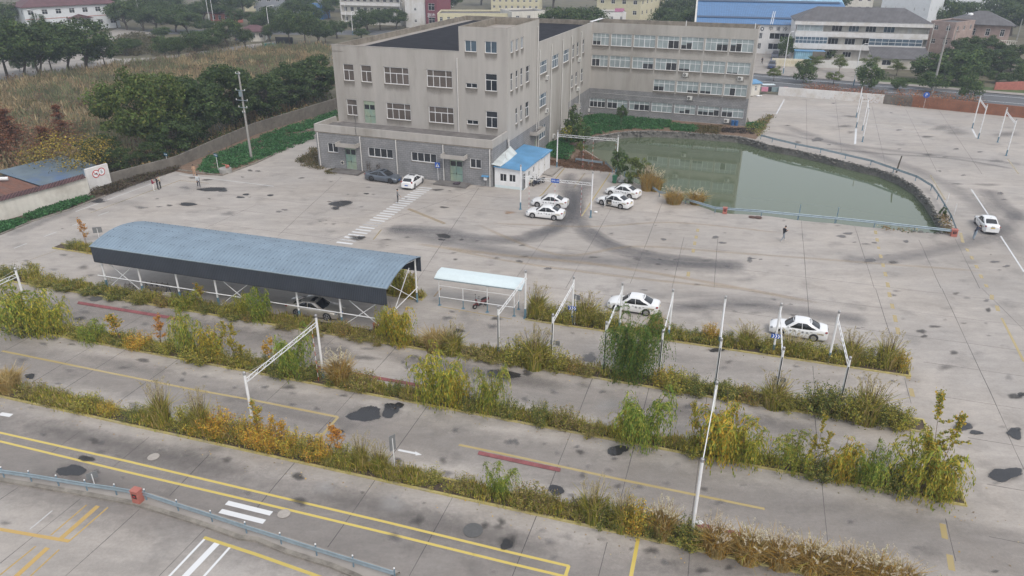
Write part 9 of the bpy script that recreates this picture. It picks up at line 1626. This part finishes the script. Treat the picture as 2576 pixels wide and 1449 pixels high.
mb = MB(); mb.box((21.5, 7.2, 9.05), (43, 2.2, .08), up=(0, -.113, 1)); mb.box((21.5, 31.8, 11.86), (43, 3.0, .08), up=(0, -.113, 1)); mb.build('roof_light', mat('dark_blue_strip', (.03, .06, .12), .6), o)
mb = MB(); mb.poly([(0, 0, 0), (0, 34, 0), (0, 34, 11.8), (0, 0, 8)]); mb.build('wall', M['cream'], o); mb = MB(); mb.beam((-.4, -.4, 8.1), (-.4, 34, 12), .5, .25); mb.build('roof_trim', M['cream'], o)
mb = MB(); mb.beam((20.3, -.6, 8.1), (22.2, 16, 10.1), .14); mb.beam((20.8, -.6, 8.1), (22.7, 16, 10.1), .14); mb.build('roof_ladder', M['white'], o)
cx = [19.0+1.95*i for i in range(5)]
for ch, x in zip('中浦冷辊科', cx): text(ch, 1.25, M['ink'], o, frame_m((x+1.6, -.06, 6.75), (1, 0, 0), (0, 0, 1)))
mb = MB(); mb.tube([(18.3, -.02, 6.7), (18.3, -.08, 6.7)], .5, 16); lg = mb.build('emblem', M['ink'], o); mb = MB(); mb.tube([(18.3, -.081, 6.7), (18.3, -.10, 6.7)], .25, 12); mb.build('emblem_centre', M['whiteink'], lg)
o2 = bg_building('light_blue_roof_hall', fa0+fn_*38+fd*6, fa0+fn_*38+fd*46, 26, 9.5, 'second factory hall with pale blue roof behind the bright blue one', M['whitewall'], 'gable', ltroof, 1, 8, .3, .2, over=.4, rh=2.6, sidewin=False)
p0 = at_y(t(3,0,1130,100), 262)[:2]; p1 = at_y(t(3,0,1620,100), 252)[:2]; bg_building('pale_office_tower', p0, p1, 16, 14.5, 'tall bluish white block with few windows behind the corridor building', wb_, 'flat', None, 4, 5, .12, .28, side_bays=3)
e0, e1 = np.array([75.5, 206.5]), np.array([107.3, 199.2])
dd_ = (e1-e0)/np.linalg.norm(e1-e0); L = np.linalg.norm(e1-e0); o = thing('corridor_building', (*e0, 0), math.atan2(dd_[1], dd_[0]), 'white three-storey corridor building with grey hip roof beyond the street', 'building'); D_ = 11
fB = lambda s, z, q=0: (s, q+1.6, z); H3 = 3.25
ops3 = [(9.2, 11.8, 7.6, 9.2), (13.4, 16.0, 7.6, 9.2), (17.6, 20.2, 7.6, 9.2), (22.0, 24.7, 7.6, 9.2), (4.6, 5.6, 6.6, 8.9), (27.8, 28.8, 6.6, 8.9), (8.8, 11.4, 4.3, 5.9), (13.0, 15.6, 4.3, 5.9), (17.4, 20.0, 4.3, 5.9), (9, 11.2, 1.1, 2.5), (13, 15.2, 1.1, 2.5), (4, 6.5, 1.1, 2.5)]
wall('wall', fB, 0, L, 0, 9.7, ops3, M['cream'], o)
for k, q in enumerate(ops3):
 if q[1]-q[0] < 1.2: mb = MB(); fbox(mb, fB, q[0], q[1], q[2], q[3], .08, .12); mb.build('door', M['acwhite'], o)
 else: window(fB, *q, o, cols=(.33, .66), pane='glass_blue' if k in (1, 3) else 'glass', w=.08)
mb = MB(); [mb.box((L/2, .9, z), (L, 1.75, .2)) for z in (3.25, 6.4)]; [mb.box((L/2, .07, z), (L, .14, 1.2)) for z in (3.9, 7.05-.05)]; mb.box((L/2, -.25, 9.75), (L+1.0, .35, 1.0)); mb.build('balcony_wall', M['whitewall'], o)
for (x0, x1) in ((.2, 8.4), (18.6, 31.6)):   # glazed corridor part on the middle floor
 window(lambda s, z, q=0: (s, q+.02, z), x0, x1, 4.52, 6.28, o, cols=[i/8 for i in range(1, 8)], transom=.5, pane='glass_blue', w=.09, dep=.0)
window(lambda s, z, q=0: (s, q+.02, z), .2, 6.8, 7.65, 9.2, o, cols=(.28, .5), pane='paleroof' if False else 'blind', w=.1, dep=.0)
for k, x in enumerate((8.3, 12.6, 16.9, 25.4)):
 c0_ = e0+dd_*x+np.array([-dd_[1], dd_[0]])*1.55; ac_unit((c0_[0], c0_[1], 7.15), (dd_[1], -dd_[0], 0), 'air conditioner on the top corridor of the far white building, %s from the left' % ORD[k], 'air conditioners on the far corridor building')
mb = MB(); mb.poly([(0, D_+1.6, 0), (0, 0, 0), (0, 0, 9.7), (0, D_+1.6, 9.7)]); mb.poly([(L, 0, 0), (L, D_+1.6, 0), (L, D_+1.6, 9.7), (L, 0, 9.7)]); mb.poly([(L, D_+1.6, 0), (0, D_+1.6, 0), (0, D_+1.6, 9.7), (L, D_+1.6, 9.7)]); mb.build('wall', M['whitewall'], o)
x0, x1, y0, y1, hh, rh = -.5, L+.5, -.5, D_+2, 10.2, 3.2; e = [(x0, y0, hh), (x1, y0, hh), (x1, y1, hh), (x0, y1, hh)]; mb = MB(); mb.add(e+[(x0+6, 6.5, hh+rh), (x1-6, 6.5, hh+rh)], [(0, 1, 5, 4), (1, 2, 5), (2, 3, 4, 5), (3, 0, 4)]); mb.build('roof', greytile, o)
nf = np.array([dd_[1], -dd_[0]])
lt0 = e0+dd_*18.5+nf*9.5; lo = thing('tiled_lean_to', (*lt0, 0), math.atan2(dd_[1], dd_[0]), 'low house with grey tiled roof in front of the corridor building', 'building')
wall('wall', lambda s, z, q=0: (s, q, z), 0, 13, 0, 2.6, [(2.2, 4.4, .9, 2.2), (9, 11, 1.2, 2.2)], M['cream'], lo); window(lambda s, z, q=0: (s, q, z), 2.2, 4.4, .9, 2.2, lo, pane='glass'); window(lambda s, z, q=0: (s, q, z), 9, 11, 1.2, 2.2, lo, pane='glass'); mb = MB(); mb.add([(-.4, -.5, 2.6), (13.4, -.5, 2.6), (13.4, 6.5, 4.6), (-.4, 6.5, 4.6)], [(0, 1, 2, 3)]); mb.build('roof', greytile, lo); mb = MB(); mb.poly([(0, 0, 0), (0, 6.4, 0), (0, 6.4, 4.5), (0, 0, 2.6)]); mb.poly([(13, 0, 0), (13, 6.4, 0), (13, 6.4, 4.5), (13, 0, 2.6)]); mb.build('wall', M['cream'], lo)
wall_run('compound_wall', [np.append(e0+nf*11.5+dd_*4, 0), np.append(e0+nf*10.8+dd_*18.3, 0)], 1.9, .25, M['acwhite'], 'pale grey compound wall in front of the corridor building'); bs = e0+nf*4.5+dd_*.3; bx = thing('blue_shed', (*bs, 0), math.atan2(dd_[1], dd_[0]), 'light blue metal shed at the left foot of the corridor building', 'shed'); MB().box((3.6, 1.5, 1.5), (7.2, 3, 3.0)).build('wall', ltroof, bx); MB().box((3.6, 1.5, 3.06), (7.6, 3.4, .1)).build('roof', M['boothroof'], bx)
sg0 = e0+nf*11+dd_*-6; so_ = thing('company_sign_wall', (*sg0, 0), math.atan2(dd_[1], dd_[0]), 'long cream sign wall with pale characters by the factory entrance', 'sign'); MB().box((4.6, 0, .95), (9.2, .4, 1.9)).build('wall', mat('cream_sign', (.62, .58, .46), .8), so_); text('中浦冷辊科技', 1.0, mat('pale_gold', (.50, .42, .25), .6), so_, frame_m((4.6, -.21, 1.0), (1, 0, 0), (0, 0, 1))); mb = MB().box((11.2, .6, 1.9), (3.0, .4, 3.8)).build('stained_pillar_wall', M['conwall'], so_)
p0 = at_y(t(3,0,1600,400), 206)[:2]; p1 = at_y(t(3,0,1850,400), 201)[:2]; o, L, d = bg_building('pink_villa', p0, p1, 11, 10.2, 'pinkish three-storey villa wing with white rain pipes', pinkw, 'flat', greytile, 3, 2, .35, .35, side_bays=3, parapet=.3)
mb = MB(); [mb.tube([(x, -.12, 0), (x, -.12, 9.8)], .1, 6) for x in (1.0, 4.8)]; mb.build('rain_pipe', M['pipe'], o)
p0 = at_y(t(3,0,1850,300), 212)[:2]; p1 = at_y(t(3,0,2440,300), 206)[:2]; o, L, d = bg_building('pink_villa', p0, p1, 12, 9.2, 'pinkish villa with grey hip roof, balustrade and antenna at the upper right', pinkw, 'hip', greytile, 2, 4, .3, .4, over=1.0, rh=3.0, side_bays=3)
mb = MB(); mb.beam((0, -1.6, 4.6), (L+2, -1.6, 4.6), .25, .2); mb.beam((0, -1.6, 5.5), (L+2, -1.6, 5.5), .2, .15); [mb.tube([(x, -1.6, 4.7), (x, -1.6, 5.45)], .07, 6) for x in np.arange(.2, L+2, .5)]; mb.box((L/2+1, -.9, 4.5), (L+2, 1.6, .2)); mb.build('balustrade', M['cream'], o); mb = MB(); [mb.tube([(L*.28, 4, 10.5), (L*.28+dx, 3.4, 9.6)], .05, 5) for dx in (-.9, .9)]; mb.ball((L*.28, 4, 11.2), .7, 12, (1, 1, .7)); mb.build('antenna', M['white'], o)
wall_run('terrace_wall', [S_(38, 30), S_(46, 34), S_(75, 34)], [1.6, 2.0, 2.0], .3, M['redbox'], 'reddish garden wall below the pink villa at the right edge')
h0, h1 = G(r7(-160, 1215))[:2], G(r7(50, 1200))[:2]; o, L, d = bg_building('small_hut', h0, h1, 4.5, 2.6, 'small plastered hut with blue roof at the end of the whitewashed wall', M['cream'], 'gable', M['boothroof'], 1, 2, .25, .4, over=.3, rh=.4, sidewin=False)
for k, (x, y, c, w_) in enumerate(((110,1190,(.50,.22,.30),1.4), (175,1190,(.03,.03,.04),.7), (255,1195,(.18,.24,.26),2.0), (320,1195,(.04,.05,.08),.9), (370,1190,(.55,.25,.27),.9))):
 p = G(r7(x, y)); mb = MB(); mb.box((0, 0, 1.15), (w_, .08, .9)); mb.box((0, .1, .9), (w_*.8, .06, .6)); tag(mb.build('hanging_laundry', mat('laundry_%d' % k, c, .9, var=.3, scale=4), loc=p), '%s laundry piece hanging before the whitewashed wall, %s from the left' % (('pink', 'black', 'grey-green', 'dark', 'rose')[k], ORD[k]), 'laundry', 'laundry hanging by the hut')
tag(MB().ball((0, 0, .15), .35, 8, (1.4, .9, .5)).ball((.6, .1, .13), .3, 8, (1, 1, .5)).build('white_sacks', M['white'], loc=G(r7(35, 1215)), smooth=True), 'white sacks lying in front of the small hut', 'sacks'); tag(MB().box((0, 0, 1.95), (2.6, 1.4, .06), up=(.1, 0, 1)).build('shade_sheet', M['paleroof'], loc=G(r7(150, 1180))), 'pale sheet stretched over the laundry beside the hut', 'canopy')
sA = np.array([-63.5, 80.5]); sd = np.array([math.cos(math.radians(60)), math.sin(math.radians(60))]); o = thing('neighbour_shed', (*sA, 0), math.radians(60), 'low neighbour shed with blue-grey metal roof behind the pale wall', 'shed')
rustm = mat('rusty_roof', (.16, .07, .045), .85, var=.4, scale=2, dirt=(.10, .08, .075), dirt_amt=.9, stretch=(3, .4, 1)); blgr = mat('blue_grey_roof', (.11, .15, .18), .6, var=.15, scale=.8, dirt=(.02, .09, .30), dirt_amt=.5)
mb = MB(); hexa(mb, [(8.3, -3.2, 1.8), (17.2, -1.4, 1.8), (17.2, 8.5, 2.2), (8.3, 8.5, 2.2), (8.3, -3.2, 1.87), (17.2, -1.4, 1.87), (17.2, 8.5, 2.27), (8.3, 8.5, 2.27)]); mb.build('roof', blgr, o); MB().box((12.8, 3.6, .85), (8.7, 9.4, 1.7)).build('wall', M['conwall'], o)
o = thing('neighbour_shed', (*sA, 0), math.radians(60), 'low neighbour shed with rusty red metal roof at the left edge', 'shed'); mb = MB(); hexa(mb, [(-16, -3.6, 1.7), (8.1, -3.6, 1.7), (8.1, 5.5, 2.1), (-16, 5.5, 2.1), (-16, -3.6, 1.76), (8.1, -3.6, 1.76), (8.1, 5.5, 2.16), (-16, 5.5, 2.16)]); mb.build('roof', rustm, o); MB().box((-4, 1, .82), (23.6, 8.8, 1.62)).build('wall', M['conwall'], o)
mb = MB(); p = G(t(0,1,30,262)); mb.tube([(-6, -1, 3.4), (-1, 1.2, 3.4), (.2, 1.7, 3.3)], .22, 10); tag(mb.build('white_duct', M['white'], loc=(-63.0, 86.6, -.9)), 'white pipe end sticking out over the rusty shed roof', 'pipe')
# ---- haze
mb = MB(); mb.box((60, 330, 14), (1500, 1300, 32)); hz = mb.build('haze', None); hz.data.materials.clear()
hm_ = bpy.data.materials.new('haze_air'); hm_.use_nodes = True; hn2 = hm_.node_tree.nodes; hl2 = hm_.node_tree.links; hn2.remove(hn2['Principled BSDF'])
pv = hn2.new('ShaderNodeVolumePrincipled'); pv.inputs['Color'].default_value = (.74, .84, 1.0, 1); pv.inputs['Density'].default_value = .0004; pv.inputs['Anisotropy'].default_value = .2; hl2.new(pv.outputs[0], hn2['Material Output'].inputs['Volume'])
hz.data.materials.append(hm_); hz['kind'] = 'stuff'; hz['label'] = 'thin pale blue haze over the far buildings and trees'
